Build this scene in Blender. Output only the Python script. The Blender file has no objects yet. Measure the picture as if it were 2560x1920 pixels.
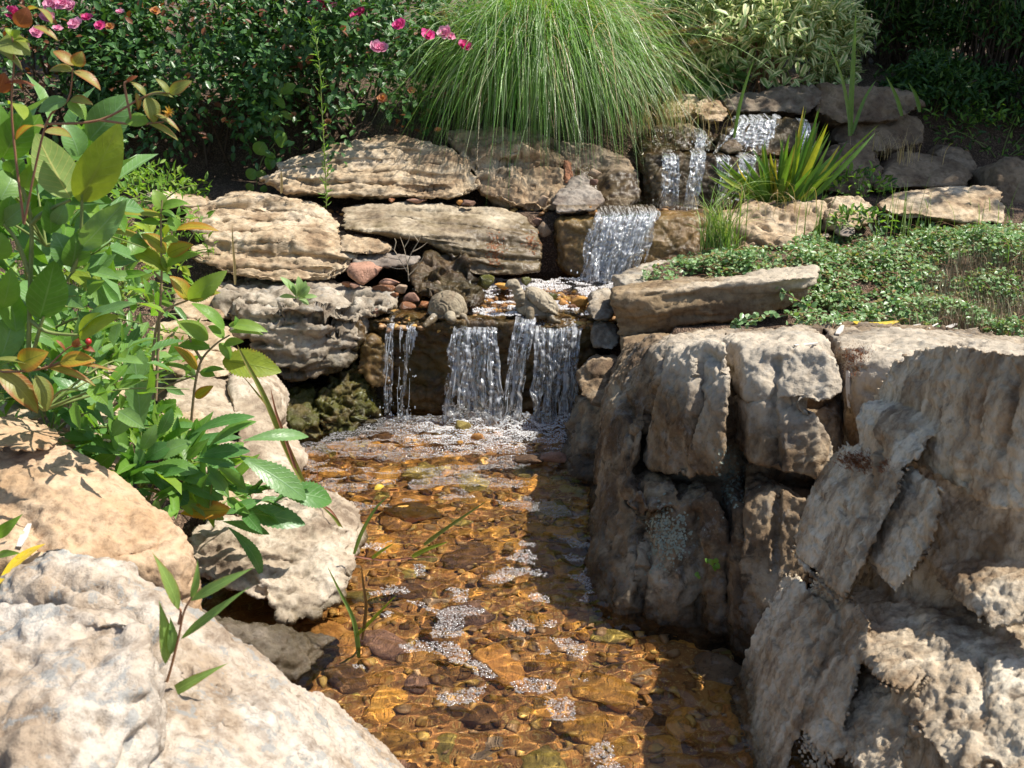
import bpy, bmesh, math, random
import numpy as np
from mathutils import Vector, Matrix, Quaternion

# ---------------------------------------------------------------- camera, sky, sun, exposure
S = bpy.context.scene
COL = S.collection
F_PX, PITCH, CAM_H = 2700.0, math.radians(19.6), 1.5      # focal length in pixels of the 2560 px wide photograph
cam = bpy.data.cameras.new('camera'); camo = bpy.data.objects.new('camera', cam); COL.objects.link(camo)
camo.location = (0, 0, CAM_H); camo.rotation_euler = (math.radians(90) - PITCH, 0, 0)
cam.sensor_width = 36.0; cam.lens = 36.0 * F_PX / 2560.0; cam.clip_start = 0.05; cam.clip_end = 500
cam.dof.use_dof = True; cam.dof.focus_distance = 3.7; cam.dof.aperture_fstop = 9.0
S.camera = camo

SUN = Vector((0.54, 0.05, 0.84)).normalized()             # towards the sun
sun = bpy.data.lights.new('sun', 'SUN'); sun.energy = 5.0; sun.angle = math.radians(0.5); sun.color = (1.0, 0.95, 0.86)
suno = bpy.data.objects.new('sun', sun); COL.objects.link(suno)
suno.rotation_euler = SUN.to_track_quat('Z', 'Y').to_euler(); suno.location = (3, 1, 8)
W = bpy.data.worlds.new('World'); S.world = W; W.use_nodes = True
wt = W.node_tree; bg = wt.nodes['Background']
sky = wt.nodes.new('ShaderNodeTexSky'); sky.sky_type = 'NISHITA'; sky.sun_disc = False
sky.sun_elevation = math.asin(SUN.z); sky.sun_rotation = math.atan2(SUN.x, SUN.y)
wt.links.new(sky.outputs[0], bg.inputs[0]); bg.inputs[1].default_value = 0.11
S.view_settings.view_transform = 'Standard'; S.view_settings.look = 'None'
S.view_settings.exposure = 0.56; S.view_settings.gamma = 1.0
S.render.engine = 'CYCLES'
cy = S.cycles
cy.use_denoising = True
cy.max_bounces = 10; cy.diffuse_bounces = 3; cy.glossy_bounces = 4; cy.transmission_bounces = 8
cy.transparent_max_bounces = 24; cy.caustics_reflective = False; cy.caustics_refractive = True
cy.sample_clamp_indirect = 5.0

# ---------------------------------------------------------------- pixel <-> world
def ray(px, py):
    x, u = (px - 1280) / F_PX, (960 - py) / F_PX
    c, s = math.cos(PITCH), math.sin(PITCH)
    return Vector((x, c + u * s, -s + u * c))
def P(px, py, Y):
    d = ray(px, py); return Vector((0, 0, CAM_H)) + d * (Y / d.y)
def PZ(px, py, z=0.0):
    d = ray(px, py); return Vector((0, 0, CAM_H)) + d * ((z - CAM_H) / d.z)
def depth(p):
    return p[1] * math.cos(PITCH) + (CAM_H - p[2]) * math.sin(PITCH)
def to_px(p):                                            # arrays (N,3) -> photograph pixels
    p = np.asarray(p, float); c, s = math.cos(PITCH), math.sin(PITCH)
    d = p[:, 1] * c - (p[:, 2] - CAM_H) * s; u = p[:, 1] * s + (p[:, 2] - CAM_H) * c
    return np.stack([1280 + F_PX * p[:, 0] / d, 960 - F_PX * u / d], 1)

# ---------------------------------------------------------------- numpy noise
def _h(ix, iy, iz, seed):
    h = (ix.astype(np.int64) * 73856093) ^ (iy.astype(np.int64) * 19349663) ^ (iz.astype(np.int64) * 83492791) ^ (seed * 2654435761)
    h &= 0xffffffff
    h = ((h ^ (h >> 15)) * 2246822519) & 0xffffffff
    h = ((h ^ (h >> 13)) * 3266489917) & 0xffffffff
    return h ^ (h >> 16)
_G = np.random.RandomState(5).normal(size=(256, 3)); _G /= np.linalg.norm(_G, axis=1)[:, None]
def pn(p, seed=0):
    i = np.floor(p).astype(np.int64); f = p - i
    w = f * f * f * (f * (f * 6 - 15) + 10)
    r = 0
    for a in (0, 1):
        wa = w[:, 0] if a else 1 - w[:, 0]
        for b in (0, 1):
            wb = w[:, 1] if b else 1 - w[:, 1]
            for c in (0, 1):
                wc = w[:, 2] if c else 1 - w[:, 2]
                g = _G[_h(i[:, 0] + a, i[:, 1] + b, i[:, 2] + c, seed) & 255]
                r = r + wa * wb * wc * (g[:, 0] * (f[:, 0] - a) + g[:, 1] * (f[:, 1] - b) + g[:, 2] * (f[:, 2] - c))
    return r * 1.5
def fbm(p, o=4, lac=2.03, gain=.5, seed=0):
    r, a = 0, 1.0
    for k in range(o):
        r = r + a * pn(p, seed + k * 17); p = p * lac + 3.1; a *= gain
    return r
def ridged(p, o=4, seed=0):
    r, a = 0, 1.0
    for k in range(o):
        r = r + a * (1 - 2 * np.abs(pn(p, seed + k * 13))); p = p * 2.1 + 1.7; a *= .5
    return r
def cells(p, seed=0):                                    # voronoi: F1, F2, id
    i = np.floor(p).astype(np.int64); f = p - i
    n = len(p); F1 = np.full(n, 9.0); F2 = np.full(n, 9.0); ID = np.zeros(n)
    for a in (-1, 0, 1):
        for b in (-1, 0, 1):
            for c in (-1, 0, 1):
                h = _h(i[:, 0] + a, i[:, 1] + b, i[:, 2] + c, seed)
                q = np.stack([a + (h & 1023) / 1023., b + ((h >> 10) & 1023) / 1023., c + ((h >> 20) & 1023) / 1023.], 1) - f
                d = np.sqrt((q * q).sum(1)); idv = ((h >> 5) & 4095) / 4095.
                m = d < F1
                F2 = np.where(m, F1, np.minimum(F2, d)); ID = np.where(m, idv, ID); F1 = np.where(m, d, F1)
    return F1, F2, ID
def sstep(a, b, x):
    t = np.clip((x - a) / (b - a), 0, 1); return t * t * (3 - 2 * t)

# ---------------------------------------------------------------- mesh helpers
def mesh_from(name, V, F, smooth=True):
    """V (N,3), F (M,k) equal-size faces"""
    me = bpy.data.meshes.new(name)
    V = np.ascontiguousarray(V, np.float32); F = np.ascontiguousarray(F, np.int32); k = F.shape[1]
    me.vertices.add(len(V)); me.vertices.foreach_set('co', V.ravel())
    me.loops.add(F.size); me.loops.foreach_set('vertex_index', F.ravel())
    me.polygons.add(len(F)); me.polygons.foreach_set('loop_start', np.arange(0, F.size, k, dtype=np.int32))
    me.polygons.foreach_set('use_smooth', np.full(len(F), smooth))
    me.update(calc_edges=True); me.validate()
    return me
def set_uv(me, uv):                                      # per-vertex uv
    li = np.empty(len(me.loops), np.int32); me.loops.foreach_get('vertex_index', li)
    l = me.uv_layers.new(name='UVMap'); l.data.foreach_set('uv', np.ascontiguousarray(np.asarray(uv, np.float32)[li]).ravel())
def put(name, me, mat, parent=None, loc=None):
    """link a mesh; with loc the mesh is re-centred on it. A child's mesh must be given in world space; its parent has no rotation."""
    o = bpy.data.objects.new(name, me); COL.objects.link(o)
    if mat is not None: me.materials.append(mat)
    if parent is not None:
        o.parent = parent
        me.transform(Matrix.Translation(-Vector(parent.location)))
    elif loc is not None:
        me.transform(Matrix.Translation(-Vector(loc))); o.location = loc
    return o
def tag(o, label=None, cat=None, group=None, kind=None):
    for k, v in (('label', label), ('category', cat), ('group', group), ('kind', kind)):
        if v: o[k] = v
    return o
def root(name, loc, label, cat, group=None):
    o = bpy.data.objects.new(name, None); COL.objects.link(o); o.location = loc; o.empty_display_size = .1
    return tag(o, label, cat, group)
def grid_faces(nu, nv):
    i = np.arange(nu - 1)[:, None] * nv + np.arange(nv - 1)[None]
    return np.stack([i, i + nv, i + nv + 1, i + 1], -1).reshape(-1, 4)
def tube(pts, r0, r1=None, n=6):
    pts = [Vector(p) for p in pts]; r1 = r0 if r1 is None else r1
    V, m = [], len(pts)
    for i, p in enumerate(pts):
        t = (pts[min(i + 1, m - 1)] - pts[max(i - 1, 0)]).normalized()
        a = t.cross(Vector((.3, 1, .2))).normalized(); b = t.cross(a)
        r = r0 + (r1 - r0) * i / (m - 1)
        for k in range(n):
            an = 2 * math.pi * k / n; V.append(p + (a * math.cos(an) + b * math.sin(an)) * r)
    F = [(i * n + k, i * n + (k + 1) % n, (i + 1) * n + (k + 1) % n, (i + 1) * n + k) for i in range(m - 1) for k in range(n)]
    return np.array([tuple(v) for v in V]), np.array(F)
def spline(pts, k=5):
    pts = [Vector(p) for p in pts]
    if len(pts) < 3: return [pts[0].lerp(pts[1], i / k) for i in range(k + 1)]
    out = []
    for i in range(len(pts) - 1):
        a, b, c, d = pts[max(i - 1, 0)], pts[i], pts[i + 1], pts[min(i + 2, len(pts) - 1)]
        for j in range(k):
            t = j / k
            out.append(.5 * ((2 * b) + (c - a) * t + (2 * a - 5 * b + 4 * c - d) * t * t + (3 * b - a - 3 * c + d) * t ** 3))
    return out + [pts[-1]]
def joinVF(parts):
    V, F, o = [], [], 0
    for v, f in parts:
        V.append(np.asarray(v)); F.append(np.asarray(f) + o); o += len(v)
    return np.concatenate(V), np.concatenate(F)

# ---------------------------------------------------------------- node helpers
class NT:
    def __init__(s, name, disp=False):
        s.m = bpy.data.materials.new(name); s.m.use_nodes = True; s.t = s.m.node_tree
        s.t.nodes.clear(); s.out = s.t.nodes.new('ShaderNodeOutputMaterial')
    def n(s, ty, ins=None, **kw):
        d = s.t.nodes.new('ShaderNode' + ty)
        for k, v in kw.items(): setattr(d, k, v)
        for k, v in (ins or {}).items():
            if isinstance(v, bpy.types.NodeSocket): s.t.links.new(v, d.inputs[k])
            else: d.inputs[k].default_value = v
        return d
    def math(s, op, a, b=0.0, clamp=False):
        d = s.n('Math', {0: a, 1: b}, operation=op); d.use_clamp = clamp; return d.outputs[0]
    def mr(s, v, a, b, c=0.0, d=1.0):
        x = s.n('MapRange', {0: v, 1: a, 2: b, 3: c, 4: d}); x.interpolation_type = 'SMOOTHSTEP'; return x.outputs[0]
    def mix(s, f, a, b, bt='MIX'):
        d = s.n('Mix', data_type='RGBA', blend_type=bt)
        for i, v in ((0, f), (6, a), (7, b)):
            if isinstance(v, bpy.types.NodeSocket): s.t.links.new(v, d.inputs[i])
            else: d.inputs[i].default_value = v if i == 0 else (v if len(v) == 4 else (*v, 1))
        return d.outputs[2]
    def ramp(s, f, stops):
        d = s.n('ValToRGB', {0: f}); e = d.color_ramp.elements
        while len(e) > 1: e.remove(e[-1])
        for i, (p, c) in enumerate(stops):
            x = e[0] if i == 0 else e.new(p)
            x.position = p; x.color = (*c, 1) if len(c) == 3 else c
        return d.outputs[0]
    def noise(s, vec, scale, detail=4, rough=.55, dist=0.0):
        return s.n('TexNoise', {'Vector': vec, 'Scale': scale, 'Detail': detail, 'Roughness': rough, 'Distortion': dist}).outputs[0]
    def surf(s, sh):
        s.t.links.new(sh, s.out.inputs[0]); return s.m
    def objvec(s, rnd=37.0):
        tc = s.n('TexCoord').outputs['Object']
        r = s.n('ObjectInfo').outputs['Random']
        c = s.n('CombineXYZ', {0: s.math('MULTIPLY', r, rnd), 1: s.math('MULTIPLY', r, rnd * 2.3), 2: s.math('MULTIPLY', r, rnd * .7)}).outputs[0]
        return s.n('VectorMath', {0: tc, 1: c}, operation='ADD').outputs[0]

def rock_mat(name, c1, c2, c3, stain=(.10, .06, .035), st=.35, strata=0.0, wet_z=-9., wet_w=.06, rough=.88, bump=.5,
             moss=0.0, moss_c=(.05, .065, .015), wet_dark=.35, ax=(1, 1, 1), lich=0.0, base_d=1.0, lit_top=None):
    n = NT(name); v = n.objvec()
    va = n.n('VectorMath', {0: v, 1: ax}, operation='MULTIPLY').outputs[0]
    big = n.noise(va, 5.5, 6, .62, .6); fine = n.noise(va, 42, 8, .7); grain = n.noise(v, 190, 4, .7)
    col = n.ramp(big, [(.36, c1), (.50, c2), (.62, c3)])
    col = n.mix(1.0, col, n.ramp(fine, [(.32, (.56, .52, .48)), (.50, (1, 1, 1)), (.70, (1.16, 1.14, 1.10))]), 'MULTIPLY')
    sp = n.noise(va, 11, 7, .68, 1.0)
    col = n.mix(n.math('MULTIPLY', n.mr(sp, .50, .66), st), col, stain)
    col = n.mix(n.math('MULTIPLY', n.mr(grain, .62, .72), .55), col, tuple(x * .45 for x in c2))
    if lit_top:                                            # pale sunlit look of the top, put into the colour by height
        bz, bw, bc = lit_top; zz = n.n('SeparateXYZ', {0: n.n('NewGeometry').outputs['Position']}).outputs[2]
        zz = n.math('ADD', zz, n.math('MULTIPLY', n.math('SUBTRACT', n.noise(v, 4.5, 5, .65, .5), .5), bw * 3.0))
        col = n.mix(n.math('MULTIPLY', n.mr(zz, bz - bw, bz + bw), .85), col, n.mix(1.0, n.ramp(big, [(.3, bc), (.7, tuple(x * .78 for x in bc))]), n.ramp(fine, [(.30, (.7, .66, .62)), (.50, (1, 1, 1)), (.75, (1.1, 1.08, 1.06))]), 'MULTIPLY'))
    if lich:
        lz = n.noise(v, 16, 6, .75, .4)
        col = n.mix(n.math('MULTIPLY', n.mr(lz, .54, .60), lich), col, (.30, .31, .30))
    if strata:
        sv = n.n('VectorMath', {0: v, 1: (2.5, 2.5, 38)}, operation='MULTIPLY').outputs[0]
        col = n.mix(n.math('MULTIPLY', n.mr(n.noise(sv, 1.0, 5, .6, .3), .52, .66), strata), col, stain)
    gz = n.n('SeparateXYZ', {0: n.n('NewGeometry').outputs['Position']}).outputs[2]
    wn = n.math('ADD', gz, n.math('MULTIPLY', n.math('SUBTRACT', n.noise(v, 9, 4), .5), wet_w * 2.0))
    wet = n.mr(wn, wet_z - wet_w * .5, wet_z + wet_w * .5, 1.0, 0.0)
    if moss:
        mz = n.noise(v, 7, 6, .7)
        col = n.mix(n.math('MULTIPLY', n.math('MULTIPLY', n.mr(mz, .42, .58), wet), moss), col, moss_c)
    col = n.mix(wet, col, n.mix(1.0, col, (wet_dark, wet_dark * .9, wet_dark * .75), 'MULTIPLY'))
    hgt = n.math('ADD', n.math('MULTIPLY', fine, .7), n.math('MULTIPLY', grain, .3))
    bp = n.n('Bump', {'Height': hgt, 'Strength': bump, 'Distance': .012 * base_d})
    b = n.n('BsdfPrincipled', {'Base Color': col, 'Roughness': n.math('ADD', n.math('MULTIPLY', wet, .16 - rough), rough), 'Normal': bp.outputs[0]})
    b.inputs['Specular IOR Level'].default_value = .35
    return n.surf(b.outputs[0])

# ---------------------------------------------------------------- rocks: hulls -> one closed skin -> weathering
def hull_bm(bm, pts, back=None, base=None, shrink=.9):
    """pts: front / top points in world space. back: push copies away in +y; base: copies dropped to that height."""
    pts = [Vector(p) for p in pts]; allp = list(pts); c = sum(pts, Vector()) / len(pts)
    if back:
        for p in pts:
            q = p.copy(); q.x = c.x + (p.x - c.x) * shrink; q.y += back; q.z = c.z + (p.z - c.z) * shrink - back * .22
            allp.append(q)
    if base is not None:
        for p in pts:
            q = p.copy(); q.z = base; allp.append(q)
    vs = [bm.verts.new(p) for p in allp]
    r = bmesh.ops.convex_hull(bm, input=vs)
    junk = [g for g in set(r['geom_interior'] + r['geom_unused']) if isinstance(g, bmesh.types.BMVert) and g.is_valid and not g.link_faces]
    if junk: bmesh.ops.delete(bm, geom=junk, context='VERTS')
def evaluated(me, mods):
    o = bpy.data.objects.new('tmp', me); COL.objects.link(o)
    for ty, kw in mods:
        m = o.modifiers.new(ty, ty)
        for k, v in kw.items(): setattr(m, k, v)
    dg = bpy.context.evaluated_depsgraph_get()
    r = bpy.data.meshes.new_from_object(o.evaluated_get(dg))
    bpy.data.objects.remove(o); bpy.data.meshes.remove(me)
    return r
def skin_mesh(bms, vox, sm=6):
    me = bpy.data.meshes.new('m'); bms.to_mesh(me); bms.free()
    me = evaluated(me, [('REMESH', dict(mode='VOXEL', voxel_size=vox)), ('SMOOTH', dict(factor=.5, iterations=sm))])
    me.polygons.foreach_set('use_smooth', np.full(len(me.polygons), True))
    return me
def get_vn(me):
    n = len(me.vertices); v = np.empty(n * 3, np.float32); me.vertices.foreach_get('co', v)
    no = np.empty(n * 3, np.float32); me.vertex_normals.foreach_get('vector', no)
    return v.reshape(-1, 3).astype(float), no.reshape(-1, 3).astype(float)
def facet(v, no, K, k, seed, g=None, stretch=.35, step=0.0):
    """broken stone: patches of the skin are flattened to their own plane, some set back a little"""
    r = np.random.RandomState(seed); q = v + .012 * np.stack([fbm(v * 14 + 3, 2, seed=seed), fbm(v * 14 + 9, 2, seed=seed + 1), fbm(v * 14 + 15, 2, seed=seed + 2)], 1)
    if g is not None:
        g = np.array(Vector(g).normalized()); q = q - np.outer(q @ g, g) * (1 - stretch)
    K = min(K, len(v)); s = q[r.choice(len(v), K, replace=False)]; i1 = np.empty(len(v), int); i2 = np.empty(len(v), int); gap = np.empty(len(v))
    for a in range(0, len(v), 20000):
        D = ((q[a:a + 20000, None] - s[None]) ** 2).sum(-1); n_ = np.arange(len(D)); j = D.argmin(1); d1 = np.sqrt(D[n_, j]); D[n_, j] = 9e9; j2 = D.argmin(1)
        i1[a:a + 20000] = j; i2[a:a + 20000] = j2; gap[a:a + 20000] = np.sqrt(D[n_, j2]) - d1
    cnt = np.bincount(i1, minlength=K)[:, None] + 1e-9
    c = np.stack([np.bincount(i1, v[:, i], K) for i in range(3)], 1) / cnt; m = np.stack([np.bincount(i1, no[:, i], K) for i in range(3)], 1)
    l = np.linalg.norm(m, axis=1)[:, None]; coh = np.clip(l / cnt, 0, 1)[:, 0]; m = m / (l + 1e-9); st = r.uniform(-1, 1, K) * step * coh ** 3
    f = lambda ix: m[ix] * (st[ix] - ((v - c[ix]) * m[ix]).sum(1) * k * coh[ix] ** 5)[:, None]
    t = (.5 + .5 * sstep(0, .014, gap))[:, None]          # neighbouring patches meet in a short chamfer
    return v + f(i1) * t + f(i2) * (1 - t)
def relax(me, v, it):
    e = np.empty(len(me.edges) * 2, np.int32); me.edges.foreach_get('vertices', e); e = e.reshape(-1, 2); n = len(v)
    cnt = (np.bincount(e[:, 0], minlength=n) + np.bincount(e[:, 1], minlength=n))[:, None] + 1e-9
    for _ in range(it):
        s = np.stack([np.bincount(e[:, 0], v[e[:, 1], i], n) + np.bincount(e[:, 1], v[e[:, 0], i], n) for i in range(3)], 1)
        v = .5 * v + .5 * s / cnt
    return v
def carve(me, cracks):
    """cracks: pixel polylines dropped onto the stone's own skin, then cut in to a width and depth in metres"""
    from mathutils.bvhtree import BVHTree
    bm = bmesh.new(); bm.from_mesh(me); t = BVHTree.FromBMesh(bm); bm.free()
    v, no = get_vn(me); d = np.zeros(len(v)); o = Vector((0, 0, CAM_H))
    for pts, w, dep in cracks:
        L = []
        for (x0, y0), (x1, y1) in zip(pts[:-1], pts[1:]):
            k = max(2, int(math.hypot(x1 - x0, y1 - y0) / 6))
            for i in range(k + 1):
                h = t.ray_cast(o, ray(x0 + (x1 - x0) * i / k, y0 + (y1 - y0) * i / k).normalized())[0]
                if h: L.append(tuple(h))
        if not L: continue
        L = np.array(L); bb = ((v > L.min(0) - 3 * w) & (v < L.max(0) + 3 * w)).all(1); ix = np.where(bb)[0]
        if not len(ix): continue
        q = v[ix] + .5 * w * np.stack([pn(v[ix] * 22, 3), pn(v[ix] * 22 + 5, 4), pn(v[ix] * 22 + 9, 5)], 1)
        m = np.full(len(ix), 9.)
        for a in range(0, len(ix), 4000): m[a:a + 4000] = np.sqrt(((q[a:a + 4000, None] - L[None]) ** 2).sum(-1)).min(1)
        d[ix] = np.maximum(d[ix], dep * np.exp(-(m / w) ** 1.4))
    v = v - no * d[:, None]
    me.vertices.foreach_set('co', v.astype(np.float32).ravel()); me.update()
SEED = [0]
def weather(me, low=.02, lowf=4, strata=0., sf=22, bed=(0, 0, 1), pits=0., pf=14, groove=0., gf=9, gdir=(0, 0, 1), blk=0., bf=9, hi=.004, hif=45, steps=0., ridge=0., rf=8, seed=None, fac=(), cracks=()):
    SEED[0] += 1; sd = SEED[0] * 101 if seed is None else seed
    v, no = get_vn(me)
    for j, (K, k, g, step) in enumerate(fac):
        v = relax(me, facet(v, no, K, k, sd + 300 + j * 7, g, step=step), 1)
        me.vertices.foreach_set('co', v.astype(np.float32).ravel()); me.update(); v, no = get_vn(me)
    if cracks: carve(me, cracks); v, no = get_vn(me)
    warp = np.stack([fbm(v * 5 + 7, 3, seed=sd + 1), fbm(v * 5 + 19, 3, seed=sd + 2), fbm(v * 5 + 31, 3, seed=sd + 3)], 1)
    d = low * fbm(v * lowf, 3, seed=sd)
    b = np.array(Vector(bed).normalized())
    if strata:                                            # eroded beds: ledges that run along the bedding
        s = v @ b + .022 * warp[:, 0]
        q = np.stack([s * sf, (v[:, 0] + v[:, 1] * .6) * 1.7, (v[:, 1] - v[:, 0] * .4) * 1.7], 1)
        e = pn(q, sd + 5) + .55 * pn(q * np.array([2.3, 2.2, 2.2]), sd + 6) + .3 * pn(q * np.array([5.1, 6, 6]), sd + 8)
        side = 1 - np.abs(no @ b) ** 3
        d += strata * np.tanh(2.2 * e) * (.25 + .75 * side)
    if pits:
        q = (v + .03 * warp) * pf; sc = np.ones(3) + b * 1.6
        e = pn(q * sc, sd + 9) + .5 * pn(q * sc * 2.2, sd + 10)
        d -= pits * sstep(.12, .5, e)
    if groove:                                            # furrows that run along gdir
        g = np.array(Vector(gdir).normalized()); qq = v + .035 * warp
        q = qq - np.outer(qq @ g, g) * .86
        e = ridged(q * gf, 3, sd + 12)
        d += groove * (np.clip(e, -1.2, 1.4))
    if blk:
        F1, F2, ID = cells((v + .03 * warp) * bf, sd + 14)
        d += blk * (ID - .5) * sstep(0.0, .12, F2 - F1) - blk * .7 * (1 - sstep(0.0, .10, F2 - F1))
    if ridge:
        d += ridge * ridged(v * rf + warp * .6, 4, sd + 20)
    d += hi * fbm(v * hif, 4, gain=.6, seed=sd + 21)
    v = v + no * d[:, None]
    me.vertices.foreach_set('co', v.astype(np.float32).ravel()); me.update()
    return me
UPV = (0, 0, 1)
def rock(name, label, hulls, vox, mat, cat='rock', group=None, sm=6, parent=None, **st):
    bm = bmesh.new()
    for h in hulls:
        if isinstance(h, dict): hull_bm(bm, **h)
        else: hull_bm(bm, h)
    me = weather(skin_mesh(bm, vox, sm), **st)
    v, _ = get_vn(me)
    loc = Vector((v[:, 0].mean(), v[:, 1].mean(), v[:, 2].min()))
    o = put(name, me, mat, parent, loc)
    if parent is None: tag(o, label, cat, group)
    return o
def PP(L, Y=None):
    return [P(a[0], a[1], a[2] if len(a) > 2 else Y) for a in L]
# ================================================================ ground
def ss(a, b, x): return sstep(a, b, x)
def ground_z(x, y):
    n = .03 * fbm(np.stack([x * 2.2, y * 2.2, 0 * x], 1), 3, seed=3)
    bed = -.11 + .42 * ss(4.05, 4.2, y) + .29 * ss(4.6, 4.7, y) + .2 * ss(5.04, 5.14, y) + .12 * ss(5.3, 5.4, y)
    far = np.clip(.95 + .12 * (y - 5.4), -9, 1.35)
    left = .14 + .06 * ss(2.6, 3.2, y) + .16 * ss(3.5, 4.2, y) + .24 * ss(4.35, 4.75, y) + .06 * ss(4.8, 5.2, y) + .3 * ss(5.4, 6.4, y)
    right = .12 + .28 * ss(2.8, 3.3, y) + .12 * ss(3.75, 4.15, y) + .12 * ss(4.4, 4.8, y) + .08 * ss(5.15, 5.5, y) + .3 * ss(5.5, 6.1, y)
    cl = -.86 + .1 * ss(2, 3, y); cr = .72 - .30 * ss(2.9, 3.6, y) + .36 * ss(4.15, 4.45, y) + .2 * ss(4.5, 4.8, y) + .2 * ss(4.8, 5.1, y)
    z = bed * 1.0
    tl = 1 - ss(cl - .16, cl, x); tr = ss(cr, cr + .16, x)
    z = z * (1 - tl) + left * tl; z = z * (1 - tr) + right * tr
    up = ss(5.5, 6.0, y); z = z * (1 - up) + np.maximum(far, z) * up
    out = np.clip(np.maximum(np.abs(x) - 4, 0) / 3, 0, 1) * ss(3, 9, np.hypot(x, y))
    z = z * (1 - out) + 1.35 * out * ss(2, 6, y) + z * out * (1 - ss(2, 6, y))
    return z + n * (1 + .6 * ss(5, 7, y))
def axis_pts(a, b, step, far):
    core = np.arange(a, b, step); g = [b]; s = step
    while g[-1] < far: s *= 1.5; g.append(g[-1] + s)
    l = [a]; s = step
    while l[-1] > -far: s *= 1.5; l.append(l[-1] - s)
    return np.concatenate([l[:0:-1], core, g])
gx = axis_pts(-3.2, 3.4, .035, 150); gy = axis_pts(.4, 7.6, .035, 150)
XX, YY = np.meshgrid(gx, gy, indexing='ij')
gv = np.stack([XX.ravel(), YY.ravel(), ground_z(XX.ravel(), YY.ravel())], 1)
n = NT('soil and bark mulch'); v = n.n('TexCoord').outputs['Object']
chip = n.n('TexVoronoi', {'Vector': n.n('VectorMath', {0: v, 1: (210, 110, 210)}, operation='MULTIPLY').outputs[0], 'Scale': 1.0})
c = n.mix(n.noise(v, 14, 6, .7), (.035, .020, .012), (.15, .092, .055))
c = n.mix(n.mr(n.n('SeparateColor', {0: chip.outputs['Color']}).outputs[0], .55, .9), c, (.24, .155, .10))
bp = n.n('Bump', {'Height': n.math('ADD', chip.outputs[0], n.noise(v, 50, 5, .7)), 'Strength': .8, 'Distance': .012})
M_SOIL = n.surf(n.n('BsdfPrincipled', {'Base Color': c, 'Roughness': .95, 'Normal': bp.outputs[0]}).outputs[0])
GROUND = tag(put('ground', mesh_from('ground', gv, grid_faces(len(gx), len(gy))), M_SOIL), kind='structure')

# ================================================================ stone materials
CREAM = ((.60, .49, .35), (.50, .38, .25), (.40, .28, .165))
M_CREAM = rock_mat('cream limestone', (.57, .465, .335), (.46, .35, .225), (.30, .205, .12), st=.45, strata=.25, ax=(1, 1, 2.2))
M_PALE = rock_mat('pale pinkish limestone', (.62, .55, .465), (.54, .45, .355), (.40, .305, .215), st=.45, lich=.7, bump=1.0)
M_ORANGE = rock_mat('orange tan sandstone', (.55, .405, .27), (.48, .325, .195), (.38, .235, .125), st=.4, bump=.6)
M_WETTAN = rock_mat('tan limestone wet at its foot', (.58, .49, .36), (.44, .36, .25), (.30, .23, .15), st=.35, strata=.4, wet_z=.60, wet_w=.12, moss=.6, moss_c=(.13, .095, .02), wet_dark=.38)
M_PITTED = rock_mat('grey weathered limestone', (.50, .44, .35), (.36, .30, .225), (.20, .16, .115), st=.35, lich=.3, wet_z=.26, wet_w=.12, moss=.6, moss_c=(.05, .05, .012), wet_dark=.4, bump=.7)
M_BANK = rock_mat('bank limestone wet at its foot', (.54, .46, .36), (.41, .33, .24), (.24, .18, .125), st=.4, wet_z=.06, wet_w=.06, moss=.3, wet_dark=.4, bump=.6)
M_CLIFF = rock_mat('brown stained limestone', (.40, .32, .22), (.24, .165, .095), (.11, .07, .04), st=.85, stain=(.04, .026, .015), lich=.25, wet_z=.08, wet_w=.14, wet_dark=.3, bump=.8, lit_top=(.53, .06, (.58, .50, .39)))  # upper part painted paler to carry the sunlight on top
M_NEAR = rock_mat('grey brown limestone', (.74, .64, .49), (.54, .43, .30), (.28, .19, .11), st=.65, stain=(.10, .06, .033), lich=.12, wet_z=.03, wet_w=.08, bump=.9, ax=(1.3, 1.3, .6))
M_BROWN = rock_mat('brown sandstone', (.34, .25, .15), (.27, .19, .105), (.18, .12, .065), st=.4, strata=.45, bump=.7, lit_top=(.535, .02, (.56, .48, .37)))  # sunlit top put into the colour above the dark face
M_ROUGH = rock_mat('rough tan limestone', (.58, .46, .32), (.44, .32, .20), (.30, .20, .115), st=.5, bump=.7)
M_GREY = rock_mat('grey dry stone', (.36, .31, .26), (.27, .23, .19), (.19, .15, .12), st=.3)
M_DARKWET = rock_mat('dark wet stone', (.15, .105, .06), (.085, .058, .033), (.04, .028, .018), st=.5, stain=(.02, .015, .01), wet_z=9, wet_w=.1, wet_dark=.9, moss=.45, moss_c=(.055, .05, .012), bump=.8)
M_MOSSY = rock_mat('mossy wet stone', (.16, .12, .06), (.10, .085, .03), (.05, .04, .02), st=.5, stain=(.02, .018, .01), wet_z=9, wet_w=.1, wet_dark=.95, moss=.85, moss_c=(.075, .085, .015), bump=.9)
M_LEDGE = rock_mat('wet tan ledge stone', (.36, .25, .12), (.25, .165, .075), (.13, .085, .04), st=.5, stain=(.04, .03, .015), wet_z=9, wet_w=.1, wet_dark=.8, moss=.4, moss_c=(.10, .085, .02), bump=.6)
M_LEDGE_DARK = rock_mat('dark wet ledge stone', (.24, .16, .075), (.13, .085, .04), (.05, .034, .02), st=.7, stain=(.02, .015, .01), wet_z=9, wet_w=.1, wet_dark=.85, moss=.5, moss_c=(.09, .075, .018), bump=.8)
M_SHADY = rock_mat('tan boulder stone', (.29, .215, .14), (.20, .145, .09), (.12, .08, .05), st=.5)  # tones darkened so the stone itself carries that corner's shade

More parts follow.
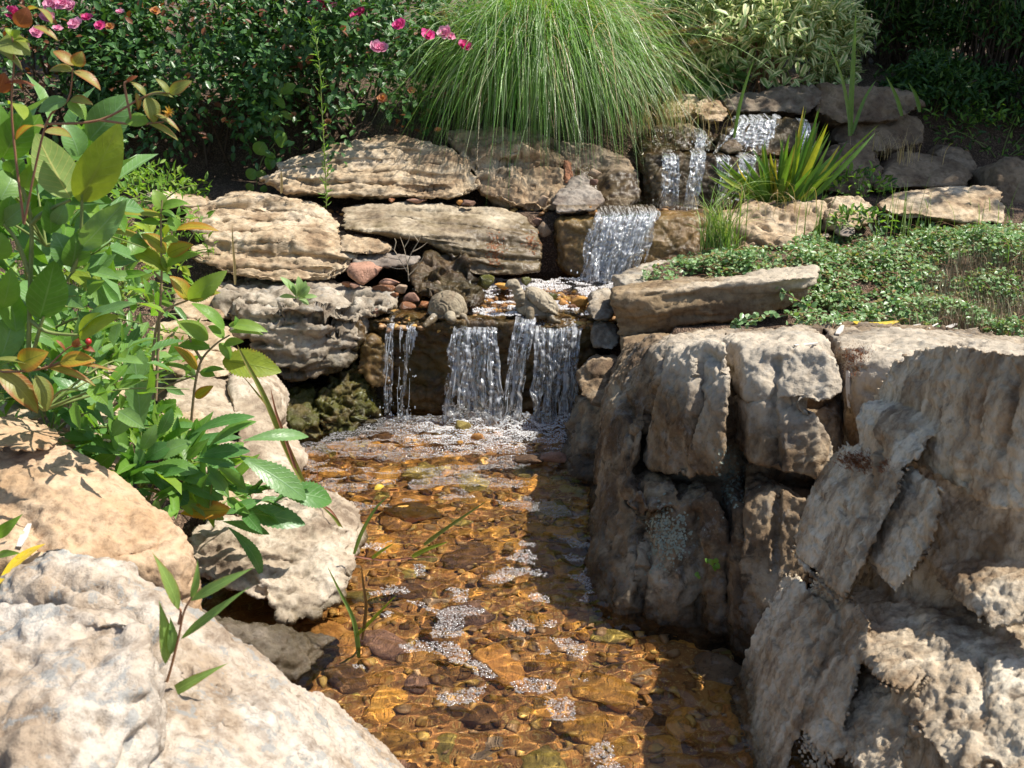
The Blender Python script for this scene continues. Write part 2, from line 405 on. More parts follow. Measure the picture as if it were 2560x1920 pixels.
# ================================================================ left bank, front to back
rock('boulder', 'big pale boulder in the lower left corner sloping down into the amber water', [
    dict(pts=PP([(110, 1340, 1.86), (164, 1342, 1.86), (246, 1380, 1.84), (328, 1416, 1.83), (443, 1482, 1.82), (530, 1535, 1.82), (615, 1602, 1.81), (713, 1692, 1.81), (820, 1790, 1.82), (900, 1847, 1.82), (1050, 1930, 1.83),
              (20, 1430, 1.8), (-80, 1500, 1.72), (150, 1960, 1.24), (600, 1960, 1.32), (820, 1960, 1.45), (1010, 2020, 1.6), (200, 1470, 1.69), (430, 1600, 1.63), (640, 1800, 1.56)]), base=-.15)],
    .005, M_PALE, sm=5, low=.018, lowf=3.5, pits=.005, pf=12, hi=.006, hif=40, fac=((22, .85, None, .008), (170, .55, None, .003)), cracks=[([(240, 1574), (320, 1580), (352, 1621)], .004, .012), ([(570, 1705), (594, 1748), (631, 1765)], .004, .014), ([(492, 1785), (529, 1806), (590, 1822)], .005, .014), ([(-40, 1512), (110, 1507), (230, 1511), (338, 1520), (372, 1565), (383, 1640)], .012, .045), ([(381, 1580), (388, 1660), (384, 1760), (378, 1870)], .012, .05), ([(440, 1640), (470, 1655), (480, 1690)], .006, .015), ([(700, 1840), (760, 1900)], .006, .015), ([(150, 1440), (240, 1470), (300, 1500)], .014, .03)])
rock('boulder', 'whitish stone block with dark hollows overlapping the big pale boulder at the photo corner', [
    dict(pts=PP([(-80, 1525, 1.53), (0, 1515, 1.52), (110, 1512, 1.52), (230, 1518, 1.51), (330, 1525, 1.48), (362, 1560, 1.45), (372, 1640, 1.40), (366, 1780, 1.31), (360, 1900, 1.25), (300, 2000, 1.16), (-80, 2000, 1.1)]), base=.05)],
    .0048, M_PALE, sm=4, low=.016, lowf=5, pits=.020, pf=8.5, hi=.006, hif=40, bed=(0, .3, 1), fac=((18, .8, None, .007), (150, .55, None, .003)))
rock('boulder', 'smooth orange tan boulder at the left edge behind the pale ones', [
    dict(pts=PP([(-80, 1062, 2.32), (20, 1058, 2.34), (82, 1080, 2.33), (180, 1106, 2.3), (246, 1143, 2.27), (295, 1172, 2.25), (348, 1208, 2.22), (393, 1231, 2.2), (432, 1268, 2.17), (472, 1322, 2.12), (476, 1378, 2.07),
              (440, 1408, 2.02), (300, 1412, 1.97), (150, 1400, 1.93), (-80, 1400, 1.9), (150, 1240, 2.08), (330, 1310, 2.06)]), base=.1)],
    .0055, M_ORANGE, sm=5, low=.014, lowf=4, hi=.005, hif=34, pits=.006, pf=12, fac=((16, .7, None, .004), (110, .4, None, .002)), cracks=[([(198, 1172), (221, 1190), (254, 1190)], .004, .012), ([(60, 1290), (90, 1330), (100, 1390)], .02, .03), ([(300, 1390), (380, 1370), (440, 1330)], .008, .015)])
rock('stone', 'flat stone lying against the left edge on top of the orange boulder', [
    dict(pts=PP([(-60, 1050, 2.3), (25, 1052, 2.32), (90, 1078, 2.3), (138, 1098, 2.28), (120, 1128, 2.2), (60, 1132, 2.17), (-60, 1118, 2.16)]), back=.08)],
    .006, M_ORANGE, sm=5, low=.006, hi=.004)
rock('boulder', 'rugged cream bank stone overhanging the water under the leafy rosette', [
    dict(pts=PP([(600, 1240, 2.75), (700, 1250, 2.75), (799, 1287, 2.66), (850, 1320, 2.62), (881, 1359, 2.56), (886, 1440, 2.47), (840, 1512, 2.42), (760, 1525, 2.38), (640, 1500, 2.36), (560, 1340, 2.5), (475, 1330, 2.52), (475, 1440, 2.38)]), back=.3),
    dict(pts=PP([(640, 1440, 2.4), (850, 1450, 2.45), (800, 1545, 2.36), (700, 1550, 2.32)]), back=.25)],
    .0055, M_BANK, sm=3, low=.02, lowf=6, strata=.014, sf=16, pits=.010, pf=14, hi=.007, fac=((40, .85, None, .012), (220, .5, None, .004)))
rock('stone', 'low grey wet ledge stone sunk in the water below the rugged cream bank stone', [
    dict(pts=PP([(470, 1525, 2.24), (640, 1550, 2.30), (790, 1585, 2.32), (832, 1590, 2.31), (852, 1592, 2.33), (810, 1640, 2.25), (758, 1690, 2.16), (690, 1695, 2.15), (600, 1640, 2.15), (480, 1580, 2.1)]), base=-.15)],
    .006, rock_mat('grey wet ledge stone', (.24, .20, .155), (.16, .13, .095), (.085, .065, .045), st=.6, wet_z=.10, wet_w=.10, wet_dark=.55, moss=.4, moss_c=(.06, .055, .015), bump=.8), sm=3, low=.012, lowf=7, pits=.01, pf=14, hi=.007, fac=((24, .8, None, .01), (100, .5, None, .003)))
for i, (lab, pts, Y, bk) in enumerate([
    ('pale weathered stone at the water edge right of the serrated rosette', [(545, 1110, 3.0), (594, 1098, 3.1), (650, 1100, 3.1), (705, 1115, 3.1), (738, 1165, 3.0), (725, 1225, 2.9), (640, 1230, 2.85), (545, 1190, 2.9)], 3, .25),
    ('upright cream stone whose rough face meets the pool beside the reed blades', [(574, 918, 3.35), (600, 915, 3.35), (650, 945, 3.35), (697, 992, 3.32), (706, 1030, 3.28), (690, 1070, 3.2), (660, 1120, 3.15), (600, 1120, 3.05), (575, 1020, 3.15)], 3, .2),
    ('broad pale boulder in the middle of the left bank behind the yellowing shoot', [(430, 960, 3.2), (480, 935, 3.3), (540, 925, 3.35), (580, 945, 3.35), (610, 1020, 3.2), (600, 1080, 3.1), (540, 1105, 3.0), (430, 1080, 2.95), (390, 1010, 3.05)], 3, .25),
    ('small flat slab lying on the broad pale bank boulder', [(500, 912, 3.32), (560, 905, 3.36), (580, 922, 3.34), (575, 945, 3.3), (520, 950, 3.27), (495, 935, 3.28)], 3, .12),
    ('cream slab under the ribbed yellow leaves on the left bank', [(380, 812, 3.75), (470, 800, 3.8), (560, 822, 3.75), (590, 850, 3.65), (560, 880, 3.55), (420, 880, 3.5), (360, 850, 3.6)], 3, .25),
    ('tan slab below the cream slab on the left bank', [(370, 880, 3.5), (480, 878, 3.5), (560, 890, 3.5), (560, 930, 3.38), (450, 940, 3.3), (360, 920, 3.35)], 3, .25),
    ('pale rounded stone left of the grey pitted overhang', [(430, 730, 4.0), (490, 715, 4.05), (540, 720, 4.05), (560, 765, 3.95), (555, 800, 3.85), (490, 805, 3.8), (430, 780, 3.85)], 3, .25),
    ('pale stone half hidden by the upright blue green leaf', [(120, 955, 3.0), (200, 930, 3.1), (290, 925, 3.1), (320, 970, 3.0), (280, 1010, 2.9), (160, 1020, 2.85)], 3, .25),
    ('cream stone low among the leaves near the left edge', [(170, 1050, 2.75), (240, 1030, 2.8), (290, 1060, 2.75), (280, 1110, 2.65), (190, 1115, 2.6)], 3, .2),
    ('small pale stone wedged at the left edge under the olive leaves', [(-20, 960, 2.75), (40, 965, 2.8), (110, 1000, 2.75), (130, 1040, 2.65), (60, 1060, 2.6), (-20, 1040, 2.6)], 3, .2),
    ('pinkish stone showing between the seed spikes on the left', [(180, 650, 4.2), (240, 640, 4.3), (270, 680, 4.2), (255, 720, 4.1), (190, 725, 4.05)], 3, .2),
    ('cream stone at the mulch edge behind the seed spikes', [(365, 485, 4.75), (430, 482, 4.8), (505, 492, 4.75), (510, 515, 4.65), (380, 520, 4.6)], 3, .2),
    ('pale pebbly stone in the gap below the rosette leaves', [(500, 1225, 2.7), (560, 1215, 2.75), (610, 1235, 2.7), (600, 1290, 2.6), (520, 1290, 2.58)], 3, .15),
    ('low bank stone behind the rosette right of its tall leaf', [(380, 1040, 2.95), (450, 1030, 3.0), (500, 1060, 2.95), (490, 1110, 2.85), (400, 1115, 2.8)], 3, .2)]):
    rock('stone', lab, [dict(pts=PP(pts), back=bk), dict(pts=[p + Vector((0, .02, -.12)) for p in PP(pts)], back=bk * .7)], .009, (M_BANK if i in (0, 1, 2) else M_CREAM), sm=3, low=.012, lowf=8, strata=.006, sf=24, hi=.006, fac=((16, .75, None, .008), (80, .4, None, .003)))

# ---- pitted overhang beside the lower fall
rock('boulder', 'grey pitted boulder overhanging the mossy stones left of the lower waterfall', [
    dict(pts=PP([(549, 706, 4.18), (630, 700, 4.2), (717, 704, 4.2), (833, 703, 4.2), (930, 722, 4.12), (985, 742, 4.08), (992, 772, 4.0), (915, 796, 3.92), (760, 800, 3.7), (560, 785, 3.85), (650, 830, 3.68)]), back=.1),
    dict(pts=PP([(600, 760, 3.85), (720, 770, 3.7), (820, 780, 3.72), (900, 800, 3.86), (915, 860, 3.84), (880, 900, 3.8), (800, 945, 3.72), (720, 955, 3.68), (640, 900, 3.68), (585, 830, 3.75)]), back=.3)],
    .0075, M_PITTED, sm=4, low=.02, lowf=6, strata=.02, sf=17, pits=.05, pf=9, hi=.009, hif=38, fac=((60, .6, None, .014), (300, .4, None, .005)), cracks=[([(560, 760), (700, 752), (850, 770), (960, 760)], .009, .035), ([(600, 800), (750, 790), (880, 812)], .009, .035)])
rock('stone', 'glossy rounded stone in the corner where the left bank meets the pool', [
    dict(pts=PP([(703, 985, 3.72), (740, 972, 3.78), (785, 972, 3.8), (806, 1000, 3.76), (800, 1050, 3.66), (730, 1065, 3.6), (700, 1030, 3.64)]), back=.2, base=-.15)],
    .006, M_MOSSY, sm=4, low=.012, lowf=12, pits=.02, pf=16, hi=.006, blk=.01, bf=18)
rock('stone', 'bright green mossy wet stone between the pitted boulder and the pool', [
    dict(pts=PP([(795, 975, 3.78), (850, 930, 3.86), (885, 905, 3.88), (915, 960, 3.86), (950, 1015, 3.84), (955, 1038, 3.82), (880, 1060, 3.7), (800, 1055, 3.66)]), back=.2, base=-.15)],
    .006, M_MOSSY, sm=4, low=.02, lowf=14, pits=.03, pf=18, hi=.008, blk=.012, bf=18)
rock('stone', 'brown wedge shaped wet stone leaning at the left side of the lower waterfall', [
    dict(pts=PP([(908, 850, 3.86), (930, 838, 3.88), (960, 862, 3.88), (985, 915, 3.86), (975, 960, 3.84), (930, 975, 3.82), (890, 925, 3.84)]), back=.15)],
    .006, M_LEDGE, sm=4, low=.01, lowf=9, hi=.005, blk=.008, bf=14)
rock('stone', 'small mossy knob tucked under the grey pitted boulder', [
    dict(pts=PP([(850, 800, 3.86), (900, 800, 3.88), (912, 840, 3.86), (890, 880, 3.82), (855, 880, 3.8), (840, 840, 3.82)]), back=.15)],
    .006, M_DARKWET, sm=3, low=.014, lowf=14, hi=.006)

# ---- terrace stones on the left
rock('boulder', 'large layered cream boulder with horizontal ledges behind the small pale rosette', [
    dict(pts=PP([(440, 560, 4.45), (459, 520, 4.62), (566, 477, 4.8), (640, 478, 4.8), (697, 484, 4.78), (779, 510, 4.7), (824, 531, 4.62), (852, 562, 4.5), (835, 600, 4.35), (700, 600, 4.25), (520, 600, 4.25)]), back=.25),
    dict(pts=PP([(560, 590, 4.3), (780, 570, 4.35), (850, 590, 4.4), (884, 620, 4.32), (886, 640, 4.28), (870, 675, 4.2), (820, 700, 4.14), (700, 706, 4.1), (600, 692, 4.1), (500, 660, 4.14), (470, 620, 4.22)]), back=.35)],
    .0075, M_CREAM, sm=4, low=.018, lowf=4, strata=.022, sf=21, pits=.010, pf=14, hi=.006, bed=(.05, .12, 1), fac=((40, .6, (1, 0, 0), .012),),
    cracks=[([(470, 590), (600, 575), (760, 580), (850, 600)], .007, .028), ([(500, 640), (620, 632), (760, 640), (870, 650)], .007, .028), ([(480, 560), (600, 545), (740, 548)], .006, .022), ([(540, 520), (700, 520), (800, 540)], .006, .02), ([(560, 670), (700, 668), (830, 672)], .007, .025)])
rock('boulder', 'long cream slab with a wet mossy front edge left of the middle waterfall', [
    dict(pts=PP([(850, 517, 4.72), (993, 503, 4.78), (1137, 514, 4.76), (1240, 524, 4.72), (1313, 541, 4.66), (1345, 572, 4.58), (1361, 607, 4.5), (1346, 640, 4.42), (1200, 625, 4.36), (1050, 588, 4.36), (850, 572, 4.4)]), back=.12),
    dict(pts=PP([(1040, 560, 4.45), (1330, 580, 4.5), (1362, 612, 4.47), (1346, 668, 4.38), (1250, 664, 4.34), (1160, 660, 4.33), (1060, 600, 4.38)]), back=.25),
    dict(pts=PP([(1170, 655, 4.36), (1340, 655, 4.42), (1345, 675, 4.36), (1290, 690, 4.33), (1190, 692, 4.32), (1165, 678, 4.33)]), back=.25)],
    .0075, M_WETTAN, sm=4, low=.012, lowf=4, strata=.013, sf=18, hi=.005, bed=(.10, .10, 1), fac=((40, .6, (1, 0, 0), .008),),
    cracks=[([(870, 548), (1000, 545), (1150, 560), (1300, 585)], .006, .022), ([(1060, 590), (1200, 600), (1340, 618)], .006, .022), ([(1100, 632), (1250, 640), (1345, 648)], .007, .025), ([(900, 530), (1050, 525), (1200, 535)], .005, .016)])
rock('boulder', 'whitish layered slab leaning below the rose bush on the upper terrace', [
    dict(pts=PP([(683, 405, 5.0), (760, 400, 5.05), (850, 385, 5.08), (915, 342, 5.16), (993, 342, 5.18), (1096, 355, 5.14), (1135, 370, 5.08), (1176, 412, 4.98), (1208, 468, 4.84), (1140, 480, 4.76), (980, 452, 4.78), (850, 440, 4.82), (690, 436, 4.9)]), back=.1),
    dict(pts=PP([(690, 425, 4.92), (850, 430, 4.85), (1100, 440, 4.82), (1206, 466, 4.84), (1140, 497, 4.74), (975, 493, 4.72), (850, 488, 4.74), (720, 484, 4.78), (640, 445, 4.9)]), back=.25)],
    .0075, M_CREAM, sm=4, low=.014, lowf=5, strata=.021, sf=24, pits=.006, hi=.006, bed=(-.18, .1, 1), fac=((44, .6, (1, 0, -.2), .014), (200, .4, (1, 0, 0), .004)),
    cracks=[([(700, 420), (820, 405), (900, 395), (1000, 400), (1100, 410)], .007, .025), ([(850, 430), (1000, 425), (1150, 440)], .007, .028), ([(900, 370), (1000, 372), (1090, 385)], .006, .022), ([(700, 445), (850, 455), (1000, 462), (1120, 465)], .007, .028)])
rock('boulder', 'rough rounded tan block under the ornamental grass', [
    dict(pts=PP([(1112, 330, 5.22), (1160, 322, 5.26), (1219, 322, 5.27), (1334, 326, 5.24), (1391, 350, 5.16), (1425, 390, 5.06), (1430, 470, 4.86), (1390, 520, 4.76), (1358, 527, 4.74), (1280, 512, 4.76), (1206, 484, 4.82), (1180, 400, 5.0), (1300, 380, 5.0)]), back=.3)],
    .0075, M_ROUGH, sm=4, low=.03, lowf=6, pits=.03, pf=10, hi=.008, fac=((40, .75, None, .022), (240, .5, None, .007)), cracks=[([(1150, 350), (1250, 345), (1380, 365)], .008, .03), ([(1180, 410), (1300, 400), (1420, 420)], .008, .03), ([(1230, 470), (1330, 460)], .007, .025), ([(1300, 345), (1310, 420), (1290, 500)], .007, .025)])
rock('boulder', 'brown dark-cornered block at the left side of the upper waterfall', [
    dict(pts=PP([(1391, 355, 5.2), (1489, 368, 5.16), (1567, 392, 5.06), (1604, 430, 4.97), (1607, 500, 4.84), (1560, 522, 4.8), (1500, 515, 4.8), (1420, 470, 4.9)]), back=.3)],
    .008, rock_mat('brown damp block', (.38, .30, .21), (.28, .21, .14), (.16, .11, .07), st=.6, wet_z=.76, wet_w=.1, wet_dark=.3), sm=4, low=.018, lowf=7, hi=.007, fac=((30, .8, None, .025), (160, .5, None, .006)))
for lab, pts, mat, bl in [
    ('flat topped grey stone lying in front of the brown block', [(1379, 505, 4.62), (1398, 476, 4.72), (1440, 466, 4.76), (1485, 466, 4.74), (1512, 500, 4.66), (1490, 526, 4.58), (1395, 532, 4.56)], M_GREY, .008),
    ('small grey stone stacked above the flat grey one', [(1412, 470, 4.78), (1428, 445, 4.84), (1462, 433, 4.86), (1478, 450, 4.82), (1474, 474, 4.76), (1430, 478, 4.74)], M_GREY, .008),
    ('upright brick red stone sliver leaning on the tan block', [(1411, 398, 4.98), (1424, 404, 4.98), (1436, 440, 4.9), (1428, 460, 4.86), (1412, 456, 4.86)], rock_mat('red stone', (.42, .20, .11), (.36, .16, .085), (.28, .12, .06), st=.2), .003),
    ('pale cream stone below the long slab beside the round pinkish cobble', [(850, 590, 4.36), (890, 588, 4.38), (950, 602, 4.36), (975, 620, 4.32), (950, 634, 4.27), (880, 634, 4.25), (850, 628, 4.27)], M_CREAM, .006),
    ('thin grey slab under the long slab above the dry twig', [(880, 640, 4.3), (980, 634, 4.33), (1050, 640, 4.32), (1040, 662, 4.25), (950, 668, 4.22), (885, 664, 4.23)], M_GREY, .006),
    ('dark wet rugged stone between the dry twig and the left turtle', [(1026, 668, 4.22), (1060, 640, 4.28), (1110, 632, 4.3), (1140, 640, 4.3), (1180, 680, 4.22), (1190, 715, 4.14), (1210, 760, 4.05), (1160, 772, 4.0), (1080, 745, 4.06), (1035, 730, 4.1)], M_DARKWET, .045),
    ('grey knobbly stone between the turtle pool and the right slab', [(1478, 735, 3.98), (1500, 724, 4.02), (1528, 726, 4.02), (1534, 780, 3.9), (1520, 800, 3.84), (1480, 800, 3.84), (1472, 770, 3.9)], M_PITTED, .01),
    ('lumpy cream stone stacked under the grey knobbly one', [(1478, 815, 3.86), (1510, 806, 3.9), (1545, 825, 3.86), (1550, 860, 3.78), (1530, 876, 3.74), (1485, 868, 3.76)], M_PITTED, .014)]:
    rock('stone', lab, [dict(pts=PP(pts), back=.16)], .006, mat, sm=3, low=.008 + bl * .4, lowf=9, hi=.006, pits=bl * .6, pf=15, fac=((18, .8, None, bl), (80, .4, None, .003)))

# ================================================================ waterfall ledges
rock('ledge', 'broad dark wet ledge the lower waterfall runs over with two turtle statues on top', [
    dict(pts=PP([(900, 800, 3.98), (932, 797, 3.93), (1010, 800, 3.9), (1150, 806, 3.88), (1300, 806, 3.88), (1480, 812, 3.9), (1500, 830, 3.9), (1500, 1050, 3.94), (1380, 1060, 3.93), (1100, 1062, 3.93), (930, 1060, 3.96)]), back=.42, shrink=1.0),
    PP([(930, 770, 4.2), (1480, 770, 4.2), (1480, 812, 3.9), (930, 800, 3.93), (1490, 1060, 3.96), (930, 1060, 3.96), (1490, 800, 4.2)])],
    .0075, M_LEDGE_DARK, sm=5, low=.02, lowf=6, hi=.007, pits=.012, fac=((36, .6, (0, 0, 1), .018), (160, .4, None, .006)))
rock('ledge', 'squarish tan ledge block under the middle waterfall', [
    dict(pts=PP([(1392, 552, 4.56), (1410, 541, 4.6), (1500, 536, 4.62), (1649, 530, 4.62), (1750, 528, 4.62), (1768, 545, 4.56), (1765, 640, 4.45), (1640, 700, 4.47), (1560, 715, 4.47), (1420, 690, 4.5), (1392, 660, 4.54)]), back=.22, shrink=1.0)],
    .0075, M_LEDGE, sm=5, low=.014, lowf=5, hi=.005, blk=.008, bf=7)
rock('ledge', 'black wet ledge under the upper waterfall behind the iris clump', [
    dict(pts=PP([(1606, 390, 4.96), (1660, 378, 4.98), (1780, 384, 4.98), (1900, 392, 4.98), (2000, 400, 4.98), (2000, 520, 4.9), (1780, 535, 4.84), (1640, 530, 4.86), (1606, 500, 4.9)]), back=.25, shrink=1.0)],
    .008, M_DARKWET, sm=4, low=.02, lowf=7, hi=.008, fac=((36, .75, (0, 0, 1), .03), (160, .5, None, .008)))
rock('ledge', 'rounded dark wet mound under the topmost small cascade', [
    dict(pts=PP([(1784, 372, 5.1), (1800, 336, 5.16), (1840, 306, 5.22), (1900, 294, 5.26), (1980, 298, 5.26), (2040, 308, 5.24), (2050, 370, 5.14), (1960, 392, 5.06), (1840, 392, 5.06)]), back=.3)],
    .008, M_DARKWET, sm=4, low=.016, lowf=8, blk=.014, bf=10, hi=.007)
rock('stone', 'dark round wet stone in front of the topmost cascade', [
    dict(pts=PP([(1800, 372, 5.0), (1812, 356, 5.03), (1836, 348, 5.05), (1856, 362, 5.03), (1856, 378, 4.99), (1820, 384, 4.98)]), back=.08)], .006, M_DARKWET, sm=4, low=.006, hi=.003)
rock('ledge', 'long grey brown slab lying across the head of the stream below the variegated shrub', [
    dict(pts=PP([(1806, 250, 5.42), (1835, 236, 5.5), (1880, 228, 5.52), (1947, 219, 5.54), (2040, 208, 5.56), (2060, 225, 5.52), (2050, 262, 5.42), (2020, 284, 5.36), (1900, 278, 5.36), (1816, 276, 5.36)]), back=.25)],
    .009, rock_mat('grey brown slab', (.27, .22, .165), (.19, .15, .105), (.11, .08, .055), st=.5), sm=4, low=.018, lowf=7, hi=.007, pits=.014)
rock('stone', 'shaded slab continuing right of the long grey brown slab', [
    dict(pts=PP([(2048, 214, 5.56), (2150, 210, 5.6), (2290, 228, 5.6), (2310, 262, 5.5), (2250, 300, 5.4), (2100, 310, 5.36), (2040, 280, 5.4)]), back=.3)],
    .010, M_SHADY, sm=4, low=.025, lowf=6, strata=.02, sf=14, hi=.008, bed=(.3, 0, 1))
rock('stone', 'cream knobbly stone at the left end of the long grey brown slab', [
    dict(pts=PP([(1734, 280, 5.32), (1745, 250, 5.4), (1775, 240, 5.44), (1806, 252, 5.42), (1826, 285, 5.34), (1806, 304, 5.28), (1760, 300, 5.28)]), back=.15)], .007, M_ROUGH, sm=3, low=.014, lowf=10, pits=.02, pf=14, hi=.006)
rock('boulder', 'pale flat stone poking out from the drooping grass blades', [
    dict(pts=PP([(1650, 262, 5.44), (1680, 238, 5.52), (1730, 238, 5.52), (1752, 258, 5.46), (1740, 290, 5.38), (1660, 300, 5.36)]), back=.2)], .008, M_CREAM, sm=4, low=.012, hi=.005)
rock('boulder', 'mossy brown rock at the left shoulder of the upper waterfall', [
    dict(pts=PP([(1590, 350, 5.16), (1640, 318, 5.26), (1700, 306, 5.3), (1770, 316, 5.28), (1792, 345, 5.2), (1780, 374, 5.1), (1660, 382, 5.06), (1600, 392, 5.04)]), back=.25)], .008,
    rock_mat('damp brown rock', (.26, .20, .12), (.18, .135, .08), (.10, .07, .04), st=.5, wet_z=.93, wet_w=.1, moss=.5), sm=3, low=.02, lowf=8, blk=.025, bf=11, hi=.008)

# ================================================================ right bank
rock('boulder', 'brown-faced stone with a pale top carrying the yellow green iris clump', [
    dict(pts=PP([(1780, 560, 4.5), (1816, 524, 4.58), (1900, 512, 4.64), (1990, 510, 4.66), (2066, 506, 4.66), (2072, 530, 4.58), (2040, 580, 4.48), (2000, 612, 4.42), (1850, 622, 4.4), (1790, 610, 4.42)]), back=.25)],
    .008, M_ROUGH, sm=4, low=.025, lowf=6, hi=.007, pits=.02, fac=((24, .8, None, .03), (140, .5, None, .008)))
rock('stone', 'brown lumpy stone between the iris stone and the white slab', [
    dict(pts=PP([(2066, 520, 4.6), (2090, 492, 4.68), (2140, 492, 4.68), (2186, 515, 4.62), (2190, 550, 4.54), (2140, 575, 4.48), (2076, 570, 4.5)]), back=.2)],
    .008, M_ROUGH, sm=4, low=.02, lowf=8, blk=.014, bf=9, hi=.006)
rock('boulder', 'white flat-topped slab on the right bank above the creeping ground cover', [
    dict(pts=PP([(2189, 510, 4.62), (2240, 486, 4.72), (2316, 474, 4.78), (2400, 468, 4.8), (2488, 462, 4.8), (2510, 480, 4.74), (2512, 560, 4.6), (2440, 560, 4.54), (2357, 545, 4.52), (2234, 538, 4.52)]), back=.12)],
    .009, M_CREAM, sm=4, low=.014, lowf=5, strata=.01, sf=18, hi=.006, pits=.01, fac=((24, .75, None, .012), (120, .4, None, .004)))
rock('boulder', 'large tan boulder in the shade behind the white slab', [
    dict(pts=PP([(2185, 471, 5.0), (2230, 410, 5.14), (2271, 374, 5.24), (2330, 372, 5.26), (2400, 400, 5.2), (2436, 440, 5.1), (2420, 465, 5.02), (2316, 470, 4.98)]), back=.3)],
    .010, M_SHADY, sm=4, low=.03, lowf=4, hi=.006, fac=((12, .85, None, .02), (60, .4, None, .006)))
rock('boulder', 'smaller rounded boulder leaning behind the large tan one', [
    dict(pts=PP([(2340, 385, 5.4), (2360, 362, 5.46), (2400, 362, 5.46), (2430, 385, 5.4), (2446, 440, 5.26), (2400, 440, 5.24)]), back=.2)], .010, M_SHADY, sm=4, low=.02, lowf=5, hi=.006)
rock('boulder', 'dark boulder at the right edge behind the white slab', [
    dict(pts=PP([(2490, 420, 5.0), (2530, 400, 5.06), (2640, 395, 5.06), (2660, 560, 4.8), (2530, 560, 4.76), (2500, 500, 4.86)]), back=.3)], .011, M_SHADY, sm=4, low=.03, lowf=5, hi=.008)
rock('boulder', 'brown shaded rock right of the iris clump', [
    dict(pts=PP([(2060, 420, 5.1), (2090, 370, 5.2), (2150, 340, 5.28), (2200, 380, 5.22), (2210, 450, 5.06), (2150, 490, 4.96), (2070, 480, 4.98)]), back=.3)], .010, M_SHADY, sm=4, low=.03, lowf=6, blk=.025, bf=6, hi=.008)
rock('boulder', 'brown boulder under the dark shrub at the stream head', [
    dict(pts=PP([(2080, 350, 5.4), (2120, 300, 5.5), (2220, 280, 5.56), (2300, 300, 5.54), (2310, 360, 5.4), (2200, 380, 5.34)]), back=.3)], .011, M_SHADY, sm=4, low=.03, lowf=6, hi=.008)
for i, (px, py, Y, w) in enumerate([(2116, 576, 4.42, 44), (2068, 588, 4.44, 16), (1700, 742, 3.55, 0)][:2]):
    pts = [P(px + a * w * .5, py + b * w * .36, Y + c * .05) for a, b, c in ((-1, .2, 0), (-.6, -.7, 1), (.2, -1, 1.2), (.9, -.5, 1), (1, .4, 0), (.3, 1, -1), (-.5, .9, -1))]
    rock('stone', ('rounded grey stone on the ground cover below the iris stone', 'small rust coloured pebble beside the rounded grey stone')[i], [dict(pts=pts, back=.06)], .004, (M_GREY, M_BROWN)[i], sm=4, low=.004, hi=.002)
rock('boulder', 'flat grey cream rock along the edge of the middle waterfall pool', [
    dict(pts=PP([(1536, 690, 4.25), (1600, 664, 4.4), (1700, 640, 4.5), (1790, 636, 4.5), (1830, 650, 4.42), (1800, 690, 4.2), (1700, 712, 4.05), (1560, 716, 4.1)]), back=.08, base=.35)],
    .0075, M_PITTED, sm=4, low=.014, lowf=7, strata=.012, sf=24, hi=.006, bed=(.1, .3, 1))
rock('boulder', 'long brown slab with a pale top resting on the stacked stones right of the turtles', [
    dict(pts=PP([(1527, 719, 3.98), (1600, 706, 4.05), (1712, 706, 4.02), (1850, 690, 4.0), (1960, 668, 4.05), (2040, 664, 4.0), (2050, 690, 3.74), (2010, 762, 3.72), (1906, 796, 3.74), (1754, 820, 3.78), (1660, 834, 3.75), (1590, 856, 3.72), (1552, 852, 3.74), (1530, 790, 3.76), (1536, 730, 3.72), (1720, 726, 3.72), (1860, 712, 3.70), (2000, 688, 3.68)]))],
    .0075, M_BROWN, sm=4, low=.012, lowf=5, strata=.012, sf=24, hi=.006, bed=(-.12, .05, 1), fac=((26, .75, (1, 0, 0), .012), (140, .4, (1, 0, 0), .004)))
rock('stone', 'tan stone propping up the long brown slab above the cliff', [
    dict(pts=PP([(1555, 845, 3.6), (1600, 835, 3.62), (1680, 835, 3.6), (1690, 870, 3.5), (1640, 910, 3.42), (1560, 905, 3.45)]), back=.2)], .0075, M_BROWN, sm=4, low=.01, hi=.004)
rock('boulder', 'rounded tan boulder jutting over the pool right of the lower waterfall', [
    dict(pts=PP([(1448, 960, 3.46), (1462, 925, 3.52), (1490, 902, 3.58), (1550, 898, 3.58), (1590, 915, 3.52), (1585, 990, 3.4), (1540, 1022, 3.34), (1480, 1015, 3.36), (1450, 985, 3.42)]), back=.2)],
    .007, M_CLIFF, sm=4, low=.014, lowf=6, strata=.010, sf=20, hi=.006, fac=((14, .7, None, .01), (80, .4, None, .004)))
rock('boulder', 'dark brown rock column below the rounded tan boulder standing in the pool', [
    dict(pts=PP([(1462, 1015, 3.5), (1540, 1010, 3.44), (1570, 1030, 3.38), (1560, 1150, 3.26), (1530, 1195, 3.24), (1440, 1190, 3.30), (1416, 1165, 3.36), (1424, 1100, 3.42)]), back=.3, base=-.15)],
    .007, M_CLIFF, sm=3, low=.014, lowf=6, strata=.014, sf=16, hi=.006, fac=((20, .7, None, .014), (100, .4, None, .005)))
H = lambda L, **k: dict(pts=PP(L), **k)
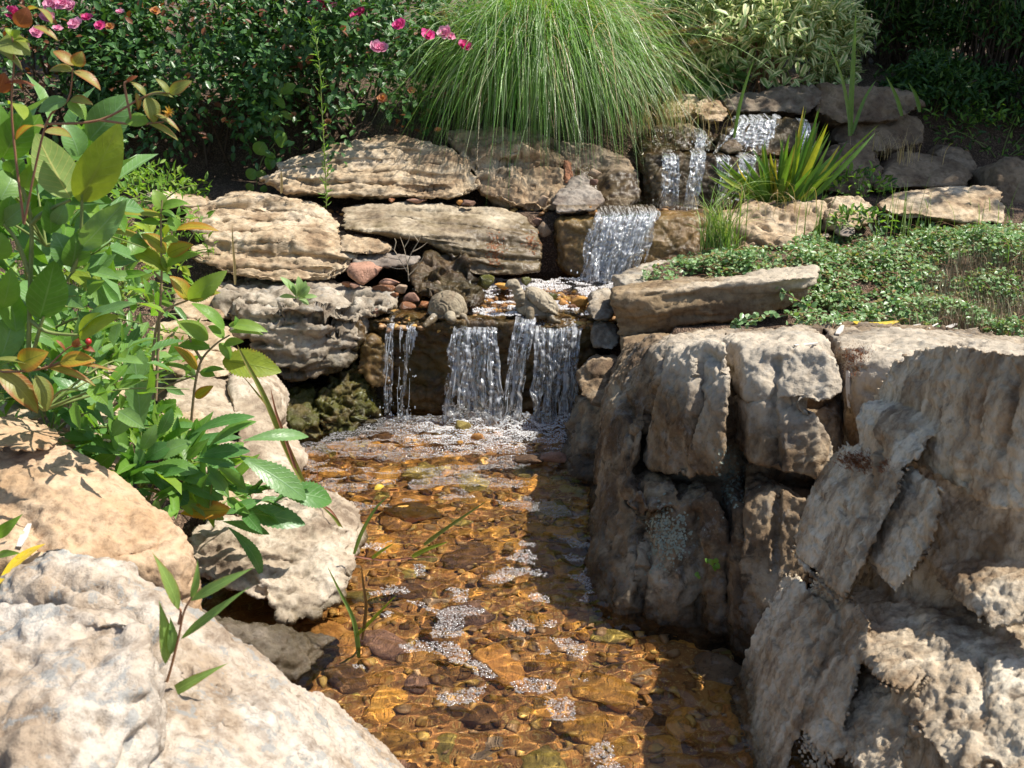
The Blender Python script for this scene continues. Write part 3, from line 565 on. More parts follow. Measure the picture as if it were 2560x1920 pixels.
rock('boulder', 'tall brown cliff-like boulder with a pale flat top standing in the pool on the right', [
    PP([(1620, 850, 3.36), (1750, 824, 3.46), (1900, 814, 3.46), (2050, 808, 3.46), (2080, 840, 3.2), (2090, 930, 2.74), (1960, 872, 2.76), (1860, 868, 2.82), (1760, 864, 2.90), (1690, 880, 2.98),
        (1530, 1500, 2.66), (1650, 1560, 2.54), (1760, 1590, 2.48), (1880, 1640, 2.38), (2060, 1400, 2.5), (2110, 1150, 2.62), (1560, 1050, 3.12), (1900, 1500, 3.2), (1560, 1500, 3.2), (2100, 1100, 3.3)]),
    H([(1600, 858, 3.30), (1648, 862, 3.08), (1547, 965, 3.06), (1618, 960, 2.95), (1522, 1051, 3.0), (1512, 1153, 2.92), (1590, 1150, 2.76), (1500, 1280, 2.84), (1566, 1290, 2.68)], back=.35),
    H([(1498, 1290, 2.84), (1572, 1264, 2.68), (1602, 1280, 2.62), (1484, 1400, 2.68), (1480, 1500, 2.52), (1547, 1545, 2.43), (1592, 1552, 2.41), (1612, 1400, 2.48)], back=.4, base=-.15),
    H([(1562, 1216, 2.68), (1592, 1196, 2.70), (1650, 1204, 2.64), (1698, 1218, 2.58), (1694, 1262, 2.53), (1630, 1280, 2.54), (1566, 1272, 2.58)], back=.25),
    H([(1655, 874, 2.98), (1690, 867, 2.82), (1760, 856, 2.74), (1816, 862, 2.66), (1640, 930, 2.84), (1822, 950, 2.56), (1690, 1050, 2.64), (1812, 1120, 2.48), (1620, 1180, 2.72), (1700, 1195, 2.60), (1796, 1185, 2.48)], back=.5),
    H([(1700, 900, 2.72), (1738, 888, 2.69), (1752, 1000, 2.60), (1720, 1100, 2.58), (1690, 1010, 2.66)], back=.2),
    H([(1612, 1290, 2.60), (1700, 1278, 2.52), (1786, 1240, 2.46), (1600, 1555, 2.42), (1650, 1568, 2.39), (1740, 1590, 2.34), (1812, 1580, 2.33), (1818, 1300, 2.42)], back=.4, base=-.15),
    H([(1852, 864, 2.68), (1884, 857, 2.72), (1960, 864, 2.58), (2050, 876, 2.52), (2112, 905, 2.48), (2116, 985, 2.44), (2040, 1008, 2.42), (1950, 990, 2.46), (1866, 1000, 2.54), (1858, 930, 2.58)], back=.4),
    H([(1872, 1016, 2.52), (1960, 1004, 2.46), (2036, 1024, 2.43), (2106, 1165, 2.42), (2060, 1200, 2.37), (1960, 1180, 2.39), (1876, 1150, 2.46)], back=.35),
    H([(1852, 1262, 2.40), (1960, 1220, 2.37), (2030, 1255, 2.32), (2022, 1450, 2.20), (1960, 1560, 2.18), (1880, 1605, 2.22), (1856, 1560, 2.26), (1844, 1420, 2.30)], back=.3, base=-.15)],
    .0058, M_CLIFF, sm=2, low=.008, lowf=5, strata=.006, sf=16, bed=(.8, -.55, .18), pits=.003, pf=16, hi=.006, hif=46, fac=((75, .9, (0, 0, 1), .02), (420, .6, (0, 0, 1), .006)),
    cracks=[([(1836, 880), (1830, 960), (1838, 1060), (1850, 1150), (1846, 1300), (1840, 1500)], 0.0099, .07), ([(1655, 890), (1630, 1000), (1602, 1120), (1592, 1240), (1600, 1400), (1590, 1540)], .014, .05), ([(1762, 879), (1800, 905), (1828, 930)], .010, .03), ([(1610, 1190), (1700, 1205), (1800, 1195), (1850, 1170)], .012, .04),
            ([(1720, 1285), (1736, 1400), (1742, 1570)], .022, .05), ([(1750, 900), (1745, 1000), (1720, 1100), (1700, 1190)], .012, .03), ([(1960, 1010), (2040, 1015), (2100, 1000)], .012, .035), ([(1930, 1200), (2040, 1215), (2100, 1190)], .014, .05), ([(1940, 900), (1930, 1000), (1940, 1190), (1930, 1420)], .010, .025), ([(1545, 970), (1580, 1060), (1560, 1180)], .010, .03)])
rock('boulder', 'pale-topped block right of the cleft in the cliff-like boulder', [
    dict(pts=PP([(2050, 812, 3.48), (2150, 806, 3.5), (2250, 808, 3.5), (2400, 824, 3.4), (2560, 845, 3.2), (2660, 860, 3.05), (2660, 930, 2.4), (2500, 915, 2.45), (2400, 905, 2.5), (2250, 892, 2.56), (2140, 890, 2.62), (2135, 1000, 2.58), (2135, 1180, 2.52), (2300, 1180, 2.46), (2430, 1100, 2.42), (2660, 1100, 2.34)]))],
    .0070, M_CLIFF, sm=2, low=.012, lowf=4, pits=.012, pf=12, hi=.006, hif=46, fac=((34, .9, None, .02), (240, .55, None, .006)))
rock('boulder', 'nearest grey brown rock ridge filling the lower right corner', [
    PP([(2160, 1290, 2.24), (2246, 1120, 2.26), (2350, 1065, 2.22), (2450, 985, 2.16), (2570, 930, 2.02), (2680, 915, 1.88), (2060, 1570, 2.16), (1965, 1775, 2.06), (1900, 1940, 1.99),
        (2300, 1250, 2.12), (2680, 1200, 1.80), (2250, 1600, 1.94), (2680, 1600, 1.66), (2150, 1990, 1.84), (2680, 2000, 1.50), (2680, 1300, 2.6), (2300, 1400, 2.6), (2100, 1800, 2.3)]),
    H([(2226, 1090, 2.05), (2250, 1047, 2.08), (2332, 1032, 2.05), (2352, 1060, 1.98), (2300, 1150, 1.94), (2240, 1180, 1.98)], back=.25),
    H([(2230, 1150, 2.02), (2148, 1256, 2.03), (2115, 1322, 2.02), (2094, 1404, 2.0), (2060, 1500, 1.97), (2280, 1170, 1.93), (2222, 1280, 1.92), (2182, 1350, 1.90), (2136, 1460, 1.89), (2110, 1510, 1.88)], back=.3),
    H([(2052, 1525, 1.97), (2041, 1547, 1.96), (1990, 1660, 1.93), (1947, 1752, 1.9), (1881, 1935, 1.85), (2100, 1530, 1.90), (2068, 1610, 1.86), (2010, 1760, 1.79), (1955, 1960, 1.74)], back=.3),
    H([(2248, 1290, 1.90), (2320, 1180, 1.92), (2366, 1230, 1.82), (2330, 1380, 1.78), (2240, 1490, 1.80), (2206, 1430, 1.85)], back=.3),
    H([(2345, 1075, 1.97), (2430, 944, 1.92), (2480, 920, 1.86), (2570, 892, 1.76), (2680, 885, 1.62), (2390, 1150, 1.86), (2450, 1260, 1.76), (2560, 1290, 1.64), (2680, 1250, 1.52), (2420, 1010, 1.88)], back=.4),
    H([(2140, 1560, 1.84), (2166, 1520, 1.84), (2184, 1560, 1.79), (2142, 1720, 1.69), (2070, 1960, 1.58), (2032, 1960, 1.62), (2076, 1770, 1.72)], back=.3),
    H([(2214, 1600, 1.80), (2250, 1560, 1.82), (2330, 1580, 1.76), (2340, 1700, 1.58), (2290, 1750, 1.53), (2206, 1720, 1.60), (2196, 1660, 1.68)], back=.25),
    H([(2180, 1790, 1.64), (2220, 1755, 1.64), (2290, 1780, 1.58), (2262, 1960, 1.42), (2150, 1990, 1.48)], back=.25),
    H([(2386, 1760, 1.52), (2410, 1640, 1.62), (2460, 1610, 1.64), (2492, 1660, 1.58), (2486, 1800, 1.42), (2440, 1960, 1.30), (2384, 1960, 1.34)], back=.3),
    H([(2512, 1640, 1.60), (2560, 1600, 1.62), (2690, 1620, 1.56), (2690, 1980, 1.18), (2520, 1980, 1.26), (2504, 1800, 1.42)], back=.3),
    H([(2440, 1490, 1.70), (2520, 1450, 1.70), (2690, 1470, 1.62), (2690, 1560, 1.52), (2480, 1580, 1.60)], back=.3)],
    .0046, M_NEAR, sm=9, low=.012, lowf=5, pits=.005, pf=16, hi=.0055, hif=48, fac=((46, .6, (.34, -.1, 1), .004),),
    cracks=[([(2459, 989), (2440, 1060), (2418, 1133), (2400, 1230)], .010, .025), ([(2500, 1215), (2525, 1235)], .02, .03), ([(2200, 1110), (2180, 1220), (2150, 1330), (2120, 1420)], .009, .018), ([(2540, 920), (2530, 1020), (2500, 1120)], .008, .02), ([(2000, 1680), (1960, 1800), (1930, 1920)], .009, .02), ([(2450, 1640), (2440, 1760), (2420, 1900)], .009, .02)])
rock('boulder', 'narrow rock spur between the cliff-like boulder and the nearest ridge', [
    dict(pts=PP([(1912, 1690, 2.12), (1925, 1640, 2.18), (1975, 1520, 2.26), (2012, 1500, 2.26), (2035, 1520, 2.22), (1990, 1680, 2.06), (1950, 1745, 2.0)]), back=.12, base=-.15)], .006, M_NEAR, sm=4, low=.01, hi=.006, fac=((24, .8, (.3, 0, 1), .01), (90, .4, None, .004)))
rock('boulder', 'rust-mossed knob in the notch between the cliff-like boulder and the nearest ridge', [
    dict(pts=PP([(2080, 1220, 2.4), (2110, 1165, 2.46), (2180, 1145, 2.46), (2230, 1170, 2.4), (2220, 1260, 2.3), (2130, 1300, 2.28), (2070, 1330, 2.3)]), back=.2, base=.1)], .006, M_NEAR, sm=4, low=.012, hi=.006)
# ================================================================ stream bed stones
rs = np.random.RandomState(11)
def pebble_mesh(name, seed, flat=.6, sub=3, ang=.25):
    bm = bmesh.new(); bmesh.ops.create_icosphere(bm, subdivisions=sub, radius=1)
    me = bpy.data.meshes.new(name); bm.to_mesh(me); bm.free()
    v, _ = get_vn(me)
    r = np.random.RandomState(seed)
    for k in range(11):                                    # knock flats off, as broken stones have
        d = r.normal(size=3); d /= np.linalg.norm(d); t = r.uniform(.48, .82)
        e = np.maximum(v @ d - t, 0); v = v - np.outer(e * (1 - ang * .3), d)
    v += v * (.13 * fbm(v * 1.4 + seed, 3, seed=seed))[:, None]
    v *= np.array([1, r.uniform(.62, .9), flat * r.uniform(.8, 1.15)])
    me.vertices.foreach_set('co', v.astype(np.float32).ravel()); me.polygons.foreach_set('use_smooth', np.full(len(me.polygons), True)); me.update()
    return me
def cobble_mat(name, a, b, c, rough=.75):
    n = NT(name); v = n.objvec(); z = n.noise(v, 2.2, 6, .65, .8)
    rnd = n.n('ObjectInfo').outputs['Random']
    col = n.ramp(z, [(.3, a), (.5, b), (.7, c)])
    col = n.mix(n.math('MULTIPLY', n.mr(n.noise(v, 7, 6, .7), .52, .64), .6), col, tuple(x * .3 for x in b))
    col = n.mix(1.0, col, n.ramp(n.math('FRACT', n.math('MULTIPLY', rnd, 7.31)), [(0, (.55, .55, .55)), (1, (1.25, 1.2, 1.15))]), 'MULTIPLY')
    bp = n.n('Bump', {'Height': n.noise(v, 9, 6, .65), 'Strength': .4, 'Distance': .12})
    return n.surf(n.n('BsdfPrincipled', {'Base Color': col, 'Roughness': rough, 'Normal': bp.outputs[0]}).outputs[0])
MC = {'amber': cobble_mat('amber cobble', (.80, .46, .11), (.66, .33, .065), (.44, .20, .04)),
      'rust': cobble_mat('rust cobble', (.66, .36, .10), (.55, .26, .065), (.33, .14, .04)),
      'olive': cobble_mat('olive cobble', (.55, .44, .12), (.42, .32, .08), (.24, .18, .05)),
      'dark': cobble_mat('dark cobble', (.20, .10, .035), (.13, .065, .025), (.07, .035, .018)),
      'pink': cobble_mat('pinkish cobble', (.42, .24, .17), (.36, .20, .135), (.27, .15, .10)),
      'red': cobble_mat('reddish wet pebble', (.44, .19, .085), (.36, .15, .06), (.22, .09, .04), .3),
      'tan': cobble_mat('tan pebble', (.50, .38, .26), (.42, .30, .20), (.32, .22, .14)),
      'green': cobble_mat('green algae stone', (.20, .18, .03), (.13, .13, .02), (.08, .07, .02), .25)}
PEB = [pebble_mesh('cobble', 40 + i, .55) for i in range(9)]
PEBS = {}
def pebble(name, label, cat, k, mat, loc, r, rz, tilt=(0, 0), group=None, sz=None):
    key = (k, mat)
    if key not in PEBS:
        m = PEB[k].copy(); m.materials.append(MC[mat]); PEBS[key] = m
    o = bpy.data.objects.new(name, PEBS[key]); COL.objects.link(o)
    o.location = loc; o.scale = (r, r, r) if sz is None else sz; o.rotation_euler = (tilt[0], tilt[1], rz)
    o.visible_volume_scatter = True
    return tag(o, label, cat, group)
RECV = [GROUND]
def pool_ok(x, y):
    px = to_px(np.array([[x, y, 0.0]]))[0]
    yy = px[1]
    lo = np.interp(yy, [1040, 1150, 1250, 1350, 1500, 1620, 1700, 1850, 1930, 2100], [690, 720, 740, 800, 830, 800, 690, 850, 1000, 1150])
    hi = np.interp(yy, [1040, 1190, 1270, 1500, 1600, 1640, 1920, 2100], [1500, 1440, 1500, 1560, 1800, 1940, 1930, 1900])
    return lo - 60 < px[0] < hi + 40 and yy > 1035
spots = []
cand = []
for rmin, rmax, tries in ((.075, .105, 220), (.05, .075, 2200), (.034, .05, 6000)):
    for _ in range(tries):
        x, y, r = rs.uniform(-1.0, .95), rs.uniform(1.55, 3.85), rs.uniform(rmin, rmax)
        if not pool_ok(x, y): continue
        if all((x - a) ** 2 + (y - b) ** 2 > (.64 * (r + c)) ** 2 for a, b, c in spots): spots.append((x, y, r))
spots.sort(key=lambda s: -s[2] / s[1]); spots = spots[:290]
for i, (x, y, r) in enumerate(spots):
    kind = ['amber', 'amber', 'amber', 'rust', 'olive', 'amber', 'amber', 'rust', 'dark', 'pink', 'tan', 'olive'][rs.randint(12)]
    words_ = {'amber': 'golden amber cobble', 'rust': 'rusty red brown cobble', 'olive': 'olive yellow cobble', 'dark': 'dark brown cobble', 'pink': 'dull pinkish brown cobble', 'tan': 'pale tan cobble'}[kind]
    z = -.105 + r * rs.uniform(.0, .30)
    o = pebble('cobble', words_ + ' lying under the shallow foamy water of the lower pool', 'cobble', rs.randint(9), kind, (x, y, min(z, -.035 - r * .35)), r, rs.uniform(0, 6.3), (rs.uniform(-.2, .2), rs.uniform(-.2, .2)), 'cobbles on the bed of the lower pool')
    RECV.append(o)
# fine gravel between the cobbles: one mass
def scatter_pebbles(pts, rad, base, rs):
    v0 = np.empty(len(base.vertices) * 3, np.float32); base.vertices.foreach_get('co', v0); v0 = v0.reshape(-1, 3)
    f0 = np.array([p.vertices[:] for p in base.polygons])
    V, F = [], []
    for i, (p, r) in enumerate(zip(pts, rad)):
        m = np.array(Matrix.Rotation(rs.uniform(0, 6.3), 3, 'Z') @ Matrix.Rotation(rs.uniform(-.4, .4), 3, 'X'))
        V.append(v0 @ m.T * r + p); F.append(f0 + i * len(v0))
    return np.concatenate(V), np.concatenate(F)
g0 = pebble_mesh('gravel', 77, .6, 1)
pts, rad = [], []
while len(pts) < 1700:
    x, y = rs.uniform(-1.0, .95), rs.uniform(1.55, 3.9)
    if pool_ok(x, y): pts.append((x, y, -.082 + rs.uniform(0, .016))); rad.append(rs.uniform(.010, .026))
while len(pts) < 2800:                                    # the turtle pool and the shelves above
    x, y = rs.uniform(-.5, .45), rs.uniform(3.9, 4.45); pts.append((x, y, .322 + rs.uniform(0, .018))); rad.append(rs.uniform(.012, .03))
while len(pts) < 3100:
    x, y = rs.uniform(-.9, .75), rs.uniform(4.15, 4.9); pts.append((x, y, float(ground_z(np.array([x]), np.array([y]))[0]) + .005)); rad.append(rs.uniform(.01, .028))
n = NT('stream gravel'); isl = n.n('NewGeometry').outputs['Random Per Island']
col = n.ramp(isl, [(0, (.60, .34, .09)), (.25, (.44, .21, .06)), (.45, (.66, .42, .12)), (.6, (.24, .12, .04)), (.8, (.46, .28, .14)), (1, (.6, .45, .26))])
n.t.nodes[-1].color_ramp.interpolation = 'CONSTANT'
col = n.mix(1.0, col, n.ramp(n.noise(n.n('TexCoord').outputs['Object'], 60, 4), [(.3, (.6, .6, .6)), (.7, (1.1, 1.1, 1.1))]), 'MULTIPLY')
M_GRAVEL = n.surf(n.n('BsdfPrincipled', {'Base Color': col, 'Roughness': .6}).outputs[0])
n = NT('amber silt'); v = n.n('TexCoord').outputs['Object']
col = n.ramp(n.noise(v, 9, 6, .7, .6), [(.36, (.50, .25, .065)), (.5, (.36, .16, .045)), (.64, (.20, .085, .03))])
col = n.mix(n.mr(n.noise(v, 120, 4, .7), .54, .62), col, (.58, .38, .13))
bp = n.n('Bump', {'Height': n.noise(v, 90, 5, .7), 'Strength': .6, 'Distance': .01})
bx, by = np.meshgrid(np.arange(-1.1, 1.0, .02), np.arange(1.2, 3.98, .02), indexing='ij'); bx, by = bx.ravel(), by.ravel()
bz = -.080 + .016 * fbm(np.stack([bx * 6, by * 6, 0 * bx], 1), 4, seed=66)
BED = tag(put('stream_bed', mesh_from('stream_bed', np.stack([bx, by, bz], 1), grid_faces(105, 139)), n.surf(n.n('BsdfPrincipled', {'Base Color': col, 'Roughness': .8, 'Normal': bp.outputs[0]}).outputs[0])), kind='structure'); RECV.append(BED)
V, F = scatter_pebbles(np.array(pts), rad, g0, rs)
RECV.append(tag(put('gravel', mesh_from('gravel', V, F), M_GRAVEL), kind='stuff', label='small rust and amber gravel between the cobbles on the stream bed', cat='gravel'))
# single stones out of the water, each told apart
for i, (px, py, Y, w, hh, mat, lab) in enumerate([
    (913, 682, 4.17, 46, 33, 'pink', 'large smooth pinkish brown cobble against the layered cream boulder'),
    (957, 720, 4.1, 29, 15, 'red', 'flat reddish stone in front of the large pinkish cobble'),
    (973, 706, 4.16, 26, 9, 'pink', 'thin pink flat stone right of the large pinkish cobble'),
    (1004, 720, 4.1, 20, 14, 'tan', 'angular yellow tan stone below the dry twig'),
    (1031, 746, 4.02, 21, 17, 'pink', 'dull pink stone leaning beside the left turtle pool'),
    (1018, 765, 3.98, 23, 10, 'red', 'glossy red wet stone behind the small left turtle'),
    (1062, 762, 3.99, 22, 12, 'red', 'dark red wet stone just left of the small turtle'),
    (933, 781, 3.95, 16, 13, 'pink', 'pinkish stone at the left end of the lower waterfall ledge'),
    (868, 711, 4.14, 17, 8, 'red', 'small red stone at the foot of the layered boulder'),
    (888, 714, 4.12, 15, 8, 'pink', 'small pink stone next to the red one at the layered boulder foot'),
    (985, 736, 4.06, 11, 8, 'red', 'tiny rust stone between flat reddish stone and yellow tan stone'),
    (1097, 712, 4.16, 11, 10, 'tan', 'small cream pebble on the dark wet rugged stone'),
    (1453, 753, 4.05, 26, 20, 'amber', 'round amber stone in the turtle pool beside the grey knobbly stone'),
    (1432, 768, 4.0, 14, 9, 'red', 'small red wet stone left of the round amber stone'),
    (1408, 757, 4.05, 14, 9, 'rust', 'rusty pebble in the turtle pool behind the right turtle'),
    (1379, 742, 4.12, 15, 13, 'green', 'green mossy stone behind the right turtle shell'),
    (1210, 704, 4.28, 30, 22, 'green', 'green algae covered stone leaning under the long mossy slab'),
    (1258, 716, 4.24, 24, 9, 'amber', 'amber pebble left of the right turtle head'),
    (1317, 703, 4.28, 14, 13, 'green', 'round olive stone behind the right turtle head'),
    (1270, 768, 4.06, 24, 8, 'rust', 'flat rusty stone in the foam left of the right turtle'),
    (1362, 574, 4.6, 18, 18, 'tan', 'round tan pebble between the long slab and the middle ledge'),
    (1344, 552, 4.66, 13, 12, 'pink', 'small pinkish pebble above the round tan pebble'),
    (1396, 590, 4.62, 12, 10, 'dark', 'small dark stone at the corner of the middle ledge'),
    (1481, 527, 4.6, 14, 11, 'rust', 'orange brown pebble below the flat grey stone'),
    (1170, 508, 4.7, 20, 11, 'pink', 'pink stone in the gap above the long slab'),
    (1148, 506, 4.72, 10, 8, 'rust', 'orange pebble left of the pink stone above the long slab'),
    (1040, 502, 4.74, 26, 7, 'pink', 'flat pink stone under the whitish layered slab'),
    (980, 500, 4.74, 9, 7, 'red', 'tiny red pebble under the whitish layered slab'),
    (1480, 455, 4.84, 15, 11, 'pink', 'brown pink pebble beside the stacked small grey stone'),
    (1488, 432, 4.9, 18, 10, 'tan', 'tan pebble lodged in the brown dark-cornered block'),
    (1360, 500, 4.74, 15, 19, 'tan', 'cream pebble left of the flat grey stone'),
    (1197, 1094, 3.62, 19, 13, 'rust', 'orange brown stone breaking the foam below the waterfall'),
    (1242, 1088, 3.66, 16, 9, 'rust', 'second smaller orange stone in the foam right of the first'),
    (1153, 1066, 3.7, 24, 20, 'olive', 'whitish stone with yellow green algae at the waterfall foot'),
    (1148, 1108, 3.58, 11, 9, 'amber', 'small amber stone in the foam left of the orange brown ones'),
    (892, 1048, 3.76, 26, 12, 'green', 'green stone with moss in the shallows under the mossy wet stone'),
    (815, 1056, 3.7, 16, 13, 'rust', 'rusty pebble at the foot of the glossy corner stone'),
    (785, 1060, 3.7, 12, 11, 'tan', 'small tan pebble at the foot of the glossy corner stone'),
    (1030, 1272, 3.05, 74, 28, 'amber', 'big rounded amber stone nearly breaking the surface mid pool'),
    (1330, 1150, 3.42, 46, 16, 'dark', 'dark flat stone in the water near the rock column'),
    (1390, 1145, 3.42, 40, 18, 'pink', 'brown stone leaning against the dark rock column in the water'),
    (2018, 1250, 2.02, 0, 0, 'tan', '')]):
    if not lab: continue
    c = P(px, py, Y) - Vector((0, 0, .035 if py > 1250 else 0)); dd = depth(c); rx = w / F_PX * dd; rz = hh / F_PX * dd * 1.05
    pebble('stone', lab, 'stone', (i * 4) % 9, mat, c, rx, rs.uniform(-.3, .3), (0, rs.uniform(-.12, .12)), None, (rx * 1.05, rx * .95, max(rz * 1.7, .01)))

# ================================================================ water
def water_mat(name, rough, bump=0.0, tint=(1, 1, 1)):
    n = NT(name)
    g = n.n('BsdfGlass', {'Color': (*tint, 1), 'Roughness': 0.0, 'IOR': 1.33})
    if bump:
        v = n.n('TexCoord').outputs['Object']
        bp = n.n('Bump', {'Height': n.noise(v, 55, 3, .6, .6), 'Strength': bump, 'Distance': .02})
        n.t.links.new(bp.outputs[0], g.inputs['Normal'])
    return n.surf(g.outputs[0])
def thin_water(name, tint, spec_rough=.03, bump=.3, sc=40):
    n = NT(name); v = n.n('TexCoord').outputs['Object']
    bp = n.n('Bump', {'Height': n.noise(v, sc, 4, .6, .8), 'Strength': bump, 'Distance': .02})
    fr = n.n('Fresnel', {'IOR': 1.33, 'Normal': bp.outputs[0]}).outputs[0]
    gl = n.n('BsdfGlossy', {'Roughness': spec_rough, 'Normal': bp.outputs[0]})
    tr = n.n('BsdfTransparent', {'Color': (*tint, 1)})
    return n.surf(n.n('MixShader', {0: fr, 1: tr.outputs[0], 2: gl.outputs[0]}).outputs[0])
def waves(x, y, amp):
    p = np.stack([x * 11, y * 17, 0 * x], 1)
    w = .8 * fbm(p + .4 * fbm(p * .7, 2, seed=61)[:, None], 3, gain=.45, seed=60)
    q = np.stack([x * 27, y * 36, 0 * x], 1)
    return amp * (w + .42 * fbm(q, 2, gain=.4, seed=62) + .07 * pn(q * 2.3, 65))
xs, ys = np.arange(-1.15, 1.1, .007), np.arange(1.1, 3.93, .007)
WX, WY = np.meshgrid(xs, ys, indexing='ij'); wx, wy = WX.ravel(), WY.ravel()
amp = .0072 + .0030 * ss(2.6, 3.7, wy)
WZ = waves(wx, wy, 1.0) * amp
POOL = tag(put('pool_water', mesh_from('pool_water', np.stack([wx, wy, WZ], 1), grid_faces(len(xs), len(ys))), None), kind='structure')
POOL.data.materials.append(water_mat('clear pool water', 0, tint=(1.0, .96, .88)))
POOL.cycles.is_caustics_caster = True
sun.cycles.is_caustics_light = True
for o in RECV: o.cycles.is_caustics_receiver = True
def shelf(name, xs, ys, z, amp, mat, clip=None):
    A, B = np.meshgrid(xs, ys, indexing='ij'); a, b = A.ravel(), B.ravel()
    me = mesh_from(name, np.stack([a, b, z + waves(a, b, amp)], 1), grid_faces(len(xs), len(ys)))
    return tag(put(name, me, mat), kind='structure')
M_THIN = thin_water('shallow running water', (.98, .93, .84))
shelf('turtle_pool_water', np.arange(-.62, .5, .01), np.arange(3.93, 4.6, .01), .383, .006, M_THIN)
shelf('shelf_water', np.arange(.18, .95, .01), np.arange(4.58, 4.95, .01), .672, .004, M_THIN)
shelf('upper_shelf_water', np.arange(.6, 1.45, .01), np.arange(4.98, 5.25, .01), .858, .004, M_THIN)
# ================================================================ falling water
def fall_mat():
    n = NT('falling water'); uv = n.n('UVMap').outputs[0]; ob = n.n('TexCoord').outputs['Object']
    st = n.noise(n.n('VectorMath', {0: uv, 1: (85, 3.6, 1)}, operation='MULTIPLY').outputs[0], 1.0, 4, .6, .5)
    bead = n.noise(n.n('VectorMath', {0: uv, 1: (105, 20, 1)}, operation='MULTIPLY').outputs[0], 1.0, 3, .6, 1.2)
    w = n.math('ADD', n.math('MULTIPLY', n.mr(st, .42, .68), .80), n.math('MULTIPLY', n.mr(bead, .54, .68), 1.0), True)
    bp = n.n('Bump', {'Height': n.math('ADD', n.math('MULTIPLY', st, .6), n.math('MULTIPLY', bead, 1.0)), 'Strength': .7, 'Distance': .016})
    fr = n.math('ADD', n.n('Fresnel', {'IOR': 1.33, 'Normal': bp.outputs[0]}).outputs[0], .06, True)
    gl = n.n('BsdfGlossy', {'Roughness': .11, 'Normal': bp.outputs[0]})
    tr = n.n('BsdfTransparent', {'Color': (.97, .98, .97, 1)})
    clear = n.n('MixShader', {0: fr, 1: tr.outputs[0], 2: gl.outputs[0]})
    wd = n.n('MixShader', {0: .45, 1: n.n('BsdfDiffuse', {'Color': (.95, .97, 1.0, 1), 'Normal': bp.outputs[0]}).outputs[0], 2: n.n('BsdfTranslucent', {'Color': (.97, .98, 1.0, 1)}).outputs[0]})
    wg = n.n('MixShader', {0: .14, 1: wd.outputs[0], 2: gl.outputs[0]})
    return n.surf(n.n('MixShader', {0: n.math('MULTIPLY', w, .92), 1: clear.outputs[0], 2: wg.outputs[0]}).outputs[0])
M_FALL = fall_mat()
n = NT('white water cord'); M_STRAND = n.surf(n.n('MixShader', {0: .45, 1: n.n('BsdfPrincipled', {'Base Color': (.88, .92, .96, 1), 'Roughness': .12}).outputs[0], 2: n.n('BsdfTransparent').outputs[0]}).outputs[0])
n = NT('water drops'); M_DROP = n.surf(n.n('MixShader', {0: .55, 1: n.n('BsdfTransparent').outputs[0], 2: n.n('BsdfPrincipled', {'Base Color': (.85, .9, .95, 1), 'Roughness': .08}).outputs[0]}).outputs[0])
def sheet_fn(lipL, lipR, footL, footR, back):
    a, b, c, d = (np.array(P(*q)) for q in (lipL, lipR, footL, footR))
    def f(u, v):
        u, v = np.asarray(u, float), np.asarray(v, float); s = np.clip((v - .2) / .8, 0, 1.1); fl = np.clip(v / .2, 0, 1); h = np.sqrt(s + 1e-6) * .75 + s * .25
        lip = a + (b - a) * u[..., None]; foot = c + (d - c) * u[..., None]
        return np.stack([lip[..., 0] * (1 - s) + foot[..., 0] * s, lip[..., 1] + (1 - fl) * back + (foot[..., 1] - lip[..., 1]) * h, lip[..., 2] + (1 - fl) * .008 + (foot[..., 2] - lip[..., 2]) * s ** 1.15], -1)
    return f, np.linalg.norm(b - a), np.linalg.norm(c - a)
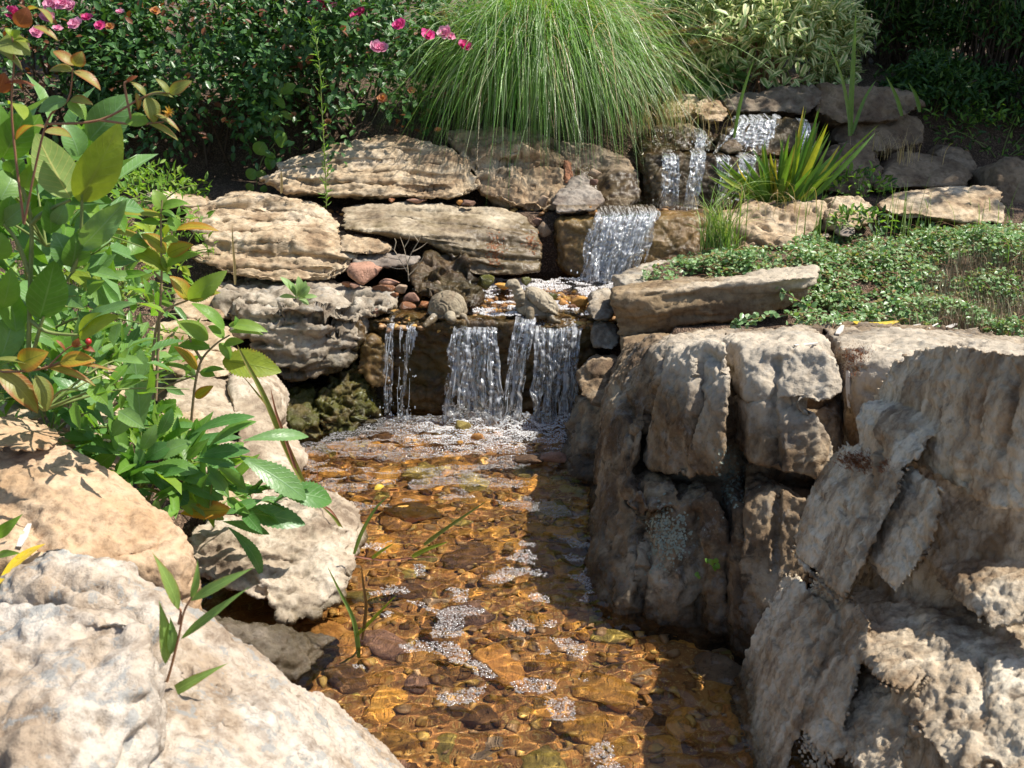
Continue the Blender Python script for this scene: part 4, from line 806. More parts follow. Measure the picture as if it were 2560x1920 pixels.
def stream(lipL, lipR, footL, footR, back=.12, amp=.010, gap=.25, seed=0, rag=.14, strands=6):
    fn, w, hh = sheet_fn(lipL, lipR, footL, footR, back)
    nu = max(12, int(w / .004)); nv = 80
    U, V = np.meshgrid(np.linspace(0, 1, nu), np.linspace(0, 1, nv), indexing='ij'); pos = fn(U, V).reshape(-1, 3); U, V = U.ravel(), V.ravel()
    q = np.stack([U * w * 26, V * 2.2, np.full(nu * nv, seed * 3.3)], -1)
    q2 = q * np.array([2.4, 7, 1])
    e = fbm(q, 2, seed=seed + 70) + .7 * fbm(q2, 2, seed=seed + 75)
    e = e + .5 * fbm(q * np.array([4.5, 14, 1]), 2, seed=seed + 77)
    pos[:, 1] -= amp * 1.0 * e * (.3 + V); pos[:, 2] += amp * .3 * e * (1 - V)
    pos[:, 0] += .012 * fbm(q * np.array([.6, 2, 1]), 2, seed=seed + 78) * (.2 + V)
    uv = np.stack([U * w + seed, V * hh * 1.6 + seed * .37], 1)
    keep = fbm(q * np.array([1.5, 1.1, 1]) + 9, 3, seed=seed + 90) - (gap - .5) * 1.2
    keepv = keep + 1.2 * np.clip(np.minimum(U, 1 - U) / rag, 0, 1) - .75 - .42 * sstep(.30, 1.0, V) - .5 * sstep(.16, 0, V)
    F = grid_faces(nu, nv); F = F[(keepv[F].mean(1) > -.25)]
    rr = np.random.RandomState(seed + 5); ST = []; cen_ = rr.uniform(.12, .88, max(2, int(w / .035)))
    for i in range(strands):                              # cords of white water
        u0 = np.clip(rr.choice(cen_) + rr.normal(0, .07), .03, .97); v0 = rr.uniform(.1, .75); v1 = min(1.04, v0 + rr.uniform(.08, .34)); k = 14
        t = np.linspace(0, 1, k); vv = v0 + (v1 - v0) * t; uu = u0 + (.018 / max(w, .05)) * fbm(np.stack([vv * 3, np.full(k, i * 1.7), np.full(k, seed)], 1), 2, seed=seed) * vv
        pts = fn(uu, vv) + np.array([0, -.006 - .012 * rr.rand(), 0])
        rad = rr.uniform(.0005, .0015) * np.sin(np.pi * np.clip(t, .03, .97)) ** .6 * (1 + .7 * pn(np.stack([t * 9, np.full(k, i * 3.1), np.full(k, 7.)], 1), seed))
        an = np.arange(5) / 5 * 2 * np.pi
        ring = np.stack([np.cos(an), np.sin(an) * .6, 0 * an], 1)
        Vt = (pts[:, None] + ring[None] * np.maximum(rad, .0003)[:, None, None]).reshape(-1, 3)
        Ft = np.array([(a * 5 + j, a * 5 + (j + 1) % 5, (a + 1) * 5 + (j + 1) % 5, (a + 1) * 5 + j) for a in range(k - 1) for j in range(5)])
        ST.append((Vt, Ft))
    nb = 12 + strands * 2
    bp = fn(np.clip(rr.choice(cen_, nb) + rr.normal(0, .06, nb), .03, .97), rr.uniform(.2, 1.02, nb) ** .8) + rr.normal(size=(nb, 3)) * np.array([.004, .006, .003]) + np.array([0, -.008, 0])
    return pos, F, uv, joinVF(ST), bp
def drops(cs, n, spread, r=(.0018, .0045), seed=0):
    rr = np.random.RandomState(seed); bm = bmesh.new(); bmesh.ops.create_icosphere(bm, subdivisions=1, radius=1)
    me = bpy.data.meshes.new('d'); bm.to_mesh(me); bm.free(); v0, _ = get_vn(me); f0 = np.array([p.vertices[:] for p in me.polygons]); bpy.data.meshes.remove(me)
    V, F = [], []
    for i in range(n):
        c = np.array(cs[rr.randint(len(cs))]) + rr.normal(size=3) * spread; s = rr.uniform(*r)
        V.append(v0 * np.array([s, s, s * rr.uniform(1, 2.2)]) + c); F.append(f0 + i * len(v0))
    return np.concatenate(V), np.concatenate(F)
def waterfall(label, streams, nd, spread, seed):
    c = P(*[(x + y) / 2 for x, y in zip(streams[0][2], streams[0][3])])
    r = root('waterfall', c, label, 'waterfall')
    beads = []
    for k, s in enumerate(streams):
        kw = s[4] if len(s) > 4 else {}
        pos, F, uv, st, bp = stream(*s[:4], seed=seed + k * 7, **kw)
        me = mesh_from('stream', pos, F); set_uv(me, uv); so = put('stream', me, M_FALL, r)
        put('strands', mesh_from('strands', *st), M_STRAND, r)['kind'] = 'stuff'; beads.append(bp)
    cs = [P(*q) for s in streams for q in (s[2], s[3])] + [P(*[(x + y) / 2 for x, y in zip(s[2], s[3])]) for s in streams]
    v, f = joinVF([drops(cs, nd, np.array(spread), seed=seed), drops(np.concatenate(beads), sum(map(len, beads)), np.array([.002, .002, .002]), (.0010, .0026), seed + 1)])
    put('spray', mesh_from('spray', v, f), M_DROP, r)['kind'] = 'stuff'
    return r
waterfall('widest lower waterfall splitting into streams below the two turtle statues', [
    ((1130, 822, 3.855), (1242, 826, 3.85), (1095, 1056, 3.76), (1262, 1062, 3.74), dict(amp=.016, gap=.16)),
    ((1290, 800, 3.86), (1338, 800, 3.86), (1238, 1062, 3.75), (1300, 1066, 3.75), dict(amp=.016, gap=.12, rag=.25)),
    ((1332, 822, 3.86), (1462, 824, 3.87), (1322, 1062, 3.77), (1440, 1056, 3.79), dict(amp=.016, gap=.28)),
    ((966, 815, 3.9), (990, 815, 3.9), (952, 1038, 3.83), (984, 1040, 3.83), dict(amp=.010, gap=.40, rag=.3, strands=5)),
    ((1000, 815, 3.9), (1050, 815, 3.89), (995, 1045, 3.82), (1040, 1050, 3.81), dict(amp=.008, gap=.72, rag=.3, strands=5))], 130, (.05, .03, .03), 1)
waterfall('middle waterfall spreading white over the squarish tan ledge', [
    ((1478, 537, 4.545), (1652, 532, 4.545), (1442, 700, 4.42), (1600, 708, 4.42), dict(amp=.014, gap=.12, back=.16)),
    ((1500, 537, 4.54), (1640, 534, 4.54), (1470, 704, 4.40), (1575, 710, 4.40), dict(amp=.016, gap=.25, back=.16))], 70, (.05, .02, .025), 30)
waterfall('upper waterfall in thin strands over the black ledge behind the iris', [
    ((1655, 388, 4.93), (1700, 388, 4.93), (1640, 528, 4.82), (1700, 530, 4.82), dict(amp=.014, gap=.36, rag=.2)),
    ((1728, 382, 4.93), (1764, 382, 4.93), (1700, 530, 4.81), (1748, 530, 4.81), dict(amp=.014, gap=.22, rag=.2)),
    ((1790, 392, 4.93), (1830, 394, 4.93), (1784, 500, 4.85), (1824, 505, 4.85), dict(amp=.01, gap=.45, rag=.3, strands=5)),
    ((1840, 395, 4.93), (1900, 395, 4.93), (1830, 500, 4.85), (1890, 500, 4.85), dict(amp=.01, gap=.5, rag=.3, strands=5))], 40, (.03, .02, .02), 50)
waterfall('small topmost cascade foaming over the rounded dark mound', [
    ((1830, 300, 5.20), (1950, 292, 5.21), (1776, 380, 5.02), (1935, 386, 5.02), dict(amp=.016, gap=.55, back=.1, strands=5)),
    ((1735, 330, 5.18), (1765, 330, 5.18), (1730, 378, 5.04), (1770, 382, 5.04), dict(amp=.012, gap=.3, back=.06, rag=.3, strands=5)),
    ((1992, 302, 5.20), (2026, 304, 5.20), (1990, 385, 5.03), (2030, 385, 5.03), dict(amp=.012, gap=.4, back=.06, rag=.3, strands=5))], 30, (.03, .02, .02), 70)

# ================================================================ foam: bubbles riding on the pool
def inpoly(px, poly):
    x, y = px[:, 0], px[:, 1]; r = np.zeros(len(px), bool); j = len(poly) - 1
    for i in range(len(poly)):
        xi, yi = poly[i]; xj, yj = poly[j]
        m = ((yi > y) != (yj > y)) & (x < (xj - xi) * (y - yi) / ((yj - yi) or 1e-9) + xi); r ^= m; j = i
    return r
FO = [[(350, 920), (430, 870), (560, 880), (700, 890), (760, 930), (800, 990), (900, 1020), (980, 1090), (930, 1110), (850, 1080), (760, 1040), (640, 990), (520, 960), (400, 970)],
      [(390, 640), (480, 650), (600, 680), (880, 690), (860, 730), (750, 740), (740, 790), (760, 850), (700, 870), (550, 860), (560, 800), (600, 740), (540, 700)],
      [(630, 570), (780, 560), (790, 600), (750, 650), (700, 650), (700, 600)], [(1030, 790), (1060, 750), (1110, 735), (1190, 770), (1205, 815), (1120, 845), (1050, 830)],
      [(1270, 870), (1400, 870), (1500, 910), (1530, 960), (1480, 1010), (1400, 980), (1330, 920)], [(1030, 1140), (1150, 1110), (1290, 1120), (1320, 1160), (1250, 1220), (1080, 1200)],
      [(580, 1230), (700, 1190), (890, 1160), (880, 1200), (800, 1270), (680, 1280), (600, 1260)], [(1230, 1260), (1300, 1235), (1400, 1230), (1440, 1310), (1420, 1390), (1320, 1390), (1280, 1320)],
      [(1520, 1530), (1600, 1480), (1680, 1520), (1680, 1600), (1760, 1690), (1600, 1700), (1530, 1600)], [(860, 510), (980, 460), (1130, 440), (1270, 450), (1260, 480), (1100, 480), (980, 530)],
      [(440, 420), (500, 410), (520, 470), (460, 490)], [(180, 580), (250, 555), (330, 540), (430, 570), (400, 600), (200, 605)], [(240, 720), (300, 700), (340, 730), (280, 755)],
      [(1370, 490), (1500, 450), (1590, 440), (1590, 500), (1540, 560), (1500, 650), (1460, 640), (1490, 560)], [(990, 390), (1080, 330), (1200, 360), (1190, 410)],
      [(1290, 220), (1400, 250), (1580, 290), (1610, 340), (1450, 320), (1340, 280)], [(950, 30), (1100, 10), (1300, 40), (1390, 80), (1490, 115), (1450, 135), (1300, 125), (1180, 85), (1000, 65)],
      [(80, 270), (200, 280), (320, 290), (250, 335), (100, 325)], [(1200, 930), (1260, 920), (1290, 950), (1230, 970)], [(1250, 760), (1340, 765), (1320, 800), (1260, 800)], [(1160, 600), (1280, 600), (1270, 640), (1180, 645)],
      [(1360, 350), (1600, 360), (1590, 410), (1400, 400)], [(1090, 270), (1190, 290), (1180, 320), (1100, 315)], [(1450, 1110), (1550, 1120), (1500, 1140)], [(60, 1040), (170, 1030), (160, 1060), (80, 1070)]]
FO = [[(850 + a / 2.44, 1240 + b / 2.44) for a, b in p] for p in FO]
rf = np.random.RandomState(4)
def foam_grid(x0, x1, y0, y1, sp):
    A, B = np.meshgrid(np.arange(x0, x1, sp), np.arange(y0, y1, sp), indexing='ij')
    c = np.stack([A.ravel(), B.ravel(), 0 * A.ravel()], 1); c[:, :2] += rf.uniform(-.5, .5, (len(c), 2)) * sp; return c
near_, far_ = foam_grid(-1.0, .75, 1.6, 2.85, .0048), foam_grid(-1.0, .5, 2.85, 3.86, .0050)
cand = np.concatenate([near_, far_])
px = to_px(cand)
wob = np.stack([fbm(cand * 14, 3, seed=80), fbm(cand * 14 + 5, 3, seed=81)], 1) * 11
keep = np.zeros(len(cand), bool)
for p in FO: keep |= inpoly(px + wob, p)
X, Yp = px[:, 0], px[:, 1]
fn = fbm(cand * np.array([4.2, 11, 1]) + .5 * fbm(cand * 5, 2, seed=83)[:, None], 4, seed=82)
core = sstep(960, 1040, X) * (1 - sstep(1400, 1500, X))
dens = np.interp(Yp, [1030, 1060, 1110, 1150, 1200, 1260, 1330, 1380], [.9, .95, .45, .22, .08, -.08, -.3, -.6])
dens = dens - .35 * (1 - sstep(880, 1010, X)) * (1 - sstep(1080, 1150, Yp)) - 1.2 * sstep(1290, 1420, X) * sstep(1130, 1180, Yp) - .35 * core * sstep(1220, 1260, Yp)
keep |= (fn + dens > .18) & (Yp > 1038)
keep &= np.array([pool_ok(x, y) for x, y in cand[:, :2]])
fc = cand[keep]; fpx = px[keep]
fc[:, 2] = waves(fc[:, 0], fc[:, 1], 1.0) * (.0072 + .0030 * ss(2.6, 3.7, fc[:, 1]))
churn = (1 - sstep(1060, 1125, fpx[:, 1])) * sstep(1040, 1120, fpx[:, 0]) * (1 - sstep(1400, 1450, fpx[:, 0]))
fc[:, 2] += churn * (.012 + .03 * np.maximum(fbm(fc * 13, 3, seed=85), -.2) * (1 + 1.2 * sstep(1080, 1052, fpx[:, 1])))
rad = np.where(fc[:, 1] < 2.85, rf.uniform(.0024, .0036, len(fc)), rf.uniform(.0016, .0028, len(fc))) * (1 + .9 * (rf.rand(len(fc)) > .985)) * (1 + .15 * churn)
an = np.arange(8) / 8 * 2 * math.pi
dome = np.array([(math.cos(a), math.sin(a), -.15) for a in an] + [(.72 * math.cos(a + .39), .72 * math.sin(a + .39), .62) for a in an] + [(0, 0, .95)])
df = np.array([(i, (i + 1) % 8, 8 + i) for i in range(8)] + [((i + 1) % 8, 8 + (i + 1) % 8, 8 + i) for i in range(8)] + [(8 + i, 8 + (i + 1) % 8, 16) for i in range(8)])
V = (dome[None] * np.array([1, 1, .42]) * rad[:, None, None] + fc[:, None]).reshape(-1, 3)
F = (df[None] + (np.arange(len(fc)) * 17)[:, None, None]).reshape(-1, 3)
def foam_mat(name, base, c):
    n = NT(name); lw = n.n('LayerWeight', {'Blend': .35}).outputs[1]
    d = n.n('MixShader', {0: .4, 1: n.n('BsdfDiffuse', {'Color': (c, c * .985, c * .98, 1)}).outputs[0], 2: n.n('BsdfTranslucent', {'Color': (c, c, c, 1)}).outputs[0]})
    m1 = n.n('MixShader', {0: n.math('ADD', n.math('MULTIPLY', lw, .30), base, True), 1: n.n('BsdfTransparent', {'Color': (.98, .95, .92, 1)}).outputs[0], 2: d.outputs[0]})
    return n.surf(n.n('MixShader', {0: .05, 1: m1.outputs[0], 2: n.n('BsdfGlossy', {'Roughness': .10}).outputs[0]}).outputs[0])
M_FOAM, M_FROTH = foam_mat('foam bubbles', .17, .86), foam_mat('white froth', .55, .95)
V3, F3 = V.reshape(-1, 17, 3), F
fr = rf.rand(len(fc)) < sstep(940, 1110, fpx[:, 0]) * (1 - sstep(1085, 1150, fpx[:, 1])); far_ok = rf.rand(len(fc)) > np.where(fc[:, 1] < 2.85, .22, .05)
for sel, m, lab in ((~fr & far_ok, M_FOAM, 'thin bubbly foam drifting in patches on the amber pool'), (fr, M_FROTH, 'white froth churning at the foot of the lower waterfall')):
    k = sel.sum(); Vs = V3[sel].reshape(-1, 3); Fs = (df[None] + (np.arange(k) * 17)[:, None, None]).reshape(-1, 3)
    tag(put('foam', mesh_from('foam', Vs, Fs), m), kind='stuff', label=lab, cat='foam')
# churning foam of the turtle pool, where the middle fall lands
V, F = [], []
A, B = np.meshgrid(np.arange(-.4, .45, .0075), np.arange(3.9, 4.46, .0075), indexing='ij')
c2 = np.stack([A.ravel(), B.ravel(), 0 * A.ravel() + .386], 1); c2[:, :2] += rf.uniform(-.004, .004, (len(c2), 2))
p2 = to_px(c2); f2 = fbm(c2 * np.array([9, 16, 1]), 4, seed=88)
k2 = (f2 + np.interp(p2[:, 1], [690, 712, 740, 790, 810], [.6, .5, .1, -.1, -.3]) - .5 * (p2[:, 0] < 1180) + .25 * ((p2[:, 0] > 1200) & (p2[:, 0] < 1300) & (p2[:, 1] > 735))) > .25
c2 = c2[k2]; c2[:, 2] += .006 * fbm(c2 * 20, 2, seed=89); r2 = rf.uniform(.003, .0048, len(c2))
V = (dome[None] * r2[:, None, None] + c2[:, None]).reshape(-1, 3); F = (df[None] + (np.arange(len(c2)) * 17)[:, None, None]).reshape(-1, 3)
tag(put('foam', mesh_from('foam', V, F), M_FROTH), kind='stuff', label='white churned foam around the turtle statues under the middle waterfall', cat='foam')

# ================================================================ turtle statues
def ell(bm, c, r, rot=None, sub=3):
    m = Matrix.Translation(Vector(c)) @ (rot.to_4x4() if rot else Matrix()) @ Matrix.Diagonal((r[0], r[1], r[2], 1))
    bmesh.ops.create_icosphere(bm, subdivisions=sub, radius=1, matrix=m)
def chain(bm, pts):                                      # (x, y, z, r) spheres bridged so the remesh makes one limb
    for a, b in zip(pts[:-1], pts[1:]):
        k = max(2, int((Vector(a[:3]) - Vector(b[:3])).length / (min(a[3], b[3]) * .45)))
        for i in range(k + 1):
            t = i / k; q = [a[j] * (1 - t) + b[j] * t for j in range(4)]
            ell(bm, q[:3], (q[3],) * 3, None, 2)
M_STATUE = rock_mat('carved grey tan stone', (.40, .34, .25), (.31, .26, .18), (.22, .175, .115), st=.45, wet_z=.385, wet_w=.02, wet_dark=.45, bump=.35)
def statue_part(name, bm, M, r, scute=None, vox=.0026, sm=3, wr=0.0):
    me = skin_mesh(bm, vox, sm); v, no = get_vn(me)
    d = .0012 * fbm(v * 120, 3, seed=5)
    if scute is not None:
        q = v.copy(); q[:, 2] *= .5
        F1, F2, ID = cells(q * scute + 2.2, 7)
        d += -.0030 * (1 - sstep(.0, .14, F2 - F1)) + .0010 * np.sin(F1 * 26)
    if wr: d += wr * np.sin(v[:, 2] * 420 + 2 * fbm(v * 40, 2, seed=6))
    v = v + no * d[:, None]
    me.vertices.foreach_set('co', v.astype(np.float32).ravel()); me.update(); me.transform(M)
    o = bpy.data.objects.new(name, me); COL.objects.link(o); me.materials.append(M_STATUE); o.parent = r
def turtle(label, loc, rz, tilt, parts, sc):
    r = root('turtle_statue', loc, label, 'statue')
    M = Matrix.Rotation(rz, 4, 'Z') @ Matrix.Diagonal((sc, sc, sc, 1))
    for p in parts:
        bm = bmesh.new()
        for kind, *a in p['shapes']:
            (ell if kind == 'e' else chain)(bm, *a)
        statue_part(p['name'], bm, M, r, p.get('scute'), wr=p.get('wr', 0))
ry = lambda d: Matrix.Rotation(math.radians(d), 3, 'Y')
# local frame: +x is forward, z up
up = [dict(name='shell', scute=26, shapes=[('e', (-.030, 0, .062), (.070, .052, .034), ry(-38)), ('e', (-.036, 0, .052), (.074, .057, .012), ry(-38))]),
      dict(name='head', shapes=[('c', [(.030, 0, .060, .027), (.044, 0, .085, .021), (.056, 0, .112, .0165), (.062, 0, .124, .0185)]), ('e', (.072, 0, .127), (.022, .016, .0145), ry(12)), ('e', (.074, .013, .131), (.006, .005, .005)), ('e', (.074, -.013, .131), (.006, .005, .005))], wr=.0009),
      dict(name='body', shapes=[('e', (.012, 0, .038), (.042, .042, .034)), ('e', (-.03, 0, .022), (.05, .044, .024))]),
      dict(name='leg', shapes=[('c', [(.020, .045, .044, .015), (.022, .053, .022, .014), (.032, .056, .006, .012), (.052, .058, .004, .009)])]),
      dict(name='leg', shapes=[('c', [(.030, -.040, .040, .016), (.040, -.046, .020, .014), (.056, -.046, .006, .012), (.072, -.046, .004, .009)])]),
      dict(name='leg', shapes=[('c', [(-.050, .040, .016, .015), (-.060, .055, .006, .011), (-.075, .060, .004, .008)])]),
      dict(name='leg', shapes=[('c', [(-.050, -.040, .016, .015), (-.060, -.055, .006, .011), (-.075, -.060, .004, .008)])])]
turtle('larger grey stone turtle statue rearing up with its head raised on the waterfall ledge', P(1331, 799, 3.95) * 1.0, math.radians(180 + 14), 0, up, 1.14)
dn = [dict(name='shell', scute=24, shapes=[('e', (-.012, 0, .040), (.070, .064, .056), ry(4)), ('e', (-.012, 0, .030), (.076, .069, .014), ry(6))]),
      dict(name='head', shapes=[('c', [(.050, .004, .030, .020), (.070, .006, .030, .018), (.082, .007, .026, .018)]), ('e', (.090, .008, .027), (.018, .017, .015))]),
      dict(name='body', shapes=[('e', (-.005, 0, .022), (.062, .056, .022))]),
      dict(name='leg', shapes=[('c', [(.040, -.046, .022, .016), (.058, -.062, .014, .014), (.074, -.078, .005, .010)])]),
      dict(name='leg', shapes=[('c', [(.040, .048, .020, .015), (.056, .058, .010, .012), (.068, .066, .004, .009)])]),
      dict(name='leg', shapes=[('c', [(-.050, .046, .016, .014), (-.064, .062, .006, .010)])]),
      dict(name='leg', shapes=[('c', [(-.050, -.046, .016, .014), (-.064, -.062, .006, .010)])])]
turtle('smaller grey turtle statue with a domed shell crouching at the waterfall lip', P(1120, 800, 3.96), math.radians(-84), 0, dn, 1.14)
# ================================================================ plants: leaves, blades, scatter
def leaf_mat(name, a, b, c=None, edge=None, vein=.35, transl=.35, rough=.42, spec=.4, vein_c=None, spots=0.0, under=None, var_edge=.5, tc=(1.5, 1.5, .55)):
    """a..b: dark to light green between leaves; edge: colour that creeps in from rim and tip; veins follow the leaf's own uv"""
    n = NT(name); g = n.n('NewGeometry'); r = n.math('FRACT', n.math('ADD', g.outputs['Random Per Island'], n.math('MULTIPLY', n.n('ObjectInfo').outputs['Random'], 3.7)))
    uv = n.n('SeparateXYZ', {0: n.n('UVMap').outputs[0]}); u, v = uv.outputs[0], uv.outputs[1]
    col = n.ramp(r, [(0, a), (.6, b), (1, c or b)])
    pos = n.n('TexCoord').outputs['Object']
    col = n.mix(1.0, col, n.ramp(n.noise(pos, 35, 4), [(.3, (.82, .84, .8)), (.7, (1.15, 1.12, 1.1))]), 'MULTIPLY')
    av = n.math('ABSOLUTE', v)
    sv = n.math('SINE', n.math('MULTIPLY', n.math('SUBTRACT', u, n.math('MULTIPLY', av, .22)), 62.0))
    sidev = n.mr(sv, .80, 1.0); mid = n.mr(av, .02, .075, 1.0, 0.0)
    if edge:
        k = n.math('MULTIPLY', n.math('ADD', n.math('POWER', av, 2.0), n.math('MULTIPLY', u, .5)), n.math('ADD', n.math('MULTIPLY', r, var_edge * 1.6), .35))
        k = n.math('ADD', k, n.math('MULTIPLY', n.math('SUBTRACT', n.noise(pos, 30, 5, .7), .5), 1.2))
        col = n.mix(n.math('MULTIPLY', n.mr(k, .35, .9), .95), col, edge)
    if spots: col = n.mix(n.math('MULTIPLY', n.mr(n.noise(pos, 60, 4, .7), .60, .66), spots), col, (.16, .08, .02))
    vc = vein_c or tuple(min(1, x * 1.9 + .03) for x in b)
    col = n.mix(n.math('MULTIPLY', n.math('MAXIMUM', n.math('MULTIPLY', sidev, .45), mid), vein), col, vc)
    if under: col = n.mix(g.outputs['Backfacing'], col, under)
    bp = n.n('Bump', {'Height': n.math('ADD', n.math('MULTIPLY', n.math('MAXIMUM', sidev, mid), -.7), n.noise(pos, 70, 3)), 'Strength': .35, 'Distance': .003})
    p = n.n('BsdfPrincipled', {'Base Color': col, 'Roughness': rough, 'Normal': bp.outputs[0]}); p.inputs['Specular IOR Level'].default_value = spec
    t = n.n('BsdfTranslucent', {'Color': n.mix(1.0, col, tc, 'MULTIPLY')})
    return n.surf(n.n('MixShader', {0: transl, 1: p.outputs[0], 2: t.outputs[0]}).outputs[0])
def simple_mat(name, c, rough=.7, c2=None, sc=40):
    n = NT(name)
    col = n.ramp(n.noise(n.n('TexCoord').outputs['Object'], sc, 5, .65), [(.35, c), (.65, c2 or tuple(x * 1.4 for x in c))])
    return n.surf(n.n('BsdfPrincipled', {'Base Color': col, 'Roughness': rough}).outputs[0])
PROF = {'ovate': lambda t: np.sin(np.pi * t ** .8) ** .78, 'lance': lambda t: np.sin(np.pi * t ** .75) ** 1.15 , 'oblan': lambda t: (np.sin(np.pi * t ** 1.35) ** .8) * .93 + .07 * (1 - t), 'round': lambda t: np.sin(np.pi * t ** .9) ** .58, 'blade': lambda t: (1 - t ** 3) * (.55 + .45 * np.minimum(1, t * 5))}
def leafVF(base, tip, w, up, shape='ovate', fold=.22, arch=.12, nseg=14, serr=0.0, nser=14, wav=0.0, twist=0.0, seed=0):
    base, tip = Vector(base), Vector(tip); ax = tip - base; L = ax.length; a = ax.normalized()
    s = a.cross(Vector(up)).normalized(); nn = s.cross(a).normalized()
    t = np.linspace(0, 1, nseg + 1); pr = PROF[shape](np.clip(t, 1e-4, 1)) * w * .5
    if serr: pr = pr * (1 + serr * (((t * nser) % 1.0) - .5) * 2)
    vs = np.array([-1, -.55, 0, .55, 1.0]); rr = np.random.RandomState(seed + 3); ph = rr.uniform(0, 6, 3)
    V, UV = [], []
    for i, ti in enumerate(t):
        c = base + ax * ti + nn * (arch * L * (4 * ti * (1 - ti)))
        tw = twist * (ti - .4); s2 = s * math.cos(tw) + nn * math.sin(tw); n2 = nn * math.cos(tw) - s * math.sin(tw)
        for vv in vs:
            e = pr[i] * vv
            up_ = fold * abs(e) + wav * w * abs(vv) ** 2 * math.sin(ti * 13 + ph[0] + (ph[1] if vv > 0 else 0))
            V.append(c + s2 * e + n2 * up_); UV.append((ti, vv))
    return np.array([tuple(x) for x in V]), grid_faces(nseg + 1, 5), np.array(UV)
CAMP = Vector((0, 0, CAM_H))
def leaf_px(bx, by, tx, ty, w, Y, dy=0.0, face=.6, roll=0.0, **kw):
    """leaf from pixel to pixel at ground distance Y; dy brings its tip nearer (-) or farther (+); face turns its blade to the viewer or the sky"""
    b, t = P(bx, by, Y), P(tx, ty, Y + dy)
    m = (b + t) * .5; toc = (CAMP - m).normalized()
    up = toc * face + Vector((0.4, 0, 1)) * (1 - face) + Vector((.36, 0, .15))
    if roll: up = Quaternion((t - b).normalized(), roll) @ up
    return leafVF(b, t, 1.18 * w / F_PX * depth(m), up, **kw)
def leaf_obj(name, vf, mat, parent):
    me = mesh_from(name, vf[0], vf[1]); set_uv(me, vf[2])
    return put(name, me, mat, parent)
def stem_obj(parent, pts, r0, r1, mat, name='stem', k=5):
    v, f = tube(spline(pts, k), r0, r1); return put(name, mesh_from(name, v, f), mat, parent)

# small-leaf template, all triangles: t along, v across, lift
LT = np.array([(0, 0, 0), (.3, -.8, .10), (.3, 0, 0), (.3, .8, .10), (.68, -.72, .05), (.68, 0, -.03), (.68, .72, .05), (1, 0, -.10)])
LF = np.array([(0, 2, 1), (0, 3, 2), (1, 2, 5), (1, 5, 4), (2, 3, 6), (2, 6, 5), (4, 5, 7), (5, 6, 7)])
def scatterVF(pos, ax, up, L, Wd):
    ax = ax / np.linalg.norm(ax, axis=1)[:, None]; s = np.cross(ax, up); s /= np.linalg.norm(s, axis=1)[:, None] + 1e-9; n_ = np.cross(s, ax)
    V = (pos[:, None] + ax[:, None] * (LT[None, :, 0:1] * L[:, None, None]) + s[:, None] * (LT[None, :, 1:2] * Wd[:, None, None] * .5) + n_[:, None] * (LT[None, :, 2:3] * L[:, None, None]))
    F = LF[None] + (np.arange(len(pos)) * 8)[:, None, None]
    uv = np.tile(LT[:, :2], (len(pos), 1))
    return V.reshape(-1, 3), F.reshape(-1, 3), uv
def rvec(rs, n): v = rs.normal(size=(n, 3)); return v / np.linalg.norm(v, axis=1)[:, None]
def blades(rs, base, d, L, droop, w, seg=9, up0=1.0, fount=None):
    """arching ribbons. base (N,3), d (N,2) outward heading, L length, droop how far they bend over"""
    N = len(base); t = np.linspace(0, 1, seg + 1)
    if fount: th = fount[0][:, None] - (fount[0] + fount[1])[:, None] * sstep(fount[2][:, None], fount[3][:, None], t[None])
    else: th = (np.pi / 2 * up0) - droop[:, None] * t[None] ** 1.3               # angle above the ground along the blade
    ds = L[:, None] / seg
    r = np.concatenate([np.zeros((N, 1)), np.cumsum(np.cos(th[:, :-1]) * ds, 1)], 1); z = np.concatenate([np.zeros((N, 1)), np.cumsum(np.sin(th[:, :-1]) * ds, 1)], 1)
    C = np.empty((N, seg + 1, 3)); C[..., 0] = base[:, 0:1] + d[:, 0:1] * r; C[..., 1] = base[:, 1:2] + d[:, 1:2] * r; C[..., 2] = base[:, 2:3] + z
    side = np.stack([-d[:, 1], d[:, 0], np.zeros(N)], 1); tw = rs.uniform(-.7, .7, N)
    side = side * np.cos(tw)[:, None] + np.array([0, 0, 1.0]) * np.sin(tw)[:, None]
    wt = (1 - t ** 2.2) * .5 * np.minimum(1, .5 + t * 4)
    A = C + side[:, None] * (w[:, None] * wt[None])[..., None]; B = C - side[:, None] * (w[:, None] * wt[None])[..., None]
    V = np.stack([A, B], 2).reshape(-1, 3)
    k = np.arange(seg)[None] * 2 + (np.arange(N) * (seg + 1) * 2)[:, None]
    F = np.stack([k, k + 1, k + 3, k + 2], -1).reshape(-1, 4)
    uv = np.stack([np.broadcast_to(t[None, :, None], (N, seg + 1, 2)), np.broadcast_to(np.array([-1, 1.0])[None, None], (N, seg + 1, 2))], -1).reshape(-1, 2)
    return V, F, uv
def mesh_uv(name, V, F, uv): me = mesh_from(name, V, F); set_uv(me, uv); return me

